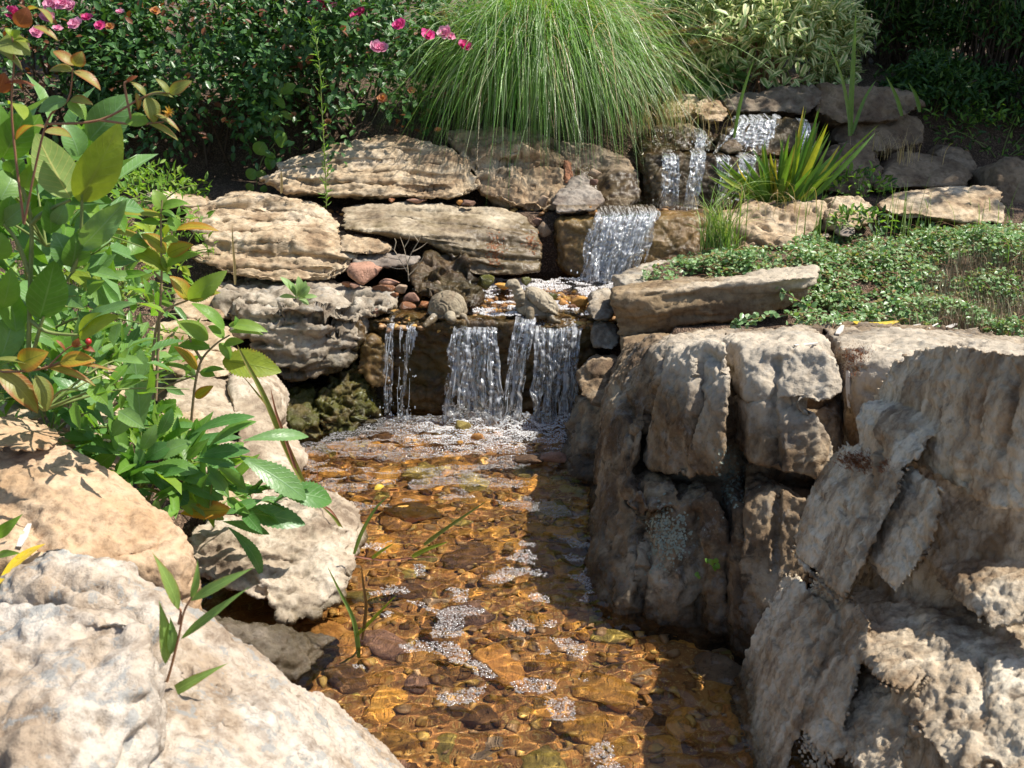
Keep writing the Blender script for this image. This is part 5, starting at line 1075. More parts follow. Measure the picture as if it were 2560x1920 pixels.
M_STEMG = simple_mat('green stem', (.14, .20, .05), .55, (.24, .28, .08))
M_STEMR = simple_mat('reddish stem', (.26, .11, .06), .6, (.34, .18, .09))
M_STEMT = simple_mat('tan woody stem', (.30, .19, .11), .7, (.42, .30, .18))
M_TWIG = simple_mat('dry twig', (.42, .33, .22), .8, (.55, .45, .32))
M_BARK = simple_mat('dark branch', (.07, .045, .03), .85, (.12, .08, .05))
M_BROAD = leaf_mat('broad green leaf', (.11, .25, .035), (.17, .33, .05), (.26, .40, .06), vein=.5, vein_c=(.25, .36, .14), transl=.42, rough=.38)
M_BLUE = leaf_mat('bluish green leaf', (.12, .25, .075), (.17, .32, .10), (.21, .36, .10), vein=.45, vein_c=(.26, .40, .24), transl=.32, rough=.36, spec=.5)
M_LIME = leaf_mat('yellow green leaf', (.26, .37, .035), (.32, .41, .05), vein=.4, vein_c=(.36, .42, .10), transl=.42)
M_UNDER = leaf_mat('pale leaf underside', (.20, .30, .07), (.25, .35, .10), vein=.9, vein_c=(.50, .48, .16), transl=.3, rough=.6)
M_YEL = leaf_mat('yellowing ribbed leaf', (.24, .33, .04), (.38, .36, .04), (.50, .36, .04), edge=(.48, .22, .03), vein=.6, vein_c=(.14, .20, .03), transl=.4)
M_GRNRIB = leaf_mat('green ribbed leaf', (.13, .29, .045), (.20, .37, .06), (.28, .40, .08), vein=.55, vein_c=(.26, .38, .14), transl=.45)
M_OLIVE = leaf_mat('olive bronze leaf', (.21, .25, .06), (.29, .29, .07), (.38, .25, .07), edge=(.34, .13, .04), vein=.3, transl=.35)
M_RED = leaf_mat('red bronze leaf', (.28, .075, .03), (.33, .11, .04), (.22, .06, .05), vein=.3, transl=.4)
M_ROSETTE = leaf_mat('serrated rosette leaf', (.08, .21, .05), (.12, .275, .065), (.18, .34, .06), vein=.6, vein_c=(.19, .33, .14), transl=.32, rough=.36, spec=.5)
M_NARROW = leaf_mat('narrow weed leaf', (.16, .28, .07), (.21, .34, .09), (.26, .35, .09), edge=(.30, .19, .06), vein=.4, transl=.3, var_edge=.2)
M_REED = leaf_mat('reed blade', (.20, .27, .06), (.30, .32, .08), (.34, .22, .10), edge=(.40, .20, .12), vein=.2, transl=.3)

# ---------------------------------------------------------------- broad leaved plant at the left
YB = 2.15
pl = root('broad_leaved_plant', P(78, 900, YB), 'tall broad leaved green plant rising at the left edge of the photo', 'plant')
for pts in ([(70, 930), (76, 700), (78, 560), (55, 470), (22, 420), (5, 395)], [(78, 560), (112, 530), (176, 500)], [(72, 680), (40, 600), (10, 560)], [(180, 680), (200, 620), (205, 500)], [(70, 930), (100, 820), (110, 790)], [(74, 800), (120, 830), (200, 838)]):
    stem_obj(pl, [P(x, y, YB) for x, y in pts], .0055, .003, M_STEMG)
for a, m, kw in [
    ((223, 350, 328, 236, 78), M_BLUE, dict(face=.75, arch=.10, dy=.03)), ((176, 496, 90, 332, 92), M_UNDER, dict(face=.9, arch=-.04, fold=.12)), ((197, 392, 158, 305, 58), M_BLUE, dict(face=.8)),
    ((197, 504, 300, 305, 88), M_LIME, dict(face=.85, arch=.06, fold=.35)), ((205, 506, 297, 352, 46), M_UNDER, dict(face=.7, dy=.05)), ((4, 398, 72, 268, 74), M_BROAD, dict(face=.85, arch=.06)),
    ((-12, 392, -2, 258, 60), M_BROAD, dict(face=.8)), ((2, 566, 28, 490, 62), M_BROAD, dict(face=.8)), ((8, 560, 78, 505, 40), M_BLUE, dict(face=.7)), ((126, 584, 118, 500, 46), M_BROAD, dict(face=.85, fold=.3)), ((136, 560, 162, 510, 36), M_BLUE, dict(face=.7)),
    ((178, 668, 190, 580, 60), M_BROAD, dict(face=.85, fold=.4)), ((172, 664, 133, 580, 62), M_BLUE, dict(face=.85)), ((200, 622, 318, 498, 58), M_BLUE, dict(face=.85, wav=.10, arch=.06)), ((98, 797, 137, 650, 84), M_BROAD, dict(face=.88, arch=.04)),
    ((196, 838, 346, 760, 40), M_BLUE, dict(face=.5, dy=-.05, wav=.06)), ((198, 840, 300, 790, 50), M_LIME, dict(face=.75, dy=-.05)), ((4, 770, 28, 668, 50), M_BROAD, dict(face=.85)), ((0, 900, 40, 760, 60), M_BLUE, dict(face=.8, dy=.05)), ((40, 830, 10, 720, 60), M_BROAD, dict(face=.8, dy=.05)),
    ((100, 800, 60, 700, 60), M_BLUE, dict(face=.8, dy=.08)), ((20, 440, 60, 400, 50), M_BROAD, dict(face=.8)), ((0, 500, 40, 420, 60), M_BLUE, dict(face=.8, dy=.06)), ((60, 470, 82, 408, 40), M_BROAD, dict(face=.85)), ((-10, 650, 4, 580, 50), M_BROAD, dict(face=.85))]:
    leaf_obj('leaf', leaf_px(*a, YB, nseg=16, **kw), m, pl)
# lower leafy mass round its foot
rs5 = np.random.RandomState(21)
def mound(name, label, cat, cen, rad, n, L, W, mats, seed, stems=0, up=.6, group=None, out=.5):
    r_ = np.random.RandomState(seed); cen = Vector(cen)
    base = cen - Vector((0, 0, rad[2]))
    r = root(name, base, label, cat, group)
    for k, m in enumerate(mats):
        q = rvec(r_, n); q[:, 2] = np.abs(q[:, 2]); rr = r_.uniform(.45, 1.0, n) ** .6
        pos = np.array(cen) - np.array([0, 0, rad[2] * .6]) + q * rr[:, None] * np.array(rad) * np.array([1, 1, 1.5])
        ax = q * out + rvec(r_, n) * .7 + np.array([0, -.1, .05]); uu = np.array([.1, -.25, 1.0]) * up + rvec(r_, n) * (1 - up) * 1.1
        l = r_.uniform(*L, n); v, f, uv = scatterVF(pos, ax, uu, l, l * r_.uniform(W * .8, W * 1.2, n))
        put('foliage', mesh_uv('foliage', v, f, uv), m, r)
    if stems:
        parts = []
        for i in range(stems):
            q = rvec(r_, 1)[0]; q[2] = abs(q[2]) * 1.3
            e = Vector(np.array(base) + q * np.array(rad) * 1.2); mid = base.lerp(e, .5) + Vector((0, 0, rad[2] * .2))
            parts.append(tube(spline([base, mid, e], 4), .004, .0015, 4))
        v, f = joinVF(parts); put('stems', mesh_from('stems', v, f), M_STEMG, r)
    return r
mound('weed_clump', 'low dense clump of green leaves around the foot of the tall broad leaved plant', 'weeds', P(90, 900, 2.3), (.30, .2, .12), 70, (.04, .09), .5, [M_BROAD, M_BLUE], 31, 8)
mound('weed_clump', 'green weedy leaves filling the gap left of the upright blue green rosette leaf', 'weeds', P(180, 880, 2.75), (.22, .2, .09), 60, (.04, .08), .45, [M_BLUE, M_ROSETTE], 32, 6)
mound('weed_clump', 'tangle of small light green weeds below the rose bush on the far left', 'weeds', P(210, 500, 4.2), (.42, .3, .17), 260, (.025, .06), .35, [M_GRNRIB, M_BROAD], 33, 22)
mound('weed_clump', 'small bright green weeds on the mulch behind the layered boulder', 'weeds', P(395, 450, 4.6), (.16, .12, .10), 50, (.025, .06), .3, [M_GRNRIB], 34, 8)
mound('weed_clump', 'little green sprout growing on the top of the layered cream boulder', 'weeds', P(503, 545, 4.4), (.05, .04, .035), 9, (.03, .05), .3, [M_GRNRIB], 35, 3)
mound('weed_clump', 'loose green weeds at the left end of the layered cream boulder', 'weeds', P(450, 600, 4.2), (.15, .1, .08), 46, (.02, .05), .35, [M_GRNRIB, M_BROAD], 36, 8)

for lab, c, rad, n_, L, asp, ms, sd in [
    ('broad leaves crowding the left edge below the pale leaf underside', P(60, 650, 2.6), (.28, .2, .20), 60, (.07, .13), .55, [M_BROAD, M_BLUE], 41), ('bright green leafy weeds between the broad leaved plant and the seed spikes', P(190, 720, 3.1), (.30, .25, .16), 120, (.05, .09), .45, [M_GRNRIB, M_BLUE], 42),
    ('yellow green weeds on the bank behind the ribbed yellow leaves', P(300, 640, 3.7), (.22, .2, .14), 120, (.04, .08), .4, [M_GRNRIB, M_LIME], 43), ('pale green weeds spilling over the bank stones behind the rosette', P(250, 900, 2.85), (.24, .18, .10), 90, (.04, .08), .45, [M_GRNRIB, M_BLUE], 44),
    ('dark leaves in the low gap above the orange boulder', P(110, 1020, 2.5), (.26, .12, .08), 60, (.05, .09), .4, [M_ROSETTE, M_BROAD], 45), ('green weeds along the left edge at the level of the layered boulder', P(40, 540, 3.6), (.40, .3, .25), 200, (.05, .09), .45, [M_BROAD, M_GRNRIB], 46),
    ('leafy weeds under the rose bush left of the bindweed', P(330, 470, 4.9), (.40, .2, .12), 200, (.03, .06), .35, [M_GRNRIB, M_BROAD], 47), ('small weeds in the crevice left of the grey pitted boulder', P(440, 850, 3.6), (.12, .1, .06), 50, (.03, .05), .4, [M_GRNRIB], 48)]:
    mound('weed_clump', lab, 'weeds', c, rad, n_, L, asp, ms, sd, 10)
# ---------------------------------------------------------------- plantain seed spikes
r = root('seed_spike_clump', P(230, 800, 3.2), 'clump of thin upright seed spikes behind the ribbed yellow leaves', 'weeds')
parts, sv = [], []
rr = np.random.RandomState(8)
for i in range(34):
    x0 = rr.uniform(20, 300); h = rr.uniform(130, 270); Yq = rr.uniform(2.9, 3.5); y0 = 800 + rr.uniform(-40, 40)
    a, b = P(x0, y0, Yq), P(x0 + rr.uniform(-25, 40), y0 - h, Yq); m = a.lerp(b, .5) + Vector((rr.uniform(-.01, .01), 0, 0))
    sp_ = spline([a, m, b], 6); parts.append(tube(sp_, .0022, .0014, 4))
    for k in range(46):
        t = .35 + .65 * k / 46; c = a.lerp(b, t) + Vector((rr.normal() * .003, rr.normal() * .003, 0)); sv.append(c)
v, f = joinVF(parts); put('stems', mesh_from('stems', v, f), M_STEMG, r)
sv = np.array([tuple(c) for c in sv]); l = np.full(len(sv), .010)
v, f, uv = scatterVF(sv, rvec(rr, len(sv)) + np.array([0, 0, .6]), rvec(rr, len(sv)), l, l * .55)
put('seeds', mesh_uv('seeds', v, f, uv), leaf_mat('green seed', (.16, .20, .06), (.26, .28, .10), vein=0, transl=.2), r)

# ---------------------------------------------------------------- bronze shrub at the top left
YO = 2.0
sh = root('bronze_leaved_shrub', P(60, 560, YO), 'thin shrub with olive and red bronze leaves and a yellow flower at the top left', 'shrub')
for pts in ([(60, 560), (115, 310), (170, 250), (182, 170)], [(115, 310), (250, 300), (364, 240), (425, 232)], [(60, 560), (30, 300), (35, 150), (30, 90)], [(250, 300), (330, 310), (410, 305)], [(330, 310), (312, 220), (315, 205), (330, 200)]):
    stem_obj(sh, [P(x, y, YO) for x, y in pts], .0026, .0014, M_STEMR)
for a, m, kw in [((-5, 105, 78, 138, 58), M_OLIVE, dict(face=.7)), ((45, 66, 70, 18, 40), M_RED, dict(face=.8)), ((82, 66, 145, 102, 20), M_OLIVE, dict(face=.5)), ((-6, 125, 56, 176, 24), M_OLIVE, dict(face=.4)), ((-8, 230, 12, 182, 42), M_RED, dict(face=.8)), ((10, 210, 90, 216, 14), M_RED, dict(face=.5)),
    ((30, 92, 12, 70, 16), M_LIME, {}), ((30, 92, 52, 78, 18), M_LIME, {}), ((32, 100, 78, 108, 14), M_YEL, {}), ((184, 164, 132, 128, 28), M_OLIVE, dict(face=.7)), ((186, 164, 206, 128, 32), M_OLIVE, dict(face=.8)), ((184, 178, 252, 226, 30), M_OLIVE, dict(face=.5)), ((184, 178, 122, 178, 26), M_OLIVE, dict(face=.5)),
    ((170, 252, 96, 280, 34), M_BLUE, dict(face=.6)), ((175, 250, 232, 262, 26), M_OLIVE, dict(face=.6)), ((170, 255, 214, 300, 40), M_BROAD, dict(face=.6)), ((364, 240, 327, 205, 16), M_OLIVE, dict(face=.6)), ((364, 240, 434, 244, 16), M_OLIVE, dict(face=.4)), ((366, 242, 386, 310, 38), M_OLIVE, dict(face=.8)), ((424, 236, 388, 196, 16), M_OLIVE, dict(face=.7)), ((424, 234, 480, 202, 26), M_OLIVE, dict(face=.7)),
    ((372, 304, 312, 306, 34), M_BROAD, dict(face=.7)), ((378, 284, 450, 330, 16), M_OLIVE, dict(face=.5)), ((370, 308, 446, 352, 18), M_OLIVE, dict(face=.6)), ((316, 205, 345, 190, 10), M_RED, {}), ((130, 60, 60, 30, 24), M_OLIVE, dict(dy=.1)), ((60, 300, 20, 260, 34), M_LIME, dict(dy=.08)), ((110, 320, 40, 350, 30), M_OLIVE, dict(dy=.06)),
    ((340, 232, 345, 275, 14), M_OLIVE, {}), ((110, 330, 180, 345, 22), M_OLIVE, dict(dy=.08))]:
    leaf_obj('leaf', leaf_px(*a, YO, nseg=10, **{**dict(face=.6, shape='ovate'), **kw}), m, sh)
fl = []
for i in range(9):
    a = i * 2.4; fl.append(leaf_px(420, 284, 420 + 16 * math.cos(a), 280 + 17 * math.sin(a), 6, YO, dy=-.01, face=.7, nseg=4))
V, F = joinVF([(x[0], x[1]) for x in fl]); put('flower', mesh_uv('flower', V, F, np.concatenate([x[2] for x in fl])), leaf_mat('yellow petal', (.62, .42, .05), (.66, .36, .08), vein=0), sh)
# its low branch across the left edge
YO2 = 2.05
sh2 = root('bronze_leaved_sprig', P(-20, 925, YO2), 'low olive yellow sprig with a red berry reaching in above the orange boulder', 'plant')
stem_obj(sh2, [P(-30, 930, YO2), P(60, 928, YO2), P(118, 918, YO2), P(150, 905, YO2)], .003, .0018, M_STEMR)
stem_obj(sh2, [P(120, 918, YO2), P(170, 870, YO2), P(205, 862, YO2)], .0018, .0012, M_STEMR)
for a, m, kw in [((46, 912, 122, 880, 50), M_YEL, dict(face=.85)), ((150, 906, 240, 902, 38), M_YEL, dict(face=.7)), ((118, 918, 240, 966, 20), M_OLIVE, dict(face=.6)), ((110, 924, 296, 931, 12), M_OLIVE, dict(face=.4)), ((-5, 925, 95, 1034, 52), M_OLIVE, dict(face=.85, arch=.14)), ((88, 938, 118, 1028, 42), M_OLIVE, dict(face=.7)), ((-20, 900, 112, 925, 16), M_OLIVE, dict(face=.4)),
    ((140, 850, 165, 880, 8), M_RED, {}), ((185, 868, 196, 845, 18), M_RED, dict(face=.8)), ((205, 868, 238, 880, 14), M_RED, dict(face=.7)), ((205, 866, 222, 872, 8), M_YEL, {})]:
    leaf_obj('leaf', leaf_px(*a, YO2, nseg=12, **{**dict(face=.6), **kw}), m, sh2)
bm = bmesh.new(); ell(bm, P(221, 854, YO2), (.0062, .0062, .0068)); me = bpy.data.meshes.new('berry'); bm.to_mesh(me); bm.free(); me.polygons.foreach_set('use_smooth', np.full(len(me.polygons), True))
put('berry', me, simple_mat('red berry', (.42, .02, .02), .25, (.5, .04, .03)), sh2)

# ---------------------------------------------------------------- yellowing ribbed sapling
YC = 2.75
sp = root('ribbed_leaf_sapling', P(389, 1000, YC), 'slender sapling with ribbed yellow orange leaves standing in front of the left bank stones', 'plant')
for pts in ([(389, 1000), (394, 900), (398, 800), (404, 694), (402, 560), (405, 500)], [(382, 900), (400, 790), (471, 750)], [(404, 700), (385, 680)]):
    stem_obj(sp, [P(x, y, YC) for x, y in pts], .005, .0022, M_STEMT)
SR = dict(nseg=40, serr=.13, nser=20, shape='ovate')
for a, m, kw in [((312, 750, 162, 682, 52), M_YEL, dict(face=.75, arch=.10)), ((420, 678, 282, 612, 46), M_YEL, dict(face=.65, arch=.12)), ((414, 632, 352, 585, 40), M_YEL, dict(face=.7)), ((418, 636, 484, 612, 36), M_YEL, dict(face=.7)), ((412, 668, 505, 633, 28), M_GRNRIB, dict(face=.5)), ((412, 545, 286, 538, 26), M_YEL, dict(face=.45, arch=.1)),
    ((405, 520, 470, 508, 26), M_GRNRIB, dict(face=.6)), ((405, 522, 382, 474, 36), M_GRNRIB, dict(face=.85)), ((440, 574, 548, 578, 26), M_YEL, dict(face=.5)), ((444, 576, 420, 544, 32), M_GRNRIB, dict(face=.8)), ((360, 600, 256, 582, 22), M_YEL, dict(face=.45)), ((405, 640, 420, 682, 26), M_YEL, dict(face=.7)),
    ((471, 750, 424, 690, 40), M_YEL, dict(face=.75)), ((471, 750, 568, 676, 46), M_GRNRIB, dict(face=.85)), ((471, 750, 552, 732, 26), M_YEL, dict(face=.6)), ((405, 600, 450, 605, 24), M_GRNRIB, {}), ((400, 560, 350, 556, 22), M_GRNRIB, {}), ((402, 530, 440, 545, 20), M_GRNRIB, {})]:
    leaf_obj('leaf', leaf_px(*a, YC, **{**SR, **dict(face=.6), **kw}), m, sp)
YD = 2.8
sp = root('ribbed_leaf_sapling', P(478, 1055, YD), 'second shorter ribbed sapling with one big orange tipped leaf over the pool edge', 'plant')
for pts in ([(478, 1055), (488, 960), (504, 900), (540, 860), (574, 838)], [(389, 985), (430, 960), (492, 938)], [(504, 900), (480, 860), (470, 830)]):
    stem_obj(sp, [P(x, y, YD) for x, y in pts], .0045, .002, M_STEMT)
for a, m, kw in [((561, 822, 478, 758, 32), M_GRNRIB, dict(face=.65)), ((572, 812, 670, 830, 30), M_GRNRIB, dict(face=.7)), ((574, 830, 660, 838, 22), M_UNDER, dict(face=.5)), ((520, 850, 442, 804, 42), M_GRNRIB, dict(face=.8)), ((525, 870, 445, 865, 30), M_GRNRIB, dict(face=.7)), ((556, 902, 704, 930, 70), M_YEL, dict(face=.85, arch=.06)), ((560, 862, 610, 854, 24), M_GRNRIB, {}),
    ((508, 930, 562, 924, 18), M_GRNRIB, dict(face=.5)), ((488, 994, 534, 964, 24), M_YEL, dict(face=.7)), ((500, 930, 538, 940, 24), M_GRNRIB, dict(face=.8)), ((492, 925, 434, 866, 28), M_YEL, dict(face=.6)), ((478, 928, 392, 914, 16), M_GRNRIB, dict(face=.4)), ((560, 845, 520, 815, 30), M_BROAD, {}), ((548, 858, 575, 900, 30), M_BROAD, dict(face=.7)), ((590, 820, 588, 790, 16), M_GRNRIB, {})]:
    leaf_obj('leaf', leaf_px(*a, YD, **{**SR, **dict(face=.6), **kw}), m, sp)
sp = root('bramble_seedling', P(400, 1040, 2.7), 'small bright light green seedling with scalloped leaves beside the upright rosette leaf', 'plant')
for a in [(400, 1035, 372, 1022, 34), (405, 1030, 440, 998, 40), (415, 1030, 458, 1040, 34), (400, 1030, 405, 1000, 30), (430, 1070, 490, 1062, 36), (425, 1075, 440, 1050, 24)]:
    leaf_obj('leaf', leaf_px(*a, 2.68, face=.75, **{**SR, **dict(serr=.2, nser=8)}), M_GRNRIB, sp)

# ---------------------------------------------------------------- serrated rosette
YR = 2.42
ro = root('serrated_rosette_plant', P(350, 1215, YR + .1), 'sprawling rosette of dark bluish serrated leaves hanging over the bank toward the pool', 'plant')
SS = dict(nseg=48, serr=.10, nser=16, shape='oblan')
for a, m, kw in [((352, 1080, 328, 848, 70), M_BLUE, dict(face=.9, arch=.04)), ((283, 1050, 193, 938, 62), M_BLUE, dict(face=.75)), ((262, 1066, 128, 942, 44), M_ROSETTE, dict(face=.5)), ((246, 1114, 143, 1028, 38), M_ROSETTE, dict(face=.55)), ((280, 1092, 326, 1026, 36), M_BLUE, dict(face=.7)), ((393, 1094, 430, 1020, 30), M_ROSETTE, dict(face=.8)),
    ((478, 1086, 638, 1042, 30), M_ROSETTE, dict(face=.5)), ((520, 1120, 642, 1054, 34), M_ROSETTE, dict(face=.3)), ((608, 1102, 772, 1092, 32), M_BLUE, dict(face=.55, dy=.08)), ((498, 1142, 626, 1128, 38), M_ROSETTE, dict(face=.65)), ((600, 1142, 766, 1250, 62), M_BLUE, dict(face=.85, arch=.08)), ((686, 1228, 830, 1254, 62), M_ROSETTE, dict(face=.75, dy=.06)),
    ((545, 1222, 658, 1232, 26), M_ROSETTE, dict(face=.6)), ((455, 1165, 480, 1215, 26), M_ROSETTE, dict(face=.8)), ((408, 1222, 472, 1258, 50), M_ROSETTE, dict(face=.85)), ((452, 1284, 582, 1276, 44), M_YEL, dict(face=.85)), ((580, 1278, 764, 1312, 56), M_ROSETTE, dict(face=.85)), ((558, 1304, 674, 1336, 26), M_ROSETTE, dict(face=.8)), ((570, 1318, 654, 1442, 36), M_ROSETTE, dict(face=.6, arch=.14)),
    ((300, 1120, 240, 1170, 40), M_BROAD, dict(face=.7)), ((330, 1110, 300, 1190, 40), M_BROAD, dict(face=.85)), ((345, 1090, 345, 1180, 30), M_BLUE, dict(face=.85)), ((350, 1160, 260, 1110, 36), M_ROSETTE, {}), ((360, 1150, 430, 1110, 40), M_ROSETTE, {}), ((370, 1170, 500, 1180, 44), M_ROSETTE, dict(face=.7)), ((360, 1180, 440, 1230, 44), M_ROSETTE, dict(face=.7)),
    ((350, 1190, 320, 1150, 40), M_BROAD, dict(face=.7)), ((380, 1150, 480, 1105, 40), M_BLUE, dict(face=.6)), ((420, 1190, 540, 1210, 36), M_ROSETTE, {}), ((440, 1210, 560, 1250, 40), M_ROSETTE, dict(face=.7)), ((475, 1220, 530, 1270, 36), M_BROAD, dict(face=.8)), ((520, 1180, 585, 1210, 34), M_UNDER, dict(face=.8)), ((330, 1200, 290, 1160, 50), M_BROAD, dict(face=.8)),
    ((480, 1150, 590, 1165, 30), M_ROSETTE, dict(face=.6)), ((350, 1130, 390, 1060, 34), M_BLUE, dict(face=.8)), ((230, 1100, 160, 1090, 30), M_ROSETTE, {}), ((320, 1140, 200, 1120, 36), M_ROSETTE, dict(face=.5)), ((430, 1240, 500, 1290, 34), M_BROAD, dict(face=.8)), ((395, 1210, 345, 1180, 46), M_ROSETTE, {}), ((470, 1260, 560, 1300, 36), M_UNDER, dict(face=.75))]:
    k2 = {**SS, **dict(face=.65, arch=.1), **kw}
    leaf_obj('leaf', leaf_px(*a, YR, seed=a[0], **k2), m, ro)
for pts in ([(350, 1215), (352, 1120), (352, 1075)], [(350, 1215), (480, 1160), (600, 1142)], [(350, 1215), (460, 1250), (580, 1280)], [(350, 1215), (280, 1100), (270, 1060)]):
    stem_obj(ro, [P(x, y, YR + .05) for x, y in pts], .005, .003, M_STEMG)

mound('weed_clump', 'dense leafy heart of the serrated rosette plant close to the bank', 'weeds', P(360, 1160, 2.5), (.22, .14, .10), 55, (.07, .13), .38, [M_ROSETTE, M_BROAD], 51, 6)
mound('weed_clump', 'dark green serrated leaves drooping over the rugged bank stone', 'weeds', P(520, 1235, 2.42), (.17, .08, .06), 34, (.06, .11), .36, [M_ROSETTE], 52, 4)
mound('weed_clump', 'blue green leaves thickening the broad leaved plant halfway up the left edge', 'weeds', P(90, 440, 2.45), (.22, .15, .16), 26, (.08, .14), .5, [M_BLUE, M_BROAD], 53, 6)
# ---------------------------------------------------------------- weed on the front boulder
YW = 1.52
wd = root('narrow_leaved_weed', P(405, 1765, YW), 'narrow leaved green weed growing from the crack between the two pale front boulders', 'plant')
for pts in ([(398, 1790), (412, 1725), (430, 1660), (447, 1590), (460, 1530), (480, 1492)], [(447, 1560), (452, 1530), (447, 1520)]):
    stem_obj(wd, [P(x, y, YW) for x, y in pts], .0028, .0016, M_STEMR)
for a, kw in [((447, 1525, 380, 1380, 30), dict(face=.85)), ((477, 1496, 494, 1398, 18), dict(face=.8, fold=.5)), ((477, 1502, 637, 1418, 24), dict(face=.7)), ((452, 1598, 626, 1466, 19), dict(face=.6)), ((414, 1660, 397, 1500, 32), dict(face=.85)), ((428, 1636, 425, 1540, 24), dict(face=.9)), ((382, 1732, 347, 1636, 22), dict(face=.8)), ((402, 1750, 572, 1657, 24), dict(face=.7)), ((376, 1778, 436, 1746, 18), dict(face=.7)), ((377, 1794, 457, 1758, 20), dict(face=.6)), ((390, 1770, 372, 1820, 14), dict(face=.8))]:
    leaf_obj('leaf', leaf_px(*a, YW, nseg=24, shape='lance', serr=.04, nser=12, **{**dict(arch=.08), **kw}), M_NARROW, wd)
# pale little rosette on the pitted boulder
r = root('pale_rosette', P(742, 745, 3.95), 'small pale green rosette growing on the grey pitted boulder', 'plant')
for a in [(742, 745, 700, 692, 18), (744, 742, 745, 690, 20), (746, 744, 775, 716, 18), (744, 746, 698, 742, 12), (748, 746, 794, 742, 12), (746, 748, 772, 762, 14), (740, 742, 722, 704, 16), (748, 742, 764, 702, 18)]:
    leaf_obj('leaf', leaf_px(*a, 3.93, nseg=10, face=.65, shape='oblan'), leaf_mat('pale rosette leaf', (.22, .36, .12), (.28, .42, .17), vein=.4) if a[0] == 742 and a[2] == 700 else bpy.data.materials['pale rosette leaf'], r)

# ---------------------------------------------------------------- reed blades at the water's edge
def reed(label, base, lst, Y, thick=9):
    r = root('reed_grass', P(base[0], base[1], Y), label, 'grass')
    for i, (pts, w, m) in enumerate(lst):
        q = spline([P(x, y, Y + d) for x, y, d in pts], 6); n_ = len(q)
        V = []; UV = []
        for k, p in enumerate(q):
            t = (q[min(k + 1, n_ - 1)] - q[max(k - 1, 0)]).normalized(); s = t.cross((CAMP - p).normalized()).normalized(); b = (CAMP - p).normalized()
            ww = w / F_PX * depth(p) * .5 * (1 - (k / (n_ - 1)) ** 2.5) * min(1, .6 + k / n_ * 2)
            for e in (-1, 0, 1): V.append(p + s * (ww * e) - b * (abs(e) - .5) * ww * -.5); UV.append((k / (n_ - 1), e))
        me = mesh_uv('blade', np.array([tuple(x) for x in V]), grid_faces(n_, 3), np.array(UV)); put('blade', me, m, r)
reed('tall reed blades leaning left at the pool edge beside the serrated rosette', (765, 1215), [
    ([(768, 1225, 0), (720, 1130, 0), (660, 990, 0), (615, 905, 0), (592, 860, 0)], 16, M_REED), ([(775, 1240, 0), (745, 1170, .02), (690, 1050, .02), (640, 980, .03), (600, 932, .03)], 8, M_REED), ([(745, 1190, 0), (715, 1100, 0), (690, 1030, 0), (676, 968, 0)], 9, leaf_mat('purple reed blade', (.34, .12, .10), (.40, .17, .12), vein=.1)),
    ([(870, 1345, -.1), (830, 1280, -.08), (800, 1250, -.05), (792, 1150, -.02)], 6, bpy.data.materials['purple reed blade']), ([(870, 1350, -.1), (840, 1300, -.1), (800, 1262, -.1)], 9, M_REED)], 2.75)
reed('low reed stems arching right over the amber water from the rugged bank stone', (885, 1390), [
    ([(885, 1385, 0), (905, 1330, 0), (940, 1270, 0), (976, 1236, 0)], 10, M_NARROW), ([(886, 1390, 0), (960, 1400, 0), (1060, 1392, 0), (1106, 1394, 0)], 5, bpy.data.materials['purple reed blade']), ([(1030, 1392, 0), (1070, 1372, 0), (1122, 1354, 0)], 12, M_LIME), ([(1060, 1362, 0), (1110, 1325, 0), (1220, 1250, 0)], 11, M_OLIVE), ([(930, 1396, 0), (950, 1380, 0), (985, 1358, 0)], 9, M_LIME)], 2.5)
reed('short reed shoot with a dark dead stem standing in the near water', (895, 1640), [
    ([(899, 1660, 0), (892, 1590, 0), (880, 1540, 0), (850, 1480, 0), (818, 1415, 0)], 13, M_NARROW), ([(890, 1590, 0), (930, 1550, 0), (994, 1484, 0)], 10, M_LIME), ([(905, 1600, 0), (915, 1520, 0), (908, 1460, 0), (903, 1412, 0)], 9, leaf_mat('dead reed blade', (.12, .06, .03), (.20, .12, .06), vein=.1)), ([(850, 1680, -.02), (880, 1650, -.02), (900, 1620, 0)], 8, M_OLIVE)], 2.28)
# ================================================================ background planting
def cloud(r_, n, cen, rad, clump=0, cs=.12, shell=.55, low=-.35):
    """points through an uneven crown: clumps crowd toward its surface"""
    if clump:
        q = rvec(r_, clump); q[:, 2] = np.where(q[:, 2] < low, -q[:, 2] * .5, q[:, 2]); c = q * (r_.uniform(shell, 1.0, clump) ** .7)[:, None]
        i = r_.randint(clump, size=n); sz = r_.uniform(.6, 1.4, clump)[i]
        off = rvec(r_, n) * (r_.rand(n) ** .45)[:, None] * cs * sz[:, None]
        p = c[i] + off; d = c[i] * .6 + off * 3
    else:
        q = rvec(r_, n); p = q * (r_.uniform(shell, 1, n))[:, None]; d = q
    return np.array(cen) + p * np.array(rad), d / (np.linalg.norm(d, axis=1)[:, None] + 1e-9)
M_ROSE = leaf_mat('rose leaf', (.035, .10, .024), (.062, .155, .036), (.11, .23, .06), vein=.25, transl=.22, rough=.33, spec=.5)
M_ROSE_RED = leaf_mat('young rose leaf', (.16, .06, .03), (.22, .08, .035), vein=.2, transl=.3)
M_PINK = leaf_mat('bright pink petal', (.78, .06, .30), (.86, .12, .38), (.88, .22, .46), vein=0, transl=.35, rough=.6, tc=(1.1, 1.0, 1.15))
M_PALE_PINK = leaf_mat('pale pink petal', (.86, .30, .50), (.88, .45, .60), (.9, .6, .7), vein=0, transl=.35, rough=.6, tc=(1.1, 1.0, 1.15))
M_FADED = leaf_mat('faded orange petal', (.50, .19, .08), (.60, .30, .14), vein=0, transl=.3, rough=.7)
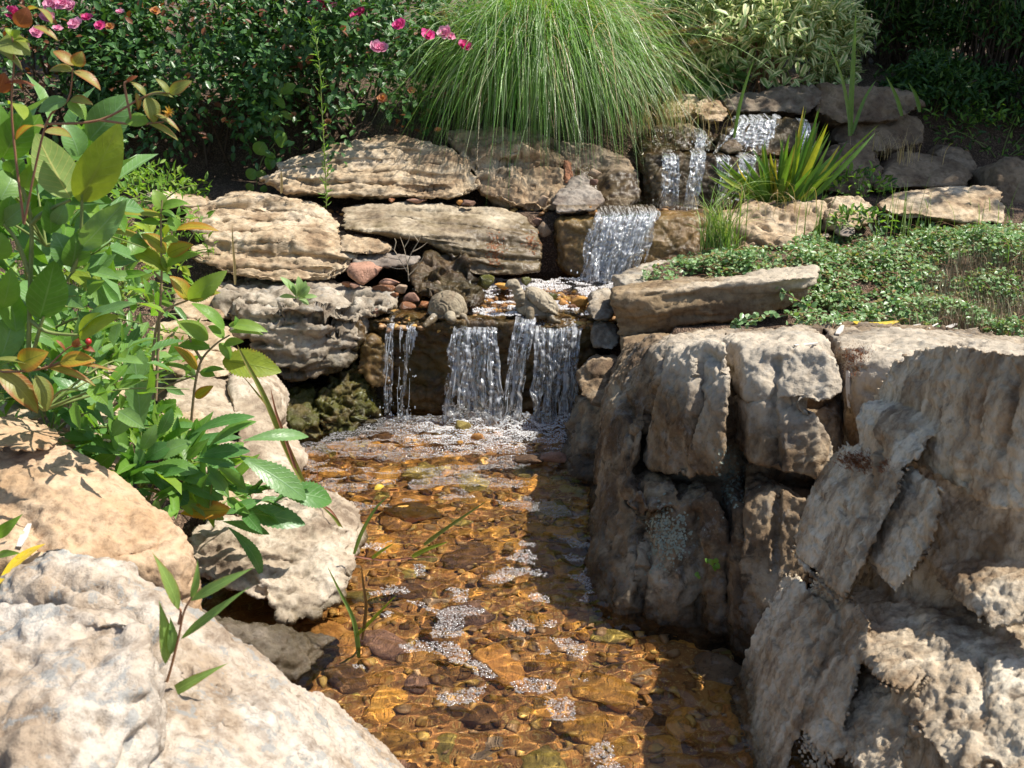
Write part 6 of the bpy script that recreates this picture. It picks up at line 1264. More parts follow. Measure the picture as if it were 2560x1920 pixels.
def flower(parent, c, r, mat, rs):
    L = []
    ax = (Vector((rs.normal() * .35, -.8 + rs.normal() * .2, .7))).normalized(); a0 = ax.orthogonal().normalized(); b0 = ax.cross(a0)
    for ring, (nn, rad, tilt) in enumerate(((7, 1.0, .25), (6, .72, .8), (4, .42, 1.2))):
        for k in range(nn):
            an = 2 * math.pi * (k + ring * .4) / nn + rs.normal() * .12; d = a0 * math.cos(an) + b0 * math.sin(an)
            tip = c + (d * math.cos(tilt) + ax * math.sin(tilt)) * r * rad * rs.uniform(.85, 1.15)
            L.append(leafVF(c - ax * r * .1, tip, r * rad * 1.0, ax, shape='round', nseg=5, fold=.25, arch=-.12, wav=.06, seed=k))
    V, F = joinVF([(x[0], x[1]) for x in L])
    put('flower', mesh_uv('flower', V, F, np.concatenate([x[2] for x in L])), mat, parent)
def bush(name, label, cat, cen, rad, n, L, asp, mats, seed, clump, cs, up=(0, -.25, 1), upw=.75, stems=14, stem_mat=None, stem_r=.008, gz=None, out=.55, group=None, shell=.55, parts=('foliage',)):
    r_ = np.random.RandomState(seed); cen = np.array(cen, float)
    bz = float(ground_z(cen[0:1], cen[1:2])[0]) if gz is None else gz
    r = root(name, (cen[0], cen[1], bz - .02), label, cat, group)
    for m, frac in mats:
        k = int(n * frac); p, d = cloud(r_, k, cen, rad, clump, cs, shell); ok = p[:, 2] > bz; p, d = p[ok], d[ok]; k = len(p)
        ax = d * out + rvec(r_, k) * .8; uu = np.array(up) * upw + rvec(r_, k) * (1 - upw) + d * .25
        l = r_.uniform(*L, k); v, f, uv = scatterVF(p, ax, uu, l, l * asp * r_.uniform(.8, 1.2, k)); put('foliage', mesh_uv('foliage', v, f, uv), m, r)
    if stems:
        ps = []
        for i in range(stems):
            q = rvec(r_, 1)[0]; q[2] = abs(q[2]); e = cen + q * np.array(rad) * .85; b = np.array([cen[0] + r_.normal() * rad[0] * .18, cen[1] + r_.normal() * rad[1] * .18, bz - .05])
            ps.append(tube(spline([b, b * .5 + e * .5 + np.array([0, 0, rad[2] * .15]) + r_.normal(size=3) * .04, e], 5), stem_r, stem_r * .35, 5))
        v, f = joinVF(ps); put('branches', mesh_from('branches', v, f), stem_mat or M_BARK, r)
    return r
rz = np.random.RandomState(3)
for i, (lab, cx, cyy, rx, n_, fl) in enumerate([
    ('rose bush with pale pink blooms at the far left', -2.35, 5.9, .62, 7200, [(31, 33, 22, M_PINK), (128, 10, 24, M_PALE_PINK), (158, 8, 24, M_PALE_PINK), (178, 16, 18, M_PALE_PINK), (119, 42, 20, M_PALE_PINK), (217, 44, 17, M_PINK), (188, 60, 20, M_PALE_PINK), (250, 64, 15, M_PINK), (92, 80, 18, M_PALE_PINK), (30, 100, 16, M_PINK), (145, 72, 14, M_PALE_PINK), (275, 66, 12, M_FADED)]),
    ('dense dark green rose bush between the pale pink and bright pink ones', -1.55, 5.85, .66, 8600, [(776, 150, 15, M_FADED), (388, 28, 14, M_FADED), (470, 190, 10, M_FADED), (560, 300, 9, M_FADED), (300, 30, 12, M_PALE_PINK)]),
    ('rose bush with bright pink blooms beside the ornamental grass', -.86, 5.8, .60, 8200, [(784, 8, 20, M_PINK), (806, 14, 22, M_PINK), (828, 8, 18, M_PALE_PINK), (893, 36, 20, M_PINK), (902, 30, 16, M_PINK), (998, 62, 19, M_PINK), (940, 118, 20, M_PALE_PINK), (956, 120, 18, M_PALE_PINK), (1070, 88, 20, M_PINK), (1112, 82, 20, M_PALE_PINK), (1124, 90, 16, M_PALE_PINK), (1162, 116, 23, M_PINK), (956, 246, 14, M_FADED), (1030, 226, 11, M_FADED), (820, 305, 10, M_FADED), (733, 287, 9, M_FADED), (1095, 325, 10, M_FADED), (860, 70, 10, M_FADED)])]):
    b = bush('rose_bush', lab, 'rose bush', (cx, cyy - .22, 1.12), (rx, .62, .72), n_, (.030, .052), .62, [(M_ROSE, .95), (M_ROSE_RED, .05)], 60 + i, 90, .24, stems=16)
    for px_, py_, rr_, m in fl:
        Yf = cyy - .80 + .25 * abs(px_ - (1280 + cx * 2700 / 5.8)) / 700 + (.12 if py_ < 60 else 0)
        c = P(px_, py_, Yf); flower(b, c, rr_ / F_PX * depth(c), m, rz)
for i, (lab, cx, cyy, rr_, cz, col) in enumerate([
    ('tall dark shrub behind the rose bushes on the far left', -3.3, 7.2, (1.1, .8, 1.2), 1.9, 0), ('tall green shrub behind the middle rose bush', -1.7, 7.2, (1.1, .8, 1.15), 1.95, 1), ('leafy shrub behind the ornamental grass', .1, 7.3, (1.1, .8, 1.1), 1.95, 0),
    ('green shrub behind the variegated shrub', 1.8, 7.5, (1.1, .8, 1.2), 2.0, 1), ('dark shrub at the back right beyond the weeping shrub', 3.5, 7.8, (1.2, .9, 1.3), 2.0, 0)]):
    bush('background_shrub', lab, 'shrub', (cx, cyy, cz), rr_, 4200, (.06, .11), .5, [((M_ROSE, M_BROAD)[col], 1.0)], 80 + i, 70, .30, stems=10)
# ---- ornamental grass fountain
GC = P(1345, 258, 5.62); gzz = GC.z
og = root('ornamental_grass', GC, 'big fountain shaped ornamental grass with long drooping blades behind the tan block', 'grass')
def grass_mat(name, a, b, c, transl=.3): return leaf_mat(name, a, b, c, vein=.25, transl=transl, rough=.32, spec=.6)
M_OG = grass_mat('ornamental grass blade', (.10, .26, .035), (.17, .35, .05), (.25, .42, .08)); M_OGP = grass_mat('pale grass blade', (.22, .32, .14), (.32, .42, .22), (.40, .46, .24)); M_STRAW = grass_mat('dry straw blade', (.42, .31, .15), (.52, .40, .22), (.40, .26, .12), .2)
def tuft(parent, n, cen, br, L, droop, w, mat, seed, bias=-.5, up0=(.85, 1.05), seg=10, name='blades', hx=None):
    r_ = np.random.RandomState(seed); a = r_.uniform(0, 2 * np.pi, n); d = np.stack([np.cos(a), np.sin(a) + bias * r_.rand(n)], 1)
    if hx: d[:, 0] += hx
    d /= np.linalg.norm(d, axis=1)[:, None]
    base = np.array(cen) + np.stack([r_.normal(0, br, n), r_.normal(0, br, n), np.zeros(n)], 1)
    V, F, uv = blades(r_, base, d, r_.uniform(*L, n), r_.uniform(*droop, n), r_.uniform(*w, n), seg, 1.0)
    u0 = r_.uniform(*up0, n)
    o = put(name, mesh_uv(name, V, F, uv), mat, parent); o['kind'] = 'stuff'; return o
def fountain(n, L, w, mat, seed, bias, hx=0, spread=.10, u0=(.75, 1.5), end=(1.1, 1.55)):
    r_ = np.random.RandomState(seed); a = r_.uniform(0, 2 * np.pi, n); d = np.stack([np.cos(a) + hx, np.sin(a) + bias * r_.rand(n)], 1); d /= np.linalg.norm(d, axis=1)[:, None]
    base = np.array(GC) + np.stack([r_.normal(0, spread, n), r_.normal(0, spread * .8, n), np.zeros(n)], 1)
    V, F, uv = blades(r_, base, d, r_.uniform(*L, n), None, r_.uniform(*w, n), 16, fount=(r_.uniform(*u0, n), r_.uniform(*end, n), r_.uniform(.05, .30, n), r_.uniform(.62, .95, n)))
    put('blades', mesh_uv('blades', V, F, uv), mat, og)['kind'] = 'stuff'
fountain(3400, (.6, 1.26), (.003, .007), M_OG, 90, -.7, u0=(.55, 1.56), end=(.5, 1.55))
fountain(1200, (.75, 1.3), (.003, .007), M_OGP, 91, -1.0, u0=(.6, 1.5), end=(.7, 1.5))
fountain(450, (.75, 1.2), (.003, .007), M_OG, 93, -.4, hx=.8, end=(.3, 1.4))
fountain(420, (.6, 1.3), (.003, .005), M_STRAW, 92, -.8, hx=.6, end=(.4, 1.5))
for i, (a, b) in enumerate([((1640, 90), (1790, 60)), ((1660, 150), (1840, 100)), ((1580, 60), (1700, 20)), ((1100, 20), (1120, 60)), ((1720, 110), (1830, 95))]):
    A_, B_ = P(*a, 5.55), P(*b, 5.5); r_ = np.random.RandomState(i); t = r_.rand(420)
    p = np.array([tuple(A_.lerp(B_, x)) for x in t]); ax = np.array(B_ - A_) / (B_ - A_).length * .8 + rvec(r_, 420) * .8; l = np.full(420, .028) * (1 - .5 * t)
    v, f, uv = scatterVF(p, ax, rvec(r_, 420), l, l * .07); put('plume', mesh_uv('plume', v, f, uv), M_STRAW, og)
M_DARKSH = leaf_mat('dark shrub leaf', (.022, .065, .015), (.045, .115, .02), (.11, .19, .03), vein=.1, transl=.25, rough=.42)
# ---- variegated shrub
n = NT('variegated leaf'); uvs = n.n('SeparateXYZ', {0: n.n('UVMap').outputs[0]}); av = n.math('ABSOLUTE', uvs.outputs[1]); pos = n.n('TexCoord').outputs['Object']
k = n.mr(n.math('ADD', av, n.math('MULTIPLY', n.noise(pos, 40, 3), .5)), .50, .66)
col = n.mix(k, n.ramp(n.n('NewGeometry').outputs['Random Per Island'], [(0, (.22, .36, .09)), (1, (.38, .52, .18))]), (.82, .80, .42))
M_VAR = n.surf(n.n('MixShader', {0: .3, 1: n.n('BsdfPrincipled', {'Base Color': col, 'Roughness': .45}).outputs[0], 2: n.n('BsdfTranslucent', {'Color': col}).outputs[0]}).outputs[0])
bush('variegated_shrub', 'cream and green variegated shrub above the slab at the stream head', 'shrub', (1.27, 5.95, 1.27), (.58, .42, .54), 7500, (.05, .09), .42, [(M_VAR, 1.0)], 101, 60, .26, stems=14, stem_mat=M_STEMR)
bush('lobed_leaf_plant', 'grey green lobed plant at the foot of the variegated shrub', 'plant', tuple(P(1775, 190, 5.75)), (.16, .14, .11), 170, (.06, .10), .5, [(M_BLUE, 1)], 102, 0, .3, stems=5, stem_r=.003)
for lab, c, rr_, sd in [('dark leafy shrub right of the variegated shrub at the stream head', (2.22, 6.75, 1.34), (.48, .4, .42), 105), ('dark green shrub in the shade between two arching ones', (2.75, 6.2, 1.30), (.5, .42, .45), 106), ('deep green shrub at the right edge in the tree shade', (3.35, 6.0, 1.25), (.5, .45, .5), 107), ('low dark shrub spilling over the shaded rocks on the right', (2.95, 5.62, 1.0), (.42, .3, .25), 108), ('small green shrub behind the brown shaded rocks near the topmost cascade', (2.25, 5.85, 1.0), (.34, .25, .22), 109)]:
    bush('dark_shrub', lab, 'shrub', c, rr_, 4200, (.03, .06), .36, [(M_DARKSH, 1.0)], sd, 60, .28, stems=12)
# ---- weeping shrub in the shade, and the tree whose crown shades that corner
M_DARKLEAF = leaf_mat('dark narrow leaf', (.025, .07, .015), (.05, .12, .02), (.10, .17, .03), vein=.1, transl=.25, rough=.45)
def weeping(label, cen, n_st, seed, H, R, nl):
    r_ = np.random.RandomState(seed); cen = Vector(cen); r = root('weeping_shrub', cen, label, 'shrub'); ps, P_, A_ = [], [], []
    for i in range(n_st):
        a = r_.uniform(0, 6.28); d = Vector((math.cos(a), math.sin(a) * .8 - .15, 0)); h = H * r_.uniform(.6, 1.05); R_ = R * r_.uniform(.5, 1.1)
        b = cen + Vector((r_.normal() * .1, r_.normal() * .1, 0)); pts = spline([b, b + d * R_ * .3 + Vector((0, 0, h * .75)), b + d * R_ * .75 + Vector((0, 0, h)), b + d * R_ + Vector((0, 0, h * r_.uniform(.35, .8)))], 6)
        ps.append(tube(pts, .006, .0015, 4))
        for k in range(nl):
            t = r_.uniform(.15, 1) * (len(pts) - 1); j = int(min(t, len(pts) - 2)); p = pts[j].lerp(pts[j + 1], t - j)
            P_.append(tuple(p + Vector(r_.normal(size=3)) * .03)); A_.append(tuple((pts[j + 1] - pts[j]).normalized() * .6 + Vector(r_.normal(size=3)) * .6 + Vector((0, 0, -.3))))
    v, f = joinVF(ps); put('branches', mesh_from('branches', v, f), M_BARK, r)
    P_, A_ = np.array(P_), np.array(A_); l = r_.uniform(.03, .06, len(P_)); v, f, uv = scatterVF(P_, A_, rvec(r_, len(P_)) + np.array([0, -.2, .6]), l, l * .22); put('foliage', mesh_uv('foliage', v, f, uv), M_DARKLEAF, r)
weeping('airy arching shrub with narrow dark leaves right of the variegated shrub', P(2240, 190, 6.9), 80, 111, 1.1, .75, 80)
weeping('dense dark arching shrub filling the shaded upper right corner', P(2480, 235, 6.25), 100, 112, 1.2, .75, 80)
def tree(label, x, y, H, cen, rad, n, seed):
    r_ = np.random.RandomState(seed); bz = float(ground_z(np.array([x]), np.array([y]))[0]) - .05; r = root('tree', (x, y, bz), label, 'tree')
    top = Vector((cen[0], cen[1], cen[2])); ps = [tube(spline([(x, y, bz), (x + .05, y, bz + H * .3), Vector((x, y, bz + H * .55)).lerp(top, .4), top], 6), .13, .04, 9)]
    for i in range(12):
        q = rvec(r_, 1)[0]; q[2] = abs(q[2]) * .7 - .1; e = np.array(cen) + q * np.array(rad) * .9; s = Vector((x, y, bz + H * r_.uniform(.3, .6))).lerp(top, .3)
        ps.append(tube(spline([s, s.lerp(Vector(e), .5) + Vector((0, 0, .15)), e], 5), .04, .008, 6))
    v, f = joinVF(ps); put('trunk', mesh_from('trunk', v, f), M_BARK, r)
    p, d = cloud(r_, n, cen, rad, 110, .26, .35, -2); ax = d * .4 + rvec(r_, n) * .8; l = r_.uniform(.07, .12, n)
    v, f, uv = scatterVF(p, ax, np.array([.2, 0, 1.0]) + rvec(r_, n) * .5, l, l * .55); put('crown', mesh_uv('crown', v, f, uv), M_ROSE, r)
tree('tree whose leafy crown shades the upper right corner', 4.9, 6.9, 3.2, (4.05, 5.9, 3.15), (1.3, 1.15, .95), 9500, 120)

# ================================================================ right bank planting
M_GC = leaf_mat('small round ground cover leaf', (.10, .22, .06), (.20, .34, .12), (.36, .46, .25), vein=.3, transl=.25, rough=.3, spec=.6)
M_GC2 = leaf_mat('yellowish ground cover leaf', (.22, .24, .05), (.30, .26, .07), (.34, .16, .06), vein=.2, transl=.3)
poly = [(1590, 690), (1640, 655), (1720, 640), (1800, 605), (1880, 622), (2050, 585), (2180, 580), (2300, 548), (2480, 566), (2640, 520), (2640, 800), (2330, 820), (2250, 795), (2100, 800), (2010, 800), (1960, 765), (2010, 690), (1960, 672), (1850, 692), (1730, 715)]
rg = np.random.RandomState(130)
gp = np.stack([rg.uniform(.3, 2.6, 90000), rg.uniform(3.0, 4.95, 90000)], 1); gzv = ground_z(gp[:, 0], gp[:, 1])
m3 = np.stack([gp[:, 0], gp[:, 1], gzv], 1)
lump = .06 + .065 * fbm(m3 * np.array([3.4, 3.4, 0]), 3, seed=131)
q = m3.copy(); q[:, 2] += np.maximum(lump, .01); pxq = to_px(q); ok = inpoly(pxq + 14 * np.stack([fbm(m3 * 9, 2, seed=132), fbm(m3 * 9 + 4, 2, seed=133)], 1), poly) & (fbm(m3 * 7, 3, seed=134) > -.22)
q = q[ok]; q[:, 2] -= rg.rand(len(q)) ** 1.6 * lump[ok] * .9; q = q[:25000]
V_, F_, U_ = scatterVF(q, rvec(rg, len(q)) * np.array([1, 1, .45]) + np.array([0, 0, .1]), np.array([.25, -.35, 1.0]) + rvec(rg, len(q)) * .6, (ln := rg.uniform(.010, .026, len(q))), ln * .72)
gc = tag(put('ground_cover', mesh_uv('ground_cover', V_, F_, U_), M_GC), kind='stuff', label='mat of small round green leaves creeping over the right bank', cat='ground cover')
s = q[::14]; parts = []
for p in s[:1400]:
    a = rg.uniform(0, 6.28); l = rg.uniform(.04, .09); p = Vector(p); parts.append(tube([p, p + Vector((math.cos(a) * l * .5, math.sin(a) * l * .5, .012)), p + Vector((math.cos(a) * l, math.sin(a) * l, .0))], .0011, .0008, 3))
v, f = joinVF(parts); put('ground_cover_stems', mesh_from('ground_cover_stems', v, f), M_STEMR, gc)
v, f, uv = scatterVF(q[:900] + np.array([0, 0, .006]), rvec(rg, 900) * np.array([1, 1, .4]), np.array([.2, -.3, 1.0]) + rvec(rg, 900) * .5, np.full(900, .02), np.full(900, .013)); put('ground_cover_yellow_leaves', mesh_uv('g', v, f, uv), M_GC2, gc)
dgraph = bpy.context.evaluated_depsgraph_get
def hits(L):
    bpy.context.view_layer.update(); dg = dgraph(); out = []
    for x, y in L:
        d = ray(x, y).normalized(); h, loc, no, i, o, m = S.ray_cast(dg, CAMP, d); out.append((loc.copy(), no.copy(), o) if h else None)
    return out
def trailing(label, pts, Y, mat, n, seed):
    r_ = np.random.RandomState(seed); sp_ = spline([P(x, y, Y + d) for x, y, d in pts], 8); r = root('trailing_sprig', sp_[0], label, 'plant')
    v, f = tube(sp_, .0015, .001, 4); put('stem', mesh_from('stem', v, f), M_STEMR, r)
    k = r_.randint(0, len(sp_), n); p = np.array([tuple(sp_[i]) for i in k]) + r_.normal(size=(n, 3)) * .008
    l = r_.uniform(.018, .030, n); v, f, uv = scatterVF(p, rvec(r_, n) + np.array([0, -.2, .2]), np.array([.2, -.6, .8]) + rvec(r_, n) * .4, l, l * .75); put('foliage', mesh_uv('foliage', v, f, uv), mat, r)
trailing('leafy green sprig trailing over the pale top of the long brown slab', [(1800, 690, 0), (1770, 715, -.02), (1730, 728, -.05), (1700, 738, -.07)], 4.0, M_GC, 34, 1)
trailing('ground cover sprig with a big leaf hanging in front of the long brown slab', [(1880, 670, 0), (1850, 690, -.02), (1820, 715, -.06)], 4.05, M_GC, 36, 2)
trailing('low sprig creeping along the back edge of the cliff-like boulder', [(2050, 780, 0), (1980, 785, 0), (1920, 790, 0), (1860, 805, 0), (1830, 815, 0)], 3.5, M_GC, 60, 3)
trailing('small sprig lifting its leaves beside the right end of the long brown slab', [(2060, 790, 0), (2020, 765, 0), (1985, 745, .02), (1955, 732, .04)], 3.65, M_GC, 40, 4)
# dry tuft at the right edge
r = root('dry_thyme_tuft', P(2480, 740, 3.8), 'dry brown twiggy tuft at the right edge of the ground cover', 'plant')
for i, (m, n_) in enumerate(((simple_mat('dry brown stem', (.24, .16, .09), .9, (.36, .27, .17)), 4200), (simple_mat('dull grey green stem', (.20, .20, .11), .8, (.28, .27, .16)), 1600))):
    r_ = np.random.RandomState(140 + i); b = np.stack([r_.uniform(1.3, 2.4, n_), r_.uniform(3.5, 4.15, n_), np.zeros(n_)], 1); b[:, 2] = ground_z(b[:, 0], b[:, 1]) + .005
    pq = to_px(b); ok = (pq[:, 0] > 2330 + r_.uniform(-40, 40, n_) + .6 * (720 - pq[:, 1])) & (pq[:, 1] < 860); b = b[ok]; k = len(b); a = r_.uniform(0, 6.28, k)
    V, F, uv = blades(r_, b, np.stack([np.cos(a), np.sin(a)], 1), r_.uniform(.05, .12, k), r_.uniform(.1, 1.3, k), r_.uniform(.002, .0035, k), 4); put('twigs', mesh_uv('twigs', V, F, uv), m, r)
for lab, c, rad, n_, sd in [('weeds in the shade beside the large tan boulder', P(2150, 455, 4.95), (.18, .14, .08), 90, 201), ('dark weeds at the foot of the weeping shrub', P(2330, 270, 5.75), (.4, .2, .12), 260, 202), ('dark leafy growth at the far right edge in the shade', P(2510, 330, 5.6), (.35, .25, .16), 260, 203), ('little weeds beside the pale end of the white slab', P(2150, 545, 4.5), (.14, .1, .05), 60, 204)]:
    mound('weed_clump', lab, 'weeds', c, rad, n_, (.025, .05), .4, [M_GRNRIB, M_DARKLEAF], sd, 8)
# iris clump
M_IRIS = leaf_mat('iris blade', (.06, .16, .03), (.12, .24, .035), (.24, .34, .04), edge=(.50, .40, .05), vein=.15, transl=.4, rough=.38, var_edge=-.05)
M_IRISTIP = leaf_mat('orange tipped blade', (.26, .36, .04), (.36, .38, .05), (.46, .36, .05), vein=.1, transl=.4)
IB = P(1945, 505, 4.72); ir = root('iris_clump', IB, 'clump of stiff sword shaped green leaves with yellow orange tips on the right bank', 'plant')
r_ = np.random.RandomState(150)
def sword(x0, y0, x1, y1, w, m, dy, arch): leaf_obj('leaf', leaf_px(x0, y0, x1, y1, w, 4.72, dy=dy, face=.8, roll=r_.uniform(-.7, .7), shape='blade', nseg=12, fold=.5, arch=arch), m, ir)
for x, y, w, m in [(1776, 408, 14, M_IRIS), (1790, 432, 14, M_IRISTIP), (1800, 395, 12, M_IRIS), (1770, 440, 10, M_IRIS), (1840, 400, 14, M_IRISTIP), (1855, 392, 14, M_IRIS), (1880, 370, 15, M_IRIS), (1905, 360, 14, M_IRIS), (1925, 380, 15, M_IRISTIP), (1950, 345, 14, M_IRIS), (1972, 340, 15, M_IRIS), (1995, 338, 15, M_IRIS), (2010, 262, 12, M_IRISTIP), (2045, 272, 14, M_IRIS),
    (2070, 308, 15, M_IRISTIP), (2062, 330, 14, M_IRIS), (2040, 350, 15, M_IRIS), (2100, 362, 15, M_IRISTIP), (2085, 385, 14, M_IRIS), (2120, 350, 12, M_IRIS), (2190, 330, 12, M_IRIS), (2060, 400, 14, M_IRIS), (2000, 380, 15, M_IRISTIP), (1960, 400, 14, M_IRIS), (1930, 410, 15, M_IRIS), (1870, 415, 14, M_IRIS), (1830, 430, 13, M_IRIS), (1810, 460, 12, M_IRIS), (2080, 430, 13, M_IRIS), (2030, 410, 14, M_IRIS), (1895, 400, 14, M_IRIS), (1985, 360, 14, M_IRIS), (2020, 330, 14, M_IRIS), (1940, 395, 13, M_IRISTIP), (1850, 440, 14, M_IRIS), (1990, 420, 15, M_IRIS), (1915, 430, 15, M_IRIS), (2050, 300, 12, M_IRIS)]:
    sword(1945 + (x - 1945) * .22 + r_.uniform(-16, 16), 502 + r_.uniform(-6, 6), x + r_.uniform(-30, 30), y + r_.uniform(-20, 30), w * .7, M_IRIS, r_.uniform(-.12, .10), .08 * r_.uniform(-1, 1))
    sword(1945 + (x - 1945) * .30 + r_.uniform(-12, 12), 502 + r_.uniform(-6, 6), x, y, w, m, r_.uniform(-.12, .10), .10 * (1 if x < 1945 else -1) * r_.uniform(-1, .6))
# grasses
def grass(label, px_, py_, Y, sets, seed):
    c = P(px_, py_, Y); r = root('grass_tuft', c, label, 'grass')
    for i, (n_, br, L, dr, w, m, hx) in enumerate(sets): tuft(r, n_, c, br, L, dr, w, m, seed + i, -.5, seg=9, hx=hx)
    return r
M_GRASS = grass_mat('fresh grass blade', (.12, .24, .04), (.20, .33, .07), (.30, .40, .12)); 
grass('bright green grass tuft with arching blades right of the middle waterfall', 1800, 640, 4.34, [(130, .035, (.12, .34), (.8, 2.4), (.003, .006), M_GRASS, -.2), (60, .03, (.15, .3), (.6, 2.2), (.002, .004), M_OGP, -.4), (24, .05, (.35, .55), (1.4, 2.2), (.004, .006), M_GRASS, .9), (20, .04, (.2, .4), (1.8, 2.6), (.002, .003), M_STRAW, 0)], 160)
grass('sparse upright grass blades below the white slab', 2250, 590, 4.4, [(16, .06, (.15, .28), (.1, .6), (.003, .005), M_GRASS, .2), (8, .05, (.1, .2), (.2, .9), (.002, .004), M_OGP, 0)], 163)
grass('thin grass blades standing at the left end of the white slab', 2060, 600, 4.35, [(14, .06, (.15, .30), (.2, .9), (.003, .005), M_GRASS, -.2)], 165)
grass('straw coloured grass wisps hanging over the iris stone', 1900, 525, 4.58, [(40, .12, (.10, .22), (1.6, 3.0), (.002, .003), M_STRAW, 0)], 167)
grass('loose grass in the ground cover near the right edge', 2500, 600, 4.3, [(60, .25, (.08, .2), (.3, 1.5), (.003, .005), M_GRASS, 0)], 168)
grass('small fresh grass tuft at the foot of the ornamental grass', 1350, 332, 5.26, [(60, .03, (.05, .12), (.4, 1.6), (.002, .004), M_GRASS, 0)], 169)
grass('dry straw tuft on the mossy rock left of the upper waterfall', 1660, 330, 5.3, [(160, .12, (.12, .32), (1.2, 2.8), (.002, .004), M_STRAW, 0), (20, .1, (.2, .35), (.6, 1.6), (.002, .004), M_OGP, 0)], 170)
grass('reddish dry grass tuft in the shade right of the iris clump', 2230, 400, 5.2, [(60, .10, (.08, .18), (.4, 1.8), (.002, .004), M_STRAW, 0)], 172)
reed('single tall grass blade rising in front of the topmost cascade', (1835, 345), [([(1835, 345, 0), (1850, 260, 0), (1870, 190, 0), (1885, 150, 0)], 9, M_GRASS)], 5.0)
reed('green strap leaves standing right of the topmost cascade', (2125, 340), [([(2125, 340, 0), (2128, 250, 0), (2135, 120, 0), (2140, 20, 0)], 14, M_GRASS), ([(2128, 335, 0), (2118, 260, 0), (2100, 180, 0), (2060, 90, 0)], 9, M_GRASS), ([(2130, 335, 0), (2160, 250, 0), (2190, 200, 0)], 9, M_GRASS), ([(2255, 290, .1), (2240, 240, .1), (2215, 190, .1)], 10, M_GRASS), ([(2300, 280, .1), (2290, 240, .1), (2270, 205, .1)], 10, M_GRASS)], 5.3)
# bindweed on the rose bush, slender weed, dry twig
r = root('bindweed_vine', P(640, 470, 5.1), 'light green heart leaved vine climbing the front of the rose bush', 'vine')
stem_obj(r, [P(x, y, 5.1) for x, y in [(640, 470), (655, 400), (690, 350), (672, 300), (700, 230)]], .002, .0012, M_STEMG)
for a in [(676, 240, 712, 272, 24), (700, 232, 740, 212, 22), (706, 226, 735, 235, 16), (675, 305, 655, 278, 28), (690, 325, 705, 370, 32), (660, 355, 640, 385, 34), (668, 390, 676, 425, 28), (660, 385, 690, 395, 16), (640, 425, 618, 445, 26), (640, 430, 665, 450, 24), (632, 460, 618, 475, 20), (650, 470, 668, 478, 18), (670, 290, 700, 300, 24), (700, 280, 728, 300, 18), (735, 225, 790, 238, 12)]:
    leaf_obj('leaf', leaf_px(*a, 5.06, nseg=8, face=.7, shape='round'), M_GRNRIB, r)
r = root('slender_weed', P(816, 515, 4.72), 'tall slender weed with tiny leaves standing before the whitish layered slab', 'weeds')
pts = spline([P(x, y, 4.72) for x, y in [(816, 515), (814, 440), (806, 300), (797, 150), (778, 50)]], 10); v, f = tube(pts, .0028, .0014, 5); put('stem', mesh_from('stem', v, f), M_STEMG, r)
r_ = np.random.RandomState(7); k = r_.randint(2, len(pts), 120); p = np.array([tuple(pts[i]) for i in k]) + r_.normal(size=(120, 3)) * np.array([.002, .002, .02]); l = r_.uniform(.02, .05, 120)
v, f, uv = scatterVF(p, rvec(r_, 120) + np.array([0, 0, .9]), rvec(r_, 120), l, l * .16); put('foliage', mesh_uv('foliage', v, f, uv), M_GRNRIB, r)
tw = root('dry_twig', P(1022, 703, 4.16), 'pale dry branching twig standing among the reddish stones', 'twig'); ps = []
for pts in ([(1022, 703), (1018, 660), (1010, 620), (1000, 592)], [(1018, 660), (1030, 630), (1046, 604), (1052, 590)], [(1018, 680), (1000, 650), (985, 625), (970, 618)], [(1030, 630), (1050, 620), (1068, 606)], [(1010, 620), (1022, 600), (1024, 584)], [(1000, 650), (975, 645), (958, 640)], [(1020, 690), (1042, 668), (1060, 640)], [(1046, 604), (1036, 590), (1032, 580)], [(985, 625), (990, 605), (986, 596)], [(1018, 670), (996, 672), (976, 668)]):
    ps.append(tube(spline([P(x, y, 4.16) for x, y in pts], 3), .0022, .0009, 4))
v, f = joinVF(ps); put('twig_branches', mesh_from('twig_branches', v, f), M_TWIG, tw)
reed('brown dead stalk standing against the layered boulder', (588, 712), [([(588, 712, 0), (586, 660, 0), (582, 610, 0), (580, 560, 0)], 7, M_STRAW)], 4.05)
reed('cut dry stalk standing left of the slender weed', (703, 480), [([(703, 484, 0), (704, 450, 0), (702, 425, 0)], 7, M_STRAW)], 4.75)

# ================================================================ small things lying about
M_CHIP = simple_mat('bleached bark chip', (.46, .42, .37), .9, (.60, .56, .50)); M_YLEAF = leaf_mat('fallen yellow leaf', (.66, .46, .03), (.74, .55, .05), vein=.4, vein_c=(.80, .70, .25), transl=.25, spots=.6)
def chip(label, px0, px1, w, lift=.004, name='bark_chip', cat='chip', mat=None, th=.004):
    h = hits([px0, px1]); a, na = h[0][0], h[0][1]; b = h[1][0]; up = (na + Vector((0, -.2, .6))).normalized()
    a = a + up * lift; b = b + up * lift; s = (b - a).cross(up).normalized() * (w / F_PX * depth(a) * .5); u2 = up * th
    m_ = a.lerp(b, .45)
    V = [a - s * .7, a + s * .5, m_ + s * 1.0, b + s * .55, b - s * .4, m_ - s * .95]; V = [tuple(x + u2) for x in V] + [tuple(x - u2 * .2) for x in V]
    bm = bmesh.new(); vs = [bm.verts.new(x) for x in V]; bm.faces.new(vs[:6]); bm.faces.new(vs[:5:-1])
    for i in range(6): bm.faces.new((vs[i], vs[i + 6], vs[(i + 1) % 6 + 6], vs[(i + 1) % 6]))
    bmesh.ops.recalc_face_normals(bm, faces=bm.faces); me = bpy.data.meshes.new(name); bm.to_mesh(me); bm.free()
    tag(put(name, me, mat or M_CHIP, None, a), label, cat)
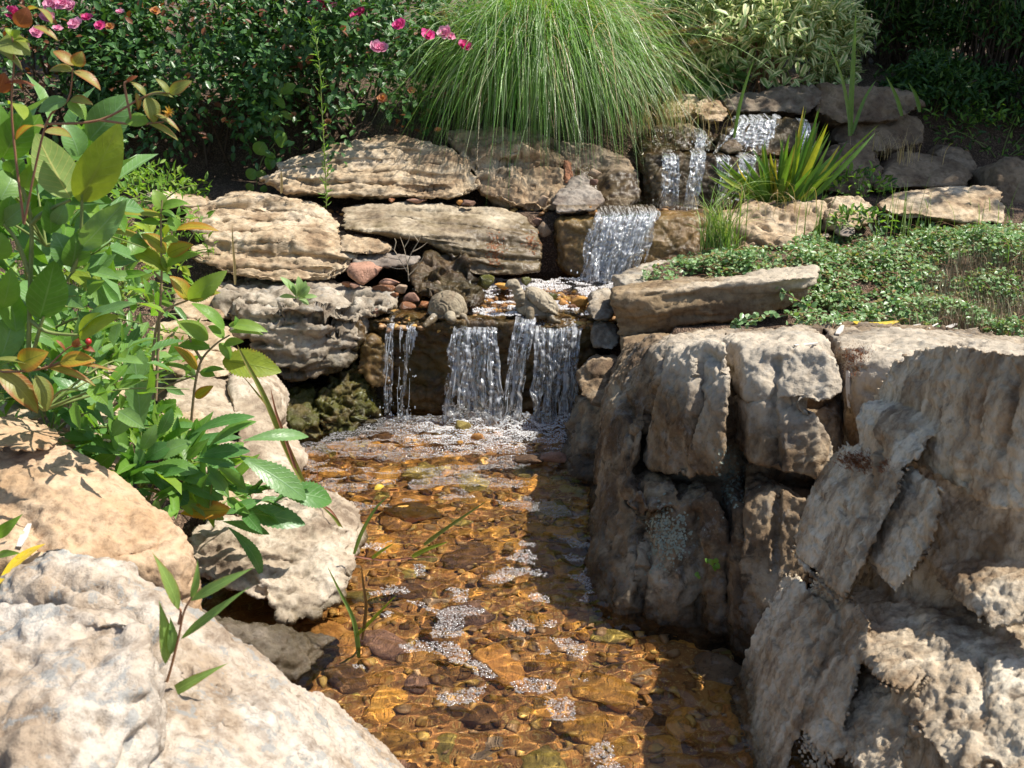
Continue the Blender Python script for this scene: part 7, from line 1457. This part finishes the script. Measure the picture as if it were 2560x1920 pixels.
for lab, p0, p1, w in [('white bark chip at the cleft on the pale top of the cliff-like boulder', (1985, 868), (2042, 862), 9), ('white curled chip standing near the fallen yellow leaf on the right boulder', (2094, 840), (2106, 818), 16), ('white chip left of the largest chip on the right boulder', (2316, 822), (2340, 808), 15), ('largest white bark chip on the right boulder by the dry tuft', (2350, 822), (2390, 806), 18), ('greyish chip right of the fallen yellow leaf on the right boulder', (2262, 816), (2300, 808), 11), ('grey weathered chip behind the fallen yellow leaf', (2180, 806), (2214, 798), 12),
    ('whitish splinter of bark beside the fallen yellow leaf at the left edge', (48, 1372), (74, 1314), 20)]:
    chip(lab, p0, p1, w)
chip('long white splinter stuck upright in the cleft of the right boulders', (2126, 940), (2130, 1028), 13, .012, 'bark_splinter', th=.006)
def flat_leaf(label, p0, p1, w, mat, name='fallen_leaf', **kw):
    h = hits([p0, p1]); up = (h[0][1] + Vector((0, -.5, .8))).normalized(); a, b = h[0][0] + up * .012, h[1][0] + up * .012
    vf = leafVF(a, b, w / F_PX * depth(a), up + (CAMP - a).normalized() * .8, nseg=16, **kw); me = mesh_uv(name, *vf); tag(put(name, me, mat, None, a), label, 'leaf')
flat_leaf('fallen bright yellow leaf on the pale front boulder at the left edge', (2, 1478), (126, 1366), 46, M_YLEAF, arch=.05, shape='oblan')
flat_leaf('fallen yellow and brown leaf lying on top of the right boulder', (2130, 812), (2254, 806), 26, M_YLEAF, arch=-.10, fold=.4)
flat_leaf('small green leaf lying at the left edge beside the fallen yellow leaf', (0, 1395), (56, 1388), 20, M_BROAD, arch=.1)
flat_leaf('pale yellow leaf floating on the pool left of the big rounded amber stone', (938, 1232), (962, 1222), 16, M_YLEAF, fold=.4)
r = root('grass_sprig', P(-20, 1360, 1.95), 'green blade poking in at the left edge above the fallen yellow leaf', 'grass')
leaf_obj('leaf', leaf_px(-15, 1345, 58, 1284, 26, 1.95, nseg=12, shape='lance', face=.8), M_GRNRIB, r)
# lichen crust, rust moss and a seedling on the cliff
def flakes(name, label, cat, pts, n_, spread, size, mat, seed, flat=True):
    r_ = np.random.RandomState(seed); c = np.array(pts)[r_.randint(len(pts), size=n_)] + r_.normal(size=(n_, 2)) * np.array(spread)
    h = [x for x in hits([tuple(q) for q in c]) if x and x[2].get('category') in ('rock', 'boulder', 'stone', 'ledge')]
    p = np.array([tuple(x[0] + x[1] * .0015) for x in h]); no = np.array([tuple(x[1]) for x in h]); k = len(p); t = np.cross(no, rvec(r_, k)); l = r_.uniform(*size, k)
    if not flat: t = t * .5 + no * .8 + np.array([0, 0, .2])
    v, f, uv = scatterVF(p - t * l[:, None] * .5 * flat, t, no + rvec(r_, k) * (.15 if flat else 1), l, l * (r_.uniform(.6, 1.0, k) if flat else .12))
    tag(put(name, mesh_uv(name, v, f, uv), mat, None, Vector(p.mean(0))), label, cat, None, 'stuff')
M_LICH = simple_mat('grey green lichen', (.20, .22, .17), .95, (.30, .32, .25)); M_RUST = simple_mat('rust red moss', (.20, .07, .025), .95, (.32, .13, .05))
flakes('lichen', 'pale grey green lichen crust on the dark face of the cliff-like boulder', 'lichen', [(1650, 1310), (1660, 1330), (1680, 1320), (1700, 1340), (1670, 1360), (1655, 1385)], 460, (22, 26), (.004, .012), M_LICH, 1)
flakes('lichen', 'second grey lichen patch higher on the cliff-like boulder', 'lichen', [(1815, 1150), (1820, 1180), (1835, 1200), (1830, 1235)], 240, (16, 22), (.004, .010), M_LICH, 2)
flakes('moss', 'rust red moss in the notch between the right boulders', 'moss', [(2130, 1150), (2160, 1160), (2185, 1165)], 900, (22, 10), (.006, .013), M_RUST, 3, False)
flakes('moss', 'rust brown moss filling the cleft on top of the right boulder', 'moss', [(2120, 890), (2140, 900), (2130, 925), (2150, 885)], 700, (14, 10), (.005, .011), M_RUST, 4, False)
flakes('moss', 'reddish moss streak on the wet end of the long mossy slab', 'moss', [(1235, 610), (1240, 640), (1332, 605)], 300, (12, 14), (.004, .010), M_RUST, 5)
r = root('cliff_seedling', P(1784, 1400, 2.38), 'tiny green seedling with lobed leaves on the dark cliff-like boulder', 'plant')
h = hits([(1785, 1395), (1768, 1415), (1750, 1438)])
for (x0, y0, x1, y1, w) in [(1784, 1412, 1768, 1400, 14), (1786, 1408, 1790, 1394, 14), (1786, 1412, 1800, 1420, 14), (1770, 1408, 1762, 1396, 10), (1748, 1438, 1736, 1436, 12), (1750, 1440, 1744, 1446, 8), (1780, 1414, 1790, 1428, 10)]:
    Yh = h[0][0].y - .015 if h[0] else 2.4
    leaf_obj('leaf', leaf_px(x0, y0, x1, y1, w, Yh, nseg=6, face=.8, shape='round'), M_GRNRIB, r)
